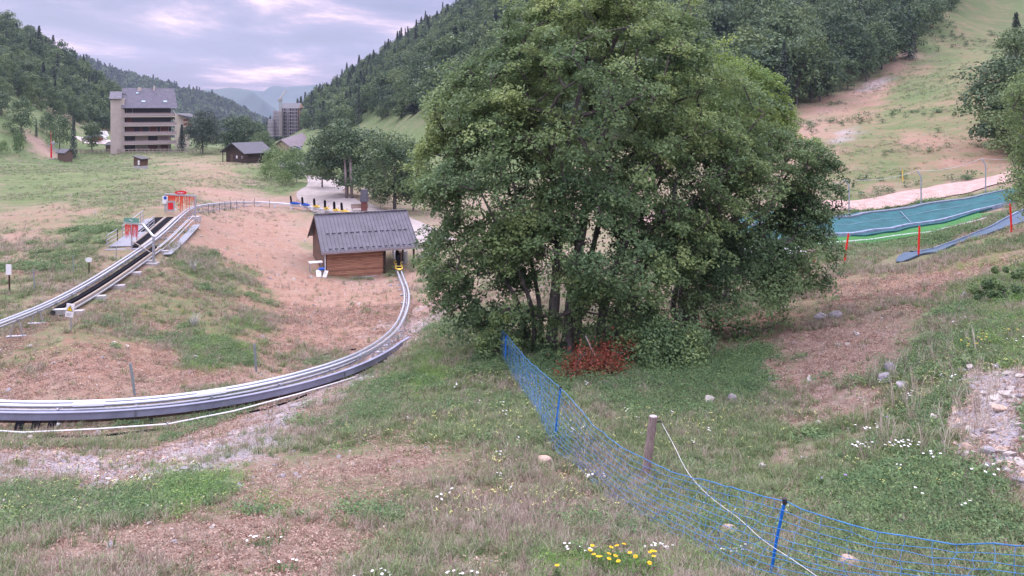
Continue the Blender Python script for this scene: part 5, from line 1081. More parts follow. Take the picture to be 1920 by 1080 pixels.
tB = [[Gd(1288,36.6)] + T((1280,560,36.4),(1300,500,36),(1370,440,36),(1440,390,36.2),(1500,330,36.8)), [Gd(1300,36.9)] + T((1306,560,36.7),(1345,470,36),(1400,360,36.5),(1440,280,37)), [Gd(1276,37)] + T((1262,570,36.8),(1290,480,36.5),(1330,350,37))]
ellB = [(1455,325,37,2.6,2.6,2.3),(1415,400,36.2,3.3,3.2,2.8),(1380,545,34.8,2.9,2.3,2.1),(1490,470,36,1.9,2.2,2.5),(1535,345,37,1.15,1.3,1.5),(1290,480,35,1.8,1.8,2.4)]
lowB = np.array([P(x, y, d) for x, y, d in ((1350,600,34),(1380,625,33.8),(1395,640,33.8),(1410,620,34),(1330,590,34),(1440,600,34.5),(1475,600,35),(1365,640,33.9),(1340,620,33.8))]); lowB = np.vstack([lowB + rng.normal(0, .22, lowB.shape) for _ in range(2)])
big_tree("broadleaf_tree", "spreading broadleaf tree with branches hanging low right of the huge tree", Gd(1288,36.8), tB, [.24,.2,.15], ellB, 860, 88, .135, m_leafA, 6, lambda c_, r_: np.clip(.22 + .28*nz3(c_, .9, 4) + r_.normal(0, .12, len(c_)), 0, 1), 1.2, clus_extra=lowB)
tC = [[Gd(1345,42)] + T((1340,480,42),(1345,330,42),(1360,200,42)), [Gd(1360,42.5)] + T((1375,450,42.5),(1400,320,42.5),(1420,240,42.5))]
ellC = [(1345,190,42,3.2,3,3.0),(1405,225,42,2.3,2.4,2.8),(1440,225,42.3,1.4,1.8,1.9)]
big_tree("broadleaf_tree", "brighter yellow-green tree whose crown shows behind the huge tree's upper right side", Gd(1350,42.2), tC, [.2,.16], ellC, 420, 80, .15, m_leafC, 7, lambda c_, r_: np.clip(.45 + .3*nz3(c_, .9, 9) + r_.normal(0, .12, len(c_)), 0, 1), 2.0)
# undergrowth at the foot of the trees
def leafy_mound(name, label, cat, g, rad, n, size, m, seed, tint=.4, lean=(0,0), stems=6, group=None, dens=.5):
    r_ = np.random.default_rng(seed); o = empty(name, np.asarray(g).tolist(), 0, label, cat, group); nb = max(8, n//140)
    d = r_.normal(size=(nb,3)); d[:, 2] = np.abs(d[:, 2]); d /= np.linalg.norm(d, axis=1, keepdims=True); bc = d*r_.uniform(.35, .95, (nb,1))*np.array(rad); bc[:, 2] += .12*rad[2]
    idx_ = r_.integers(0, nb, n); br = dens*min(rad[0], rad[2])*r_.uniform(.4, .8, nb); q = r_.normal(size=(n,3)); q /= np.linalg.norm(q, axis=1, keepdims=True)
    pos = bc[idx_] + q*(br[idx_]*r_.uniform(.3,1,n)**.5)[:, None]; gz = H(pos[:,0]+g[0], pos[:,1]+g[1]) - g[2]; pos[:, 2] = np.maximum(pos[:, 2], gz + .03)
    nr = q + np.array((0,0,.7)) + r_.normal(0, .5, (n,3)); t_ = np.clip(tint + .25*r_.normal(size=nb)[idx_] + r_.normal(0,.1,n), 0, 1)
    leaf_obj("foliage", pos, nr, size, t_, m, o, r_)
    b_ = MB()
    for k in range(stems): e_ = bc[k % nb]; b_.tube([(e_[0]*.2,e_[1]*.2,-.1),(e_[0]*.6,e_[1]*.6,e_[2]*.6),tuple(e_)], [.03*rad[2]**.5,.02,.008], 5)
    b_.build("stems", m_bark, o, world=False); return o
leafy_mound("understory_bush", "dense green bush at the foot of the huge tree, right of its trunks", "bush", G(1262,705)+np.array((0,1.2,0)), (1.9,1.3,1.7), 9000, .12, m_leafA, 21, .28)
leafy_mound("bramble", "low green bramble left of the rust-red dead branches under the huge tree", "bramble", G(1035,690), (.85,.7,.7), 3200, .09, m_leafA, 22, .30)
leafy_mound("bramble", "green undergrowth at the foot of the slim left stems of the huge tree", "bramble", G(985,668)+np.array((0,.8,0)), (.9,.9,.8), 2600, .10, m_leafA, 23, .35)
leafy_mound("understory_bush", "dark shaded shrub between the huge tree's trunks and the spreading tree", "bush", Gd(1200,34.5), (1.5,1.2,2.0), 5500, .12, m_leafA, 24, .12)
leafy_mound("sapling", "young green sapling growing at the left edge of the huge tree, above the net fence", "sapling", Gd(925,31.5), (1.0,.9,1.9), 5200, .12, m_leafA, 25, .62)
def dead_branch(g, ln_, label, seed, n, spread):
    r_ = np.random.default_rng(seed); o = empty("dead_branch", g.tolist(), 0, label, "dead branch", "rust coloured dead branches"); tips = []; b_ = MB()
    for e_ in ln_:
        a = np.array(e_[0]); c_ = np.array(e_[1]); md = (a+c_)/2 + np.array((0,0,.12)); b_.tube([g+a, g+md, g+c_], [.035,.022,.008], 5)
        for t_ in np.linspace(.25,1,7): q = a*(1-t_)+c_*t_+r_.normal(0,.12,3); b_.tube([g+a*(1-t_)+c_*t_, g+q+r_.normal(0,.15,3)], [.01,.004], 4); tips.append(q)
    b_.build("twigs", m_bark, o); tips = np.array(tips); idx_ = r_.integers(0, len(tips), n); pos = tips[idx_] + r_.normal(0, spread, (n,3)); gz = H(pos[:,0]+g[0], pos[:,1]+g[1]) - g[2]; pos[:,2] = np.maximum(pos[:,2], gz+.04)
    leaf_obj("dead_leaves", pos, r_.normal(size=(n,3)), .10, np.clip(r_.normal(.45,.25,n),0,1), m_dead, o, r_)
g = G(1100,712); dead_branch(g, [((.1,.7,.8),(-.55,-.2,.25)),((0,.5,.8),(-.75,-.5,.10)),((.2,.5,.6),(.15,-.5,.12)),((.2,.5,.5),(.9,.1,.25)),((.3,.4,.5),(1.2,.3,.15))], "rust-red dead leafy branch hanging down in front of the huge tree's trunks", 31, 3000, .24)
g = G(1190,690); dead_branch(g, [((.6,.6,.7),(-.7,-.1,.5)),((-.5,.4,.4),(-1.1,.3,.5)),((.2,.3,.4),(.8,.1,.5))], "second rust-red dead branch lying behind the first, further right under the trees", 32, 1700, .22)
g = G(1078,675); lab(MB().tube([P(1098,630,30), P(1112,660,29.6), P(1130,688,29.2), P(1178,694,29)], [.03,.028,.022,.012], 6).build("bare_branch", m_barkp), "thin pale bare branch sweeping down to the ground among dead leaves", "branch")
g = G(1157,730); lab(MB().tube([P(1178,695,28.6), P(1166,714,28.2), g+np.array((0,0,.05))], [.05,.055,.06], 8).build("broken_limb", m_bark), "short broken limb leaning beside the pale rock under the trees", "branch")
# ---- generic woodland trees
def crown_broad(seed, n=2400, h=11, r=3.6, size=.42, low_=.02):
    r_ = np.random.default_rng(seed); nb = 62; d = r_.normal(size=(nb,3)); d /= np.linalg.norm(d,axis=1,keepdims=True)
    bc = d*r_.uniform(.45,.86,(nb,1)); bc[:,:2] *= np.where(bc[:,2] < -.35, 1.25, 1.0)[:,None]; bc = bc*np.array((r,r,h*(1-low_)/2)) + np.array((0,0,h*(low_+(1-low_)/2))); br = r*r_.uniform(.24,.44,nb)
    idx_ = r_.integers(0,nb,n); q = r_.normal(size=(n,3)); q[:,2] = np.abs(q[:,2])*1.0 - .25; q /= np.linalg.norm(q,axis=1,keepdims=True); pos = bc[idx_] + q*br[idx_][:,None]*r_.uniform(.75,1.08,(n,1))
    return pos, q + r_.normal(0,.45,(n,3)), size, np.clip(.45+.22*r_.normal(size=nb)[idx_]+r_.normal(0,.1,n),0,1), r_
def crown_conifer(seed, n=1900, h=14, r=2.5, size=.55):
    r_ = np.random.default_rng(seed); k = 26; lv = r_.integers(0,k,n); zf = lv/k; ang = r_.uniform(0,2*np.pi,n); br_ = np.floor(ang/(2*np.pi)*9)/9*2*np.pi + lv*1.3; ang = br_ + r_.normal(0,.16,n)
    irr = r_.uniform(.72,1.1,(k,9))[lv, (np.floor((ang%(2*np.pi))/(2*np.pi)*9).astype(int)) % 9]
    R_ = r*(1-zf)**.85*irr + .10; t_ = r_.random(n)**.6; rad = R_*t_; pos = np.stack([rad*np.cos(ang), rad*np.sin(ang), h*(.07+.93*zf) - rad*.32 + r_.normal(0,.10,n)],1)
    nr = np.stack([np.cos(ang)*.5, np.sin(ang)*.5, np.ones(n)],1) + r_.normal(0,.35,(n,3)); return pos, nr, size, np.clip(.45+r_.normal(0,.2,n),0,1), r_
PROTO = {}
def proto(kind, k):
    if (kind,k) in PROTO: return PROTO[kind,k]
    if kind == 'b': pos, nr, s_, t_, r_ = crown_broad(100+k, r=3.3+.4*(k%3), h=10.5+.8*(k%2)); 
    elif kind == 'B': pos, nr, s_, t_, r_ = crown_broad(150+k, 13000, 11, 4.3, .27, .02)
    elif kind == 's': pos, nr, s_, t_, r_ = crown_broad(170+k, 1500, 3.2, 1.9, .20, 0.0)
    else: pos, nr, s_, t_, r_ = crown_conifer(200+k, r=2.3+.35*(k%3))
    v, f, t4 = leaves(pos, nr, s_, t_, r_, asp=.8); me = np_mesh("crown", v, f, 4); attr(me, 'tint', t4)
    me.materials.append({'b':m_leafD,'B':m_leafD,'s':m_leafL,'c':m_needle}[kind])
    tb_ = MB(); hh = {'b':6,'B':6,'s':1.5,'c':11}[kind]; tb_.tube([(0,0,-1),(0.05,0,hh*.5),(0,.1,hh)], [.22,.16,.06] if kind != 's' else [.06,.04,.02], 6)
    if kind in 'bB':
        for q in range(5): a = q*1.26; tb_.tube([(0,0,hh*.45),(1.2*math.cos(a),1.2*math.sin(a),hh*.8),(2.3*math.cos(a),2.3*math.sin(a),hh*1.15)], [.10,.07,.03], 5)
    tm = tb_.build("trunk", m_bark, None); tme = tm.data; bpy.data.objects.remove(tm); PROTO[kind,k] = (me, tme); return PROTO[kind,k]
NM = {'b':"woodland_tree",'B':"woodland_tree",'s':"shrub",'c':"conifer_tree"}
def plant(kind, k, p, s_, rz, label, group, cat=None, mleaf=None, sc=None):
    me, tme = proto(kind, k)
    if mleaf: me = me.copy(); me.materials[0] = mleaf
    o = empty(NM[kind], np.asarray(p).tolist(), rz, label, cat or {'b':"tree",'B':"tree",'s':"shrub",'c':"conifer"}[kind], group); o.scale = sc if sc else (s_,s_,s_)
    for nm, m_ in (("crown",me),("trunk",tme)): c_ = bpy.data.objects.new(nm, m_); C.objects.link(c_); c_.parent = o
    return o
def height_for(py_top, g): return (HY-py_top)/F*g[1] - g[2]
# named mid-distance trees: (kind, variant, base px, base py or None, D, top py, width px, label)
MT = [('B',0,650,None,125,214,134,"dark broadleaf tree with pale double trunk beside the road, left of two",None),
 ('B',1,740,None,112,236,132,"grey-green broadleaf tree beside the road behind the shed roof",None),
 ('B',6,700,None,128,262,80,"dark filler tree between the two broadleaf trees behind the shed",None),
 ('B',7,604,None,138,262,64,"dark bushy tree leaning over the road bend, leftmost of the roadside trees",None),
 ('B',8,775,None,118,285,70,"dark tree beside the shed's right end, partly behind the huge tree",None),
 ('B',2,380,None,222,204,62,"dark rounded tree just right of the apartment block",m_needle),
 ('B',3,450,None,238,214,84,"broad dark tree behind the log chalet",None),
 ('c',0,341,None,236,231,24,"small conifer against the right side of the apartment block",None),
 ('B',4,492,None,212,245,44,"bushy tree on the right side of the log chalet",None),
 ('B',10,1935,None,120,40,110,"tall broadleaf tree cut by the photo's right edge, above and behind the big dark one",None),
 ('c',1,1905,None,175,20,46,"dark conifer high on the ski slope at the right edge",m_needle),
 ('B',5,1903,None,97,92,180,"big dark broadleaf tree on the ski slope at the photo's right edge",None),
 ('B',9,1932,None,90,150,150,"lower dark tree in front of the bigger one at the right edge",None),
 ('b',1,40,None,222,178,56,"dark rounded tree on the left hillside above the reddish bank",None),
 ('b',2,112,None,226,206,44,"broadleaf tree just left of the slim conifer on the left hillside",None),
 ('c',1,138,None,223,208,20,"slim dark conifer on the left hillside",None),
 ('b',0,172,None,240,222,40,"rounded bush-like tree above the car park",None),
 ('s',0,36,None,206,240,26,"small rounded shrub on the reddish bank at the far left",None),
 ('s',1,4,None,204,262,26,"dark shrub cut by the photo's left edge above the meadow",None),
 ('b',1,2,None,232,170,50,"dark tree cut by the photo's left edge on the upper left hillside",None),
 ('b',2,88,None,236,205,30,"small tree between the two larger ones on the left hillside",None),
 ('c',2,68,None,228,222,8,"tiny young conifer on the green slope at left",None),
 ('c',0,775,None,262,180,44,"tall dark conifer at the top of the small grass clearing",None),
 ('b',0,752,None,290,200,46,"dark tree beside the tall conifer above the grass clearing",None)]
for kd, k, px, _, D_, yt, wpx, lb_, ml in MT:
    g = Gd(px, D_); h = height_for(yt, g); base_h = {'b':10.5+.8*(k%2),'B':11,'s':3.2,'c':14}[kd]*1.02; base_w = {'b':2*(3.3+.4*(k%3))*.9,'B':7.0,'s':3.8,'c':2*(2.3+.35*(k%3))}[kd]*1.12; wx = wpx/F*D_
    if px > 1890 and D_ < 100: g = g - np.array((0,0,1.3)); h += 1.3
    plant(kd, k, g, 1, k*1.7, lb_, None, None, ml, (wx/base_w, wx/base_w, h/base_h))
for px, py, s_, lb_ in ((520,318,1.35,"large round shrub on the bank below the chalet, upper left"),(541,331,1.25,"grey-green shrub in the middle of the bank by the road"),(557,343,1.1,"shrub in front of the flat garage wall"),(508,336,.9,"lower left shrub at the foot of the roadside bank"),(530,348,.75,"lowest small shrub of the roadside bank"),(565,318,1.0,"shrub growing over the garage roof edge"),(548,312,1.2,"shrub at the top of the roadside bank")):
    plant('s', int(px) % 2, G(px,py), s_*1.25, px, lb_, None, mleaf=m_leafL)
plant('s', 0, G(690,392)+np.array((1.2,3,0)), .8, 1, "low leafy shrub beside the road left of the brick pillar", None)
for i, x in enumerate((648,658)): q = Gd(x+2, 121); MB_ = MB().tube([q, P(x,330,121), P(x-2,290,121.5)], [.24,.2,.14], 8); lab(MB_.build("pale_trunk", m_barkp, smooth=True), ("left" if i == 0 else "right") + " one of two straight pale tree trunks beside the road bend", "tree trunk")
# ---- woods on the hillsides
def edge_right(px): return np.interp(px, [575,640,700,770,900,1100,1300,1480,1550,1640,1700,1750,1790,1812], [252,246,226,214,250,270,262,212,186,152,118,66,16,-30])
def edge_left(px): return np.interp(px, [-80,0,45,75,110,160,200,240], [160,184,192,212,222,238,250,254])
def wood(xr, yr, spacing, cond, r_):
    pts = []
    ys = [yr[0]]
    while ys[-1] < yr[1]: ys.append(ys[-1] + spacing(ys[-1]))
    for y in ys:
        sp_ = spacing(y); x = np.arange(xr[0], xr[1], sp_); pts.append(np.stack([x + r_.uniform(-.42,.42,len(x))*sp_, y + r_.uniform(-.42,.42,len(x))*sp_],1))
    p = np.vstack(pts); p = p[p[:,1] > 20]; px = 960 + F*p[:,0]/p[:,1]; z = H(p[:,0], p[:,1]); py = HY - F*z/p[:,1]; k = cond(px, py, p[:,1]); return np.c_[p[k], z[k]], px[k], py[k]
rw = np.random.default_rng(77)
pr, pxr, pyr = wood((-300,330), (150,640), lambda y: 4.8 + y*.004, lambda px, py, y: (px > 572)&(px < 1830)&(py < edge_right(px))&(py > -75)&((px > 780)|(y > 245)), rw)
pl_, pxl, pyl = wood((-420,-90), (222,480), lambda y: 5.2 + y*.003, lambda px, py, y: (px < 236)&(px > -60)&(py < edge_left(px))&(py > -20), rw)
pe, pxe, pye = wood((330*0-190,330*0-90), (420,900), lambda y: 8.5, lambda px, py, y: (px > 476)&(px < 600)&((px < 505)|(y > 475)), rw)
allw = np.vstack([pr, pl_, pe]); apx = np.r_[pxr, pxl, pxe]; side = np.r_[np.zeros(len(pr)), np.ones(len(pl_)), np.full(len(pe),2)]
n_all = len(allw); fx = nz3(allw*np.array((1,1,0)), .045, 3); pc = np.where(side == 0, .08 + .36*np.clip((allw[:,1]-330)/250,0,1) + .15*fx, np.where(side == 1, .04+.14*np.clip((allw[:,1]-300)/120,0,1), .85)); isc = rw.random(n_all) < pc
hidden = (apx > 810) & (apx < 1470) & (side == 0); rank = allw[:,1] + hidden*2000; order = np.argsort(rank); ind = set(order[:290].tolist()); print("WOODS", n_all)
var_ = rw.integers(0, 5, n_all); sc_ = rw.uniform(.70, 1.30, n_all)*np.where((side == 0)&(allw[:,1] < 300), 1.28, 1.0)*np.where(isc, .85, .88)*np.where(side == 1, .82, 1.0)*np.where(side==2,1.0,1.0); rz_ = rw.uniform(0, 6.28, n_all)
wf_ = rw.uniform(.85,1.35,n_all); hf_ = rw.uniform(.82,1.22,n_all); wf_[isc] *= .85
WL = {(0,False):("leafy tree in the dense wood covering the right-hand mountainside","trees of the right-hand wood"),(0,True):("dark conifer rising in the wood on the right-hand mountainside","conifers of the right-hand wood"),(1,False):("leafy tree in the wood covering the left-hand mountainside","trees of the left-hand wood"),(1,True):("dark conifer in the wood on the left-hand mountainside","conifers of the left-hand wood"),(2,True):("conifer in the valley wood around the scaffolded tower","valley conifers"),(2,False):("leafy tree in the valley wood around the scaffolded tower","valley trees")}
for i in order[:290]:
    lb_, gr_ = WL[int(side[i]), bool(isc[i])]; s_ = float(sc_[i]); plant('c' if isc[i] else 'b', int(var_[i]), allw[i]-np.array((0,0,.2)), s_, float(rz_[i]), lb_, gr_, sc=(s_*wf_[i], s_*wf_[i]*.95, s_*hf_[i]))
# geometry-node scatter: prototypes live inside the same mesh as the points
def scatter(name, protos, pts, pid, rot, scl, mats, label_kind='stuff', tint=None):
    """protos: list of (verts, faces(k=4 or 3 corners), tint, material index)"""
    V_, F_, pidv, isp, tv, mi = [], [], [], [], [], []; n = 0
    for k, (v, f, t_, m_) in enumerate(protos):
        V_.append(v); F_ += (np.asarray(f)+n).tolist(); pidv += [k]*len(v); isp += [False]*len(v); tv += list(t_) if t_ is not None else [.5]*len(v); mi += [m_]*len(f); n += len(v)
    V_.append(pts); N_ = len(pts); me = bpy.data.meshes.new(name); me.from_pydata(np.vstack(V_).tolist(), [], F_); me.update()
    for m_ in mats: me.materials.append(m_)
    me.polygons.foreach_set('material_index', np.array(mi, np.int32))
    z0 = np.zeros(n); attr(me, 'pid', pidv + list(map(int, pid)), 'INT'); attr(me, 'ispt', isp + [True]*N_, 'BOOLEAN'); attr(me, 'rot', np.vstack([np.zeros((n,3)), rot]), 'FLOAT_VECTOR'); attr(me, 'scl', np.vstack([np.ones((n,3)), scl]), 'FLOAT_VECTOR'); attr(me, 'tint', tv + ([.5]*N_))
    ng = bpy.data.node_groups.new(name+"_nodes", 'GeometryNodeTree'); ng.interface.new_socket("Geometry", in_out='INPUT', socket_type='NodeSocketGeometry'); ng.interface.new_socket("Geometry", in_out='OUTPUT', socket_type='NodeSocketGeometry')
    gi = ng.nodes.new('NodeGroupInput'); go = ng.nodes.new('NodeGroupOutput'); K = ng.links
    def na(nm, ty): q = ng.nodes.new('GeometryNodeInputNamedAttribute'); q.data_type = ty; q.inputs[0].default_value = nm; return next(s_ for s_ in q.outputs if s_.enabled and s_.name == 'Attribute')
    sp_ = ng.nodes.new('GeometryNodeSeparateGeometry'); K.new(gi.outputs[0], sp_.inputs[0]); K.new(na('ispt','BOOLEAN'), sp_.inputs['Selection']); jn = ng.nodes.new('GeometryNodeJoinGeometry'); pidn = na('pid','INT'); rt = na('rot','FLOAT_VECTOR'); sl_ = na('scl','FLOAT_VECTOR')
    for k in range(len(protos)):
        cm = ng.nodes.new('FunctionNodeCompare'); cm.data_type = 'INT'; cm.operation = 'EQUAL'; ii = [s_ for s_ in cm.inputs if s_.enabled and s_.type == 'INT']; K.new(pidn, ii[0]); ii[1].default_value = k
        a = ng.nodes.new('GeometryNodeSeparateGeometry'); K.new(sp_.outputs[1], a.inputs[0]); K.new(cm.outputs[0], a.inputs['Selection'])
        b = ng.nodes.new('GeometryNodeSeparateGeometry'); K.new(sp_.outputs[0], b.inputs[0]); K.new(cm.outputs[0], b.inputs['Selection'])
        io = ng.nodes.new('GeometryNodeInstanceOnPoints'); K.new(b.outputs[0], io.inputs['Points']); K.new(a.outputs[0], io.inputs['Instance']); K.new(rt, io.inputs['Rotation']); K.new(sl_, io.inputs['Scale']); K.new(io.outputs[0], jn.inputs[0])
    K.new(jn.outputs[0], go.inputs[0]); o = bpy.data.objects.new(name, me); C.objects.link(o); md = o.modifiers.new("scatter", 'NODES'); md.node_group = ng; lab(o, kind=label_kind); return o
fp_ = []
for k in range(5): pos, nr, s_, t_, r_ = crown_broad(100+k, 1300, r=3.3+.4*(k%3), h=10.5+.8*(k%2), size=.60); v, f, t4 = leaves(pos, nr, s_, t_, r_, asp=.8); fp_.append((v, f, t4, 0))
for k in range(5): pos, nr, s_, t_, r_ = crown_conifer(200+k, 900, r=2.3+.35*(k%3), size=.8); v, f, t4 = leaves(pos, nr, s_, t_, r_, asp=.8); fp_.append((v, f, t4, 1))
rest = order[290:]; z_ = np.zeros(len(rest))
scatter("forest", fp_, allw[rest]-np.array((0,0,.2)), var_[rest] + 5*isc[rest], np.stack([z_, z_, rz_[rest]],1), np.stack([sc_*wf_, sc_*wf_, sc_*hf_],1)[rest], [m_leafD, m_needle])
# distant woods on the far ridge: planted on the ridge mesh faces
rdg = bpy.data.objects['hills'].data; co = np.zeros(len(rdg.vertices)*3); rdg.vertices.foreach_get('co', co); co = co.reshape(-1,3); fc = np.array([p.vertices[:] for p in rdg.polygons]); cen_ = co[fc].mean(1); px_ = 960+F*cen_[:,0]/cen_[:,1]; py_ = HY-F*cen_[:,2]/cen_[:,1]; k = (px_ > -30)&(px_ < 600)&(py_ > 0)&(py_ < 270); fc = fc[k]
ar = np.linalg.norm(np.cross(co[fc[:,1]]-co[fc[:,0]], co[fc[:,3]]-co[fc[:,0]]),axis=1); q = rw.choice(len(fc), 9000, p=ar/ar.sum()); a_, b_2 = rw.random((2,9000,1)); pt = co[fc[q,0]]*(1-a_)*(1-b_2)+co[fc[q,1]]*a_*(1-b_2)+co[fc[q,2]]*a_*b_2+co[fc[q,3]]*(1-a_)*b_2
fp2 = []
for k in range(2): pos, nr, s_, t_, r_ = crown_broad(300+k, 130, r=4.6, h=11, size=2.6); v, f, t4 = leaves(pos, nr, s_, t_, r_, asp=.9); fp2.append((v, f, t4, 0))
pos, nr, s_, t_, r_ = crown_conifer(310, 130, r=2.8, size=2.2); v, f, t4 = leaves(pos, nr, s_, t_, r_, asp=.9); fp2.append((v, f, t4, 1))
z_ = np.zeros(9000); scatter("forest", fp2, pt-np.array((0,0,1)), rw.integers(0,3,9000), np.stack([z_,z_,rw.uniform(0,6.28,9000)],1), np.repeat(rw.uniform(.7,1.25,9000)[:,None],3,1), [m_leafD, m_needle])
# ---------------------------------------------------------------- ground cover
m_grass = leafmat("meadow_grass", (.09,.145,.068), (.155,.22,.095), (.26,.30,.15), trans=.25)
m_straw = leafmat("dry_straw", (.24,.185,.15), (.38,.315,.26), (.52,.47,.40), trans=.15)
m_weed = leafmat("weed_leaf", (.065,.13,.062), (.115,.20,.085), (.20,.29,.12), trans=.2)
m_weedd = leafmat('dark_weed_leaf', (.05,.09,.05), (.085,.14,.065), (.13,.19,.09), trans=.2); m_stem = mat("flower_stem", (.10,.16,.05), .7); m_cream = mat("pale_yellow_petal", (.60,.62,.22), .6); m_petal = mat("white_petal", (.80,.80,.80), .6); m_yflow = mat("yellow_petal", (.85,.48,.01), .55)
m_litter = leafmat("dead_leaf_litter", (.20,.12,.09), (.35,.235,.18), (.50,.38,.32), trans=.1)
m_stone = mat("pale_limestone", (.36,.32,.30), .9, var=.28, scale=6, bump=.6, col2=(.58,.53,.50)); m_stoneg = mat("grey_lichen_rock", (.16,.15,.17), .9, col2=(.42,.39,.42), scale=5, bump=.8); m_stonep = mat("pinkish_stone", (.36,.26,.21), .9, col2=(.52,.41,.34), scale=5, bump=.6)
def tuft(seed, n=22, h=.22, sp=.07, w_=.008, lean=.5):
    r_ = np.random.default_rng(seed); V_, F_, T_ = [], [], []
    for i in range(n):
        a = r_.uniform(0,6.28); d = np.array((math.cos(a),math.sin(a),0)); s_ = np.array((-d[1],d[0],0)); b = d*r_.uniform(0,sp); hh = h*r_.uniform(.45,1.15); ln = lean*hh*r_.uniform(.3,1.3); w2 = w_*r_.uniform(.7,1.3)
        m1 = b + d*ln*.35 + np.array((0,0,hh*.6)); e_ = b + d*ln + np.array((0,0,hh*(1-.25*ln/hh))); k = len(V_); V_ += [b-s_*w2*.5, b+s_*w2*.5, m1+s_*w2*.4, m1-s_*w2*.4, e_+s_*w2*.12, e_-s_*w2*.12]; F_ += [(k,k+1,k+2,k+3),(k+3,k+2,k+4,k+5)]; T_ += [r_.uniform(.1,.9)]*6
    return np.array(V_), F_, T_
def clump(seed, n=26, rad=.10, h=.10, s_=.045, asp=.6):
    r_ = np.random.default_rng(seed); pos = np.stack([r_.normal(0,rad*.6,n), r_.normal(0,rad*.6,n), r_.uniform(.15,1,n)*h],1); v, f, t_ = leaves(pos, np.stack([pos[:,0]*3,pos[:,1]*3,np.ones(n)],1)+r_.normal(0,.4,(n,3)), s_, r_.uniform(.1,.9,n), r_, asp=asp); return v, f.tolist(), t_
def flower(seed, h=.22, heads=3, s_=.022, spread=.04, mi=1):
    r_ = np.random.default_rng(seed); V_, F_ = [], []; m_ = []
    for i in range(heads):
        x, y = r_.normal(0,spread,2); hh = h*r_.uniform(.7,1.1); k = len(V_); w2 = .003; V_ += [np.array((x*.3-w2,y*.3,0)),np.array((x*.3+w2,y*.3,0)),np.array((x+w2,y,hh)),np.array((x-w2,y,hh))]; F_.append((k,k+1,k+2,k+3)); m_.append(0)
        for q in range(5):
            a = q*1.257; c_ = np.array((x+math.cos(a)*s_*.5,y+math.sin(a)*s_*.5,hh+r_.normal(0,.004))); k = len(V_); d = np.array((math.cos(a),math.sin(a),.15))*s_*.5; e_ = np.array((-d[1],d[0],0)); V_ += [c_-d,c_+e_,c_+d,c_-e_]; F_.append((k,k+1,k+2,k+3)); m_.append(mi)
    return np.array(V_), F_, None, m_
def ico(seed, sc=(1,1,.6), rough=.22, sub=1):
    import bmesh
    bm = bmesh.new(); bmesh.ops.create_icosphere(bm, subdivisions=sub, radius=.5); v = np.array([q.co[:] for q in bm.verts]); f = [[q.index for q in p.verts] for p in bm.faces]; bm.free()
    r_ = np.random.default_rng(seed); 
    for k in range(7): d = r_.normal(size=3); d /= np.linalg.norm(d); v -= np.outer(np.maximum(v@d-r_.uniform(.20,.36),0), d)*.96
    v *= 1 + rough*nz3(v, 5.5, seed)[:,None]; return v*np.array(sc), f
def pts_cloud(n, ymin, ymax, bias, dens, r_, umax=.70, umin=-.70):
    """ground points; density per square metre falls off with distance, dens(x,y)->0..1"""
    lv = np.linspace(math.log(ymin), math.log(ymax), 200); w_ = np.exp(lv*bias); w_ /= w_.sum(); v = r_.choice(lv, n*4, p=w_) + r_.uniform(-.5,.5,n*4)*(lv[1]-lv[0]); y = np.exp(v); x = r_.uniform(umin,umax,n*4)*y
    k = r_.random(n*4) < dens(x, y); x, y = x[k][:n], y[k][:n]; return np.stack([x, y, H(x, y)],1)
lanes_ = [(smooth_path([((a+b)/2)[:2] for a, b in zip(e1, e2)], 1.5), max(wd_[3:])/2+.25), (smooth_path([q[:2] for q in l2], 1), 1.6), (smooth_path([q[:2] for q in g1_], 1), 1.7), (smooth_path([q[:2] for q in bs], 1), .3), (smooth_path([list(q[:2]) for q in (Gd(1400,86), G(1575,387), G(1727,366), G(1850,342), G(1925,325), Gd(2100,92))], 2), 2.3)]
plat_ = tk[iA-3:iB+3:3] - tnr[iA-3:iB+3:3]*sd*1.6; road_ = smooth_path([list(q[:2]) for q in (G(590,318), G(612,345), G(600,365), G(640,384), G(720,415)+np.array((0,2,0)), G(800,455))], 2)
def clear(x, y):
    """false under the track, shed and lanes"""
    ok = np.ones(len(x), bool); s_ = Matrix.Rotation(-SA,4,'Z'); lx = (x-O_[0])*math.cos(SA)+(y-O_[1])*math.sin(SA); ly = -(x-O_[0])*math.sin(SA)+(y-O_[1])*math.cos(SA); ok &= ~((lx > .3)&(lx < 8.9)&(ly > .4)&(ly < 10)); m_ = (x > 8)&(y > 40)&(y < 115); q_ = np.stack([x[m_], y[m_]], 1); k_ = np.ones(len(q_), bool)
    for c_, w_ in lanes_:
        for s_ in c_: k_ &= np.hypot(q_[:,0]-s_[0], q_[:,1]-s_[1]) > w_
    ok[m_] &= k_
    for s_ in plat_: ok &= np.hypot(x-s_[0], y-s_[1]) > 2.3
    for s_ in road_: ok &= np.hypot(x-s_[0], y-s_[1]) > 2.9
    for s_ in tk[iL0:iA:2] + tnr[iL0:iA:2]*sd*.6: ok &= np.hypot(x-s_[0], y-s_[1]) > .8
    return ok
def patch(x, y, s_=1.0, seed=0): q = np.stack([x,y,np.zeros(len(x))],1); return .5*nz3(q,.55*s_,seed)+.35*nz3(q,1.7*s_,seed+3)+.25*nz3(q,4.3*s_,seed+5)
rg = np.random.default_rng(5)
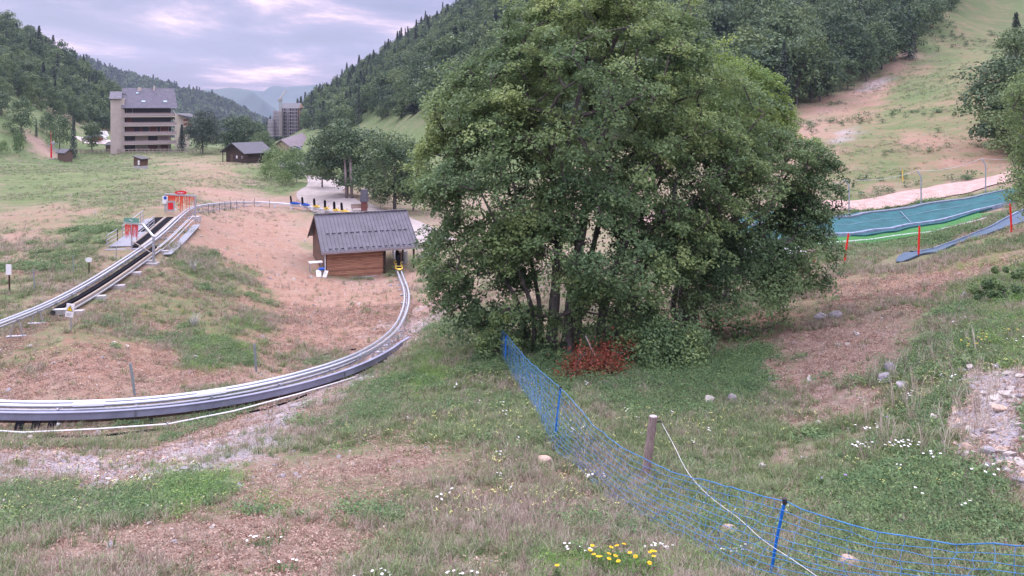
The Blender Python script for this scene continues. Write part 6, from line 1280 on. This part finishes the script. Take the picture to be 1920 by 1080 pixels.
def scat(name, protos, p, pid, smin, smax, mats, grow_, hs=1.0, flat_=False):
    n = len(p); s_ = rg.uniform(smin, smax, n)*(1+np.maximum(p[:,1]-12,0)*grow_); z_ = np.zeros(n); rot = np.stack([rg.normal(0,.12,n) if not flat_ else rg.uniform(-.5,.5,n), rg.normal(0,.12,n) if not flat_ else rg.uniform(-.5,.5,n), rg.uniform(0,6.28,n)],1)
    return scatter(name, protos, p, pid, rot, np.stack([s_,s_,s_*hs*rg.uniform(.7,1.3,n)],1), mats)
gd = lambda x, y: np.clip((chan('g',x,y)-.45)*1.5 + patch(x,y,1.0)*1.25 + .12, .03, 1)*(1-.9*chan('r',x,y))*clear(x,y)
p = pts_cloud(80000, 7.5, 70, .75, gd, rg); g_ = chan('g',p[:,0],p[:,1]); dry = rg.random(len(p)) > np.clip(.12+g_*.75+patch(p[:,0],p[:,1],.8,9)*.7,.08,.92)
tg = [tuft(k, 16, .11+.025*k, .08+.01*k, .009, .8) for k in range(4)]; td = [tuft(10+k, 14, .17, .06, .006, .5) for k in range(2)]
scat("grass", [(v,f,t_,0) for v,f,t_ in tg] + [(v,f,t_,1) for v,f,t_ in td], p, np.where(dry, 4+rg.integers(0,2,len(p)), rg.integers(0,4,len(p))), .55, 1.35, [m_grass, m_straw], .018)
fdn = lambda x, y: np.clip((chan('g',x,y)-.25)*.9 + patch(x,y,.25,14)*1.3, .03, 1)*((x/y < -.27)|(x/y > .30))*clear(x,y)
p = pts_cloud(26000, 62, 240, .75, fdn, rg, .75, -.70); g_ = chan('g',p[:,0],p[:,1]); dry = rg.random(len(p)) > .15+g_*.6; scat("grass", [(v,f,t_,0) for v,f,t_ in tg] + [(v,f,t_,1) for v,f,t_ in td], p, np.where(dry, 4+rg.integers(0,2,len(p)), rg.integers(0,4,len(p))), 1.6, 3.2, [m_grass, m_straw], .004, .45)
p = pts_cloud(2600, 80, 330, .9, lambda x, y: np.clip(patch(x,y,.12,17)*1.6+.15,0,1)*(x/y > .33)*clear(x,y), rg, .75, .33); p = p[::2]; scat("weeds", [clump(45+k, 60, .14, .16, .06)+(0,) for k in range(3)], p, rg.integers(0,3,len(p)), 1.6, 3.6, [m_weedd], .003)
# long pale seed-grass on the right bank
rb = lambda poly, soft=.03: (lambda x, y: poly_mask(poly, soft, x/y, np.log(y)))
lg = rb([(1640,690),(1760,640),(1860,700),(1880,790),(1780,860),(1640,830)]); p = pts_cloud(260, 14, 26, .6, lambda x, y: lg(x,y)*.8, rg, .70, .30)
tl_ = [tuft(30+k, 9, .55, .10, .010, .45) for k in range(3)]; scat("grass", [(v,f,t_,0) for v,f,t_ in tl_], p, rg.integers(0,3,len(p)), .7, 1.3, [m_straw], 0)
wd = lambda x, y: np.clip((chan('g',x,y)-.5)*1.5 + patch(x,y,.7,4)*1.5 - .12, 0, 1)*(1-chan('r',x,y))*clear(x,y)
p = pts_cloud(52000, 7.5, 75, .9, wd, rg); cw = [clump(40+k, 28, .12, .12, .05) for k in range(3)] + [clump(50, 60, .22, .28, .05, .35)]
scat("weeds", [(v,f,t_,0) for v,f,t_ in cw], p, np.minimum(rg.integers(0,9,len(p))//2, 3) if False else np.where(rg.random(len(p)) < .10, 3, rg.integers(0,3,len(p))), .6, 1.4, [m_weed], .018)
# lush patches: bright ferny plants
lush = [rb([(290,885),(420,885),(440,965),(285,965)]), rb([(480,930),(560,935),(560,970),(480,970)],.02), rb([(1040,1035),(1320,1040),(1330,1100),(1020,1100)],.02), rb([(350,480),(470,515),(470,540),(410,540)],.02), rb([(380,620),(460,610),(480,680),(370,700)],.02), rb([(780,655),(840,700),(800,760),(750,720)],.02), rb([(1800,470),(1920,500),(1920,690),(1840,650)],.04)]
p = pts_cloud(9000, 8, 60, .8, lambda x, y: np.clip(sum(q(x,y) for q in lush)*(.75+patch(x,y,1.5,2)),0,1), rg, .75, -.7)
fe = [clump(60+k, 70, .16, .26, .04, .30) for k in range(2)]; scat("weeds", [(v,f,t_,0) for v,f,t_ in fe], p, rg.integers(0,2,len(p)), .5, 1.15, [leafmat("bright_fern_leaf", (.10,.22,.05), (.17,.33,.075), (.27,.44,.12), trans=.25)], .012)
for q in ((1010,676,.5),(1048,672,.6),(1095,668,.7),(1140,664,.7),(1180,672,.8)):
    leafy_mound('bramble', 'low dark undergrowth among the huge tree\'s trunk bases', 'bramble', G(q[0],q[1])+np.array((0,.5,0)), (.7,.6,q[2]), 1300, .09, m_leafA, 700+q[0], .15, group='dark brambles among the trunk bases')
# undergrowth fringe under the trees
ug = rb([(930,650),(1060,690),(1200,700),(1330,690),(1420,660),(1400,720),(1250,790),(1080,740),(960,700)],.04); p = pts_cloud(7000, 22, 40, .8, lambda x, y: ug(x,y)*np.clip(.5+patch(x,y,1.,8),0,1), rg, .35, -.1); scat("weeds", [(v,f,t_,0) for v,f,t_ in cw], p, rg.integers(0,4,len(p)), .9, 1.9, [m_weed], 0)
fd = lambda x, y: np.clip((chan('g',x,y)-.35) + patch(x,y,.5,12)*1.6 - .15, 0, 1)*(y < 40)*clear(x,y)
p = pts_cloud(6500, 8, 42, .5, fd, rg); fl_ = [flower(70+k, .16, 2, .014) for k in range(2)]; fw = [flower(80, .18, 3, .024, .04, 2)]; pr_ = []
def scat_fl(name, fls, p, pid, mats, smin=.7, smax=1.2):
    pro = []; 
    for v, f, _, m_ in fls: pro.append((v, f, None, m_))
    return pro
def scatter_multi(name, fls, p, pid, mats, smin=.7, smax=1.2, gr=.02):
    pro = [(v, f, [.5]*len(v), 0) for v, f, _, m_ in fls]; o = scat(name, pro, p, pid, smin, smax, mats, gr); mi = sum([list(m_) for _, _, _, m_ in fls], []); o.data.polygons.foreach_set('material_index', np.array(mi, np.int32)); return o
scatter_multi("small_flowers", fl_+fw, p, np.where(rg.random(len(p)) < .04, 2, rg.integers(0,2,len(p))), [m_stem, m_cream, m_petal]); bpy.data.objects["small_flowers"]['kind'] = 'stuff'
# litter and pebbles
ld = lambda x, y: np.clip(.75 - chan('g',x,y)*1.0 + patch(x,y,1.,21)*1.1, .03, 1)*(1-chan('r',x,y)*.8)*clear(x,y)
p = pts_cloud(42000, 7.5, 60, .8, ld, rg); lt = []
for k in range(3): r_ = np.random.default_rng(90+k); n = 9; v, f, t_ = leaves(np.stack([r_.normal(0,.09,n),r_.normal(0,.09,n),r_.uniform(.005,.03,n)],1), np.array((0,0,1.))+r_.normal(0,.35,(n,3)), .055, r_.uniform(0,1,n), r_, asp=.5, fold=.3); lt.append((v,f.tolist(),t_,0))
scat("leaf_litter", lt, p, rg.integers(0,3,len(p)), .6, 1.3, [m_litter], .02); bpy.data.objects["leaf_litter"]['kind'] = 'stuff'
pd = lambda x, y: np.clip(chan('r',x,y)*.9 + (.35-chan('g',x,y))*.35 + patch(x,y,.8,31)*.30 + .02, .004, 1)*clear(x,y)
p = pts_cloud(50000, 7.5, 90, .8, pd, rg); pb_ = [ico(k, (.06,.05,.035)) for k in range(4)]; szm = rg.pareto(2.6, len(p))*.6+.45
o = scatter("pebbles", [(v,f,[.5]*len(v),k%3) for k,(v,f) in enumerate(pb_)], p+np.array((0,0,.005)), rg.choice(4, len(p), p=(.25,.42,.12,.21)), rg.uniform(0,6.28,(len(p),3))*np.array((.1,.1,1)), np.repeat((np.clip(szm,.4,4.5)*(1+np.maximum(p[:,1]-12,0)*.014))[:,None],3,1), [m_stone, m_stoneg, m_stonep]); o['kind'] = 'stuff'
rub = rb([(1835,690),(1925,700),(1925,900),(1860,885),(1800,830),(1790,790)], .03); p = pts_cloud(1100, 12, 26, .4, lambda x, y: rub(x,y), rg, .70, .50); pb2 = [ico(20+k, (.20,.16,.11), .25, 2) for k in range(4)]
o = scatter("rubble", [(v,f,[.5]*len(v),k%3) for k,(v,f) in enumerate(pb2)], p, rg.integers(0,4,len(p)), rg.uniform(0,6.28,(len(p),3))*np.array((.1,.1,1)), np.repeat((.22+rg.pareto(3,len(p))*.5).clip(.2,1.6)[:,None],3,1), [m_stone, m_stoneg, m_stonep]); o['kind'] = 'stuff'
# ---- single rocks
def rock(g, w_, h_, label, m, seed, d_=None, cat="rock", group=None, rz=0):
    v, f = ico(seed, (w_, d_ or w_*.8, h_*1.3), .25, 3); o = MB().add(v, f).build("rock", m); o.location = (g[0], g[1]+ (d_ or w_*.8)*.3, g[2]+h_*.12); o.rotation_euler = (0,0,rz); return lab(o, label, cat, group)
for i, (px, py, wpx, hp, m, lb_) in enumerate((
 (1020,872,38,16,m_stonep,"rounded ochre stone lying in grass left of the blue net"),(1134,726,34,15,m_stoneg,"pale grey rock below the rust-red dead branch"),(1331,758,28,20,m_stone,"pointed cream rock, left of a group of three beside a grey log"),(1352,756,15,9,m_stone,"smallest cream stone between two larger ones beside the grey log"),(1374,756,24,20,m_stoneg,"grey-pink rock, right of the group of three beside the log"),
 (1375,1008,46,26,m_stonep,"flat pinkish stone seen through the blue net under the wire"),(1545,598,34,18,m_stoneg,"grey lichen boulder, left of a pair on the dry ground"),(1568,596,28,22,m_stoneg,"grey lichen boulder, right of a pair on the dry ground"),(1810,557,18,13,m_stoneg,"small grey boulder on the grassy bank at upper right"),(1671,700,26,28,m_stoneg,"upright grey stone with brown cap in the right meadow"),(1668,716,34,22,m_stoneg,"dark boulder at the base of the upright grey stone"),(1700,728,40,14,m_stoneg,"low dark rock spreading right of the upright stone"),
 (1538,797,17,11,m_stone,"single cream stone in grass left of the white yarrow"),(1431,882,26,13,m_stone,"pale pink stone beside a bare patch behind the blue net"),(1610,629,14,8,m_stone,"small pale stone on dry ground, nearest the lichen boulders"),(1590,647,14,7,m_stone,"flat white stone, left of two on the dry ground"),(1572,648,13,6,m_stone,"flat white stone beside another on the dry ground, further left"),(1604,627,10,8,m_stone,"tiny white stone touching another on dry ground"),
 (1870,752,30,14,m_stone,"large pale rock in the rubble at the photo's right edge, upper"),(1895,745,34,17,m_stone,"biggest cream rock of the right edge rubble"),(1880,770,40,14,m_stonep,"flat pinkish rock below the biggest rubble rock"),(1858,853,40,16,m_stoneg,"grey-pink slab at the left side of the rubble patch"),(1885,850,30,14,m_stonep,"pinkish slab in the middle of the rubble patch"),(1890,886,22,14,m_stone,"round white stone at the lower end of the rubble"),(1820,692,18,14,m_stone,"pale rock standing in grass above the rubble patch"),(1765,790,44,12,m_stone,"row of low white rock in grass left of the rubble"),
 (960,948,0,0,None,""),(690,142*0+942,0,0,None,""),(1080,1064,0,0,None,""),(345,882,22,9,m_stoneg,"grey stone on the gravel edge at lower left"),(182,815,16,10,m_stone,"pale stone beside the black hose"),(52,826,18,11,m_stone,"small pale stone under the coaster bend at left"),(38,918,12,6,m_stone,"little white stone in grass at the far lower left"),(566,727,14,10,m_stonep,"pinkish stone on the verge outside the coaster bend"),(797,660,12,8,m_stone,"small pale stone in green grass left of the blue net"),(1195,704,14,8,m_stoneg,"small pale stone in the dark undergrowth"),(210,648,16,9,m_stone,"pale stone on the bowl slope left of the leaning stake"),(55,652,13,9,m_stone,"pale stone on the bowl slope near the far left"),(1600*0+1590,1072,60,24,m_stonep,"flat pink stone at the very bottom beside the blue net"),(1445,715,16,11,m_stoneg,"dark stone on dry ground left of the upright stone"),(1520,715,22,12,m_stone,"cluster-like pale stone on dry ground"))):
    if not wpx: continue
    g = G(px, py); w_ = wpx/F*g[1]; rock(g, w_, hp/F*g[1], lb_, m, 400+i, None, "rock", None, i*1.3)
v, f = ico(480, (1.2,.22,.20), .2, 3); g = G(1300,754); o = MB().add(v, f).build("log", m_barkp); o.location = (g[0]+.1, g[1]+.1, g[2]+.06); o.rotation_euler = (0,0,.35); lab(o, "weathered grey log lying beside three rocks", "log")
# ---- flowering plants
def flower_plant(name, label, g, heads, mpet, s_, h, spread, seed, petals=8, foliage=700, fm=None, centre=None, fsz=.05, cat="flowering plant", group=None):
    r_ = np.random.default_rng(seed); o = empty(name, g.tolist(), 0, label, cat, group); pos = np.stack([r_.normal(0,spread[0]*.55,foliage), r_.normal(0,spread[1]*.55,foliage), r_.uniform(.02,h*.72,foliage)],1); gz = H(pos[:,0]+g[0], pos[:,1]+g[1])-g[2]; pos[:,2] += gz
    if foliage: leaf_obj("foliage", pos, r_.normal(0,.6,(foliage,3))+np.array((0,0,.7)), fsz, r_.uniform(.2,.9,foliage), fm or m_weed, o, r_, asp=.28)
    for k in range(heads):
        x, y = r_.uniform(-spread[0],spread[0]), r_.uniform(-spread[1],spread[1]); z0 = float(H(np.array([x+g[0]]),np.array([y+g[1]]))[0])-g[2]; hh = z0+h*r_.uniform(.8,1.15); b_ = MB(); til = r_.normal(0,.18,2)
        b_.tube([(x*.85,y*.85,z0),(x,y,hh)], .004, 4, 0)
        for q in range(petals):
            a = q*2*math.pi/petals; d = np.array((math.cos(a),math.sin(a),til[0]*math.cos(a)+til[1]*math.sin(a)))*s_; e_ = np.array((-math.sin(a),math.cos(a),0))*s_*.42; c_ = np.array((x,y,hh)); b_.add([c_+d*.15-e_*.4,c_+d*.6-e_,c_+d+np.array((0,0,-.1*s_)),c_+d*.6+e_,c_+d*.15+e_*.4],[(0,1,2,3,4)],1)
        if centre: c_ = np.array((x,y,hh+.004)); b_.add([c_+np.array((math.cos(a)*s_*.32,math.sin(a)*s_*.32,.006)) for a in np.linspace(0,6.28,9)[:-1]],[tuple(range(8))],2)
        b_.build("flower", [m_stem, mpet, centre or mpet], o, world=False)
    return o
m_orange = mat("orange_yellow_centre", (.65,.26,.01), .6)
g = G(1165,1072); flower_plant("yellow_daisy_plant", "clump of bright yellow daisies at the bottom of the view, left of the blue net", g, 19, m_yflow, .036, .30, (.55,.42), 501, 10, 1500, leafmat("daisy_foliage", (.05,.11,.035), (.09,.18,.05), (.15,.25,.08)), m_orange, .07)
g = G(1045,1092); flower_plant("yellow_daisy_plant", "single yellow daisy apart from the big yellow clump, to its left", g, 1, m_yflow, .036, .26, (.05,.05), 502, 10, 260, None, m_orange, .06)
YP = [(1615,845,9,"white yarrow at the left end of the yarrow drift on the right meadow"),(1680,838,8,"white yarrow in the middle of the drift on the right meadow"),(1705,842,9,"white yarrow just right of the middle of the drift"),(1757,862,5,"white yarrow at the right end of the drift, standing lower"),(1630,808,7,"white yarrow above the left end of the drift"),(1785,712,4,"four round white umbels above the right bank's long grass"),(1802,968,3,"lone white flower low on the right, beside the blue net's line"),(1735,930,2,"pair of small white flowers below the drift"),(1850,895,6,"white umbels next to the rubble at lower right"),(1900,640,4,"white flowers on the upper right bank edge"),(1800,600,4,"white flower heads on the upper bank near the small boulder"),(493,1012,7,"small white flower cluster alone in the lower left meadow"),(535,1058,3,"tiny white flowers just right and below the lone white cluster"),(1085,1028,10,"low white blossoms left of the yellow daisies"),(1235,1025,16,"drift of low white blossoms behind the yellow daisies"),(1380,1030,14,"low white blossoms seen through the blue net"),(870,1078,8,"white blossoms cut by the bottom edge of the view, centre"),(700,1078,7,"white blossoms cut by the bottom edge, left of centre"),(1600,795,3,"few white flowers beside the single cream stone")]
for i, (px, py, n, lb_) in enumerate(YP):
    g = G(px, py+14); flower_plant("white_flower_plant", lb_, g, n, m_petal, .030 if i < 11 else .024, .30 if i < 11 else .14, (.20,.20) if i < 11 else (.26,.16), 520+i, 7, 160)
for i, (px, py, lb_) in enumerate(((1542,900,"small purple thistle head, left of two in the right meadow"),(1587,900,"larger purple thistle head, right of two in the right meadow"),(1662,788,"purple flower beside white yarrow above the drift"))):
    flower_plant("purple_flower_plant", lb_, G(px, py+16), 1, mat("purple_petal", (.32,.18,.50), .6), .035, .26, (.02,.02), 560+i, 9, 60)
for i, (px, py, lb_) in enumerate(((1650*0+1850,650,"yellow-flowered plant on the right bank, above the long grass"),(330,590,"small yellow-flowered plant high on the bowl slope"),(283,602,"yellow-flowered plant lower left on the bowl slope"))):
    g = G(px, py); flower_plant("yellow_flower_plant", lb_, g, 26 if i == 0 else 9, mat("dull_yellow_petal", (.50,.42,.05), .6), .035, .35, (.9,.6) if i == 0 else (.5,.4), 570+i, 6, 500 if i == 0 else 150)
# mullein-like silvery plants on the bowl slope
for i, (px, py, lb_) in enumerate(((365,613,"silvery dry plant on the bowl slope above the green patch"),(362,508,"silvery pale plant near the top of the bowl slope"))):
    g = G(px, py); v, f, t_ = tuft(600+i, 60, .9, .25, .03, .5); me = np_mesh("silver_plant", v, f, 4); o = link(me, "silver_plant", mat("silvery_leaf", (.42,.42,.40), .8)); o.location = g.tolist(); lab(o, lb_, "plant")
# leafy branches reaching in at the right edge of the view: a tree rooted just outside
r_ = np.random.default_rng(640); gE = Gd(2010, 44); oE = empty("edge_tree", gE.tolist(), 0, "tree rooted beyond the photo's right edge whose leafy twigs reach into view", "tree")
ellE = [(1985,330,44,2.6,2.4,2.6),(1935,355,43,1.1,1.3,1.5),(1960,200,44,1.9,2,2.6)]; clE = sample_shell(ellE, 300, r_); trE = [[gE, P(2005,400,44), P(1995,250,44), P(1990,120,44)]]
Nn, par, load, nt_ = grow(trE, clE, r_=r_); limbs_obj(Nn, par, load, 0, .008, .012, m_bark, oE, gE); idx_ = r_.integers(0, len(clE), 21000); pos = clE[idx_]+r_.normal(0,.22,(21000,3)); leaf_obj("crown", pos, r_.normal(0,.6,(21000,3))+np.array((0,0,.8)), .14, np.clip(r_.normal(.5,.2,21000),0,1), m_leafA, oE, r_, gE)
for i, (px, py, s_, lb_) in enumerate(((1890,560,1.3,"low dark green bush on the bank at the right edge, upper one"),(1915,530,1.4,"bush cut by the right edge above the bank"),(1770,452*0+463,.0,""))):
    if s_: leafy_mound("bank_shrub", lb_, "shrub", G(px,py), (1.5*s_,1.1*s_,.45*s_), 2600, .10, m_leafL, 650+i, .35)
# ---------------------------------------------------------------- air
hz = bpy.data.materials.new("haze_air"); hz.use_nodes = True; t = hz.node_tree; t.nodes.clear(); o_ = nd(t, "ShaderNodeOutputMaterial"); v_ = nd(t, "ShaderNodeVolumePrincipled")
v_.inputs['Color'].default_value = (.60,.70,.95,1); v_.inputs['Density'].default_value = .00012; v_.inputs['Anisotropy'].default_value = .2; t.links.new(v_.outputs[0], o_.inputs['Volume'])
hb = MB().box(-3800,3800,-60,4700,-420,330).build("haze", hz); lab(hb, kind='stuff')
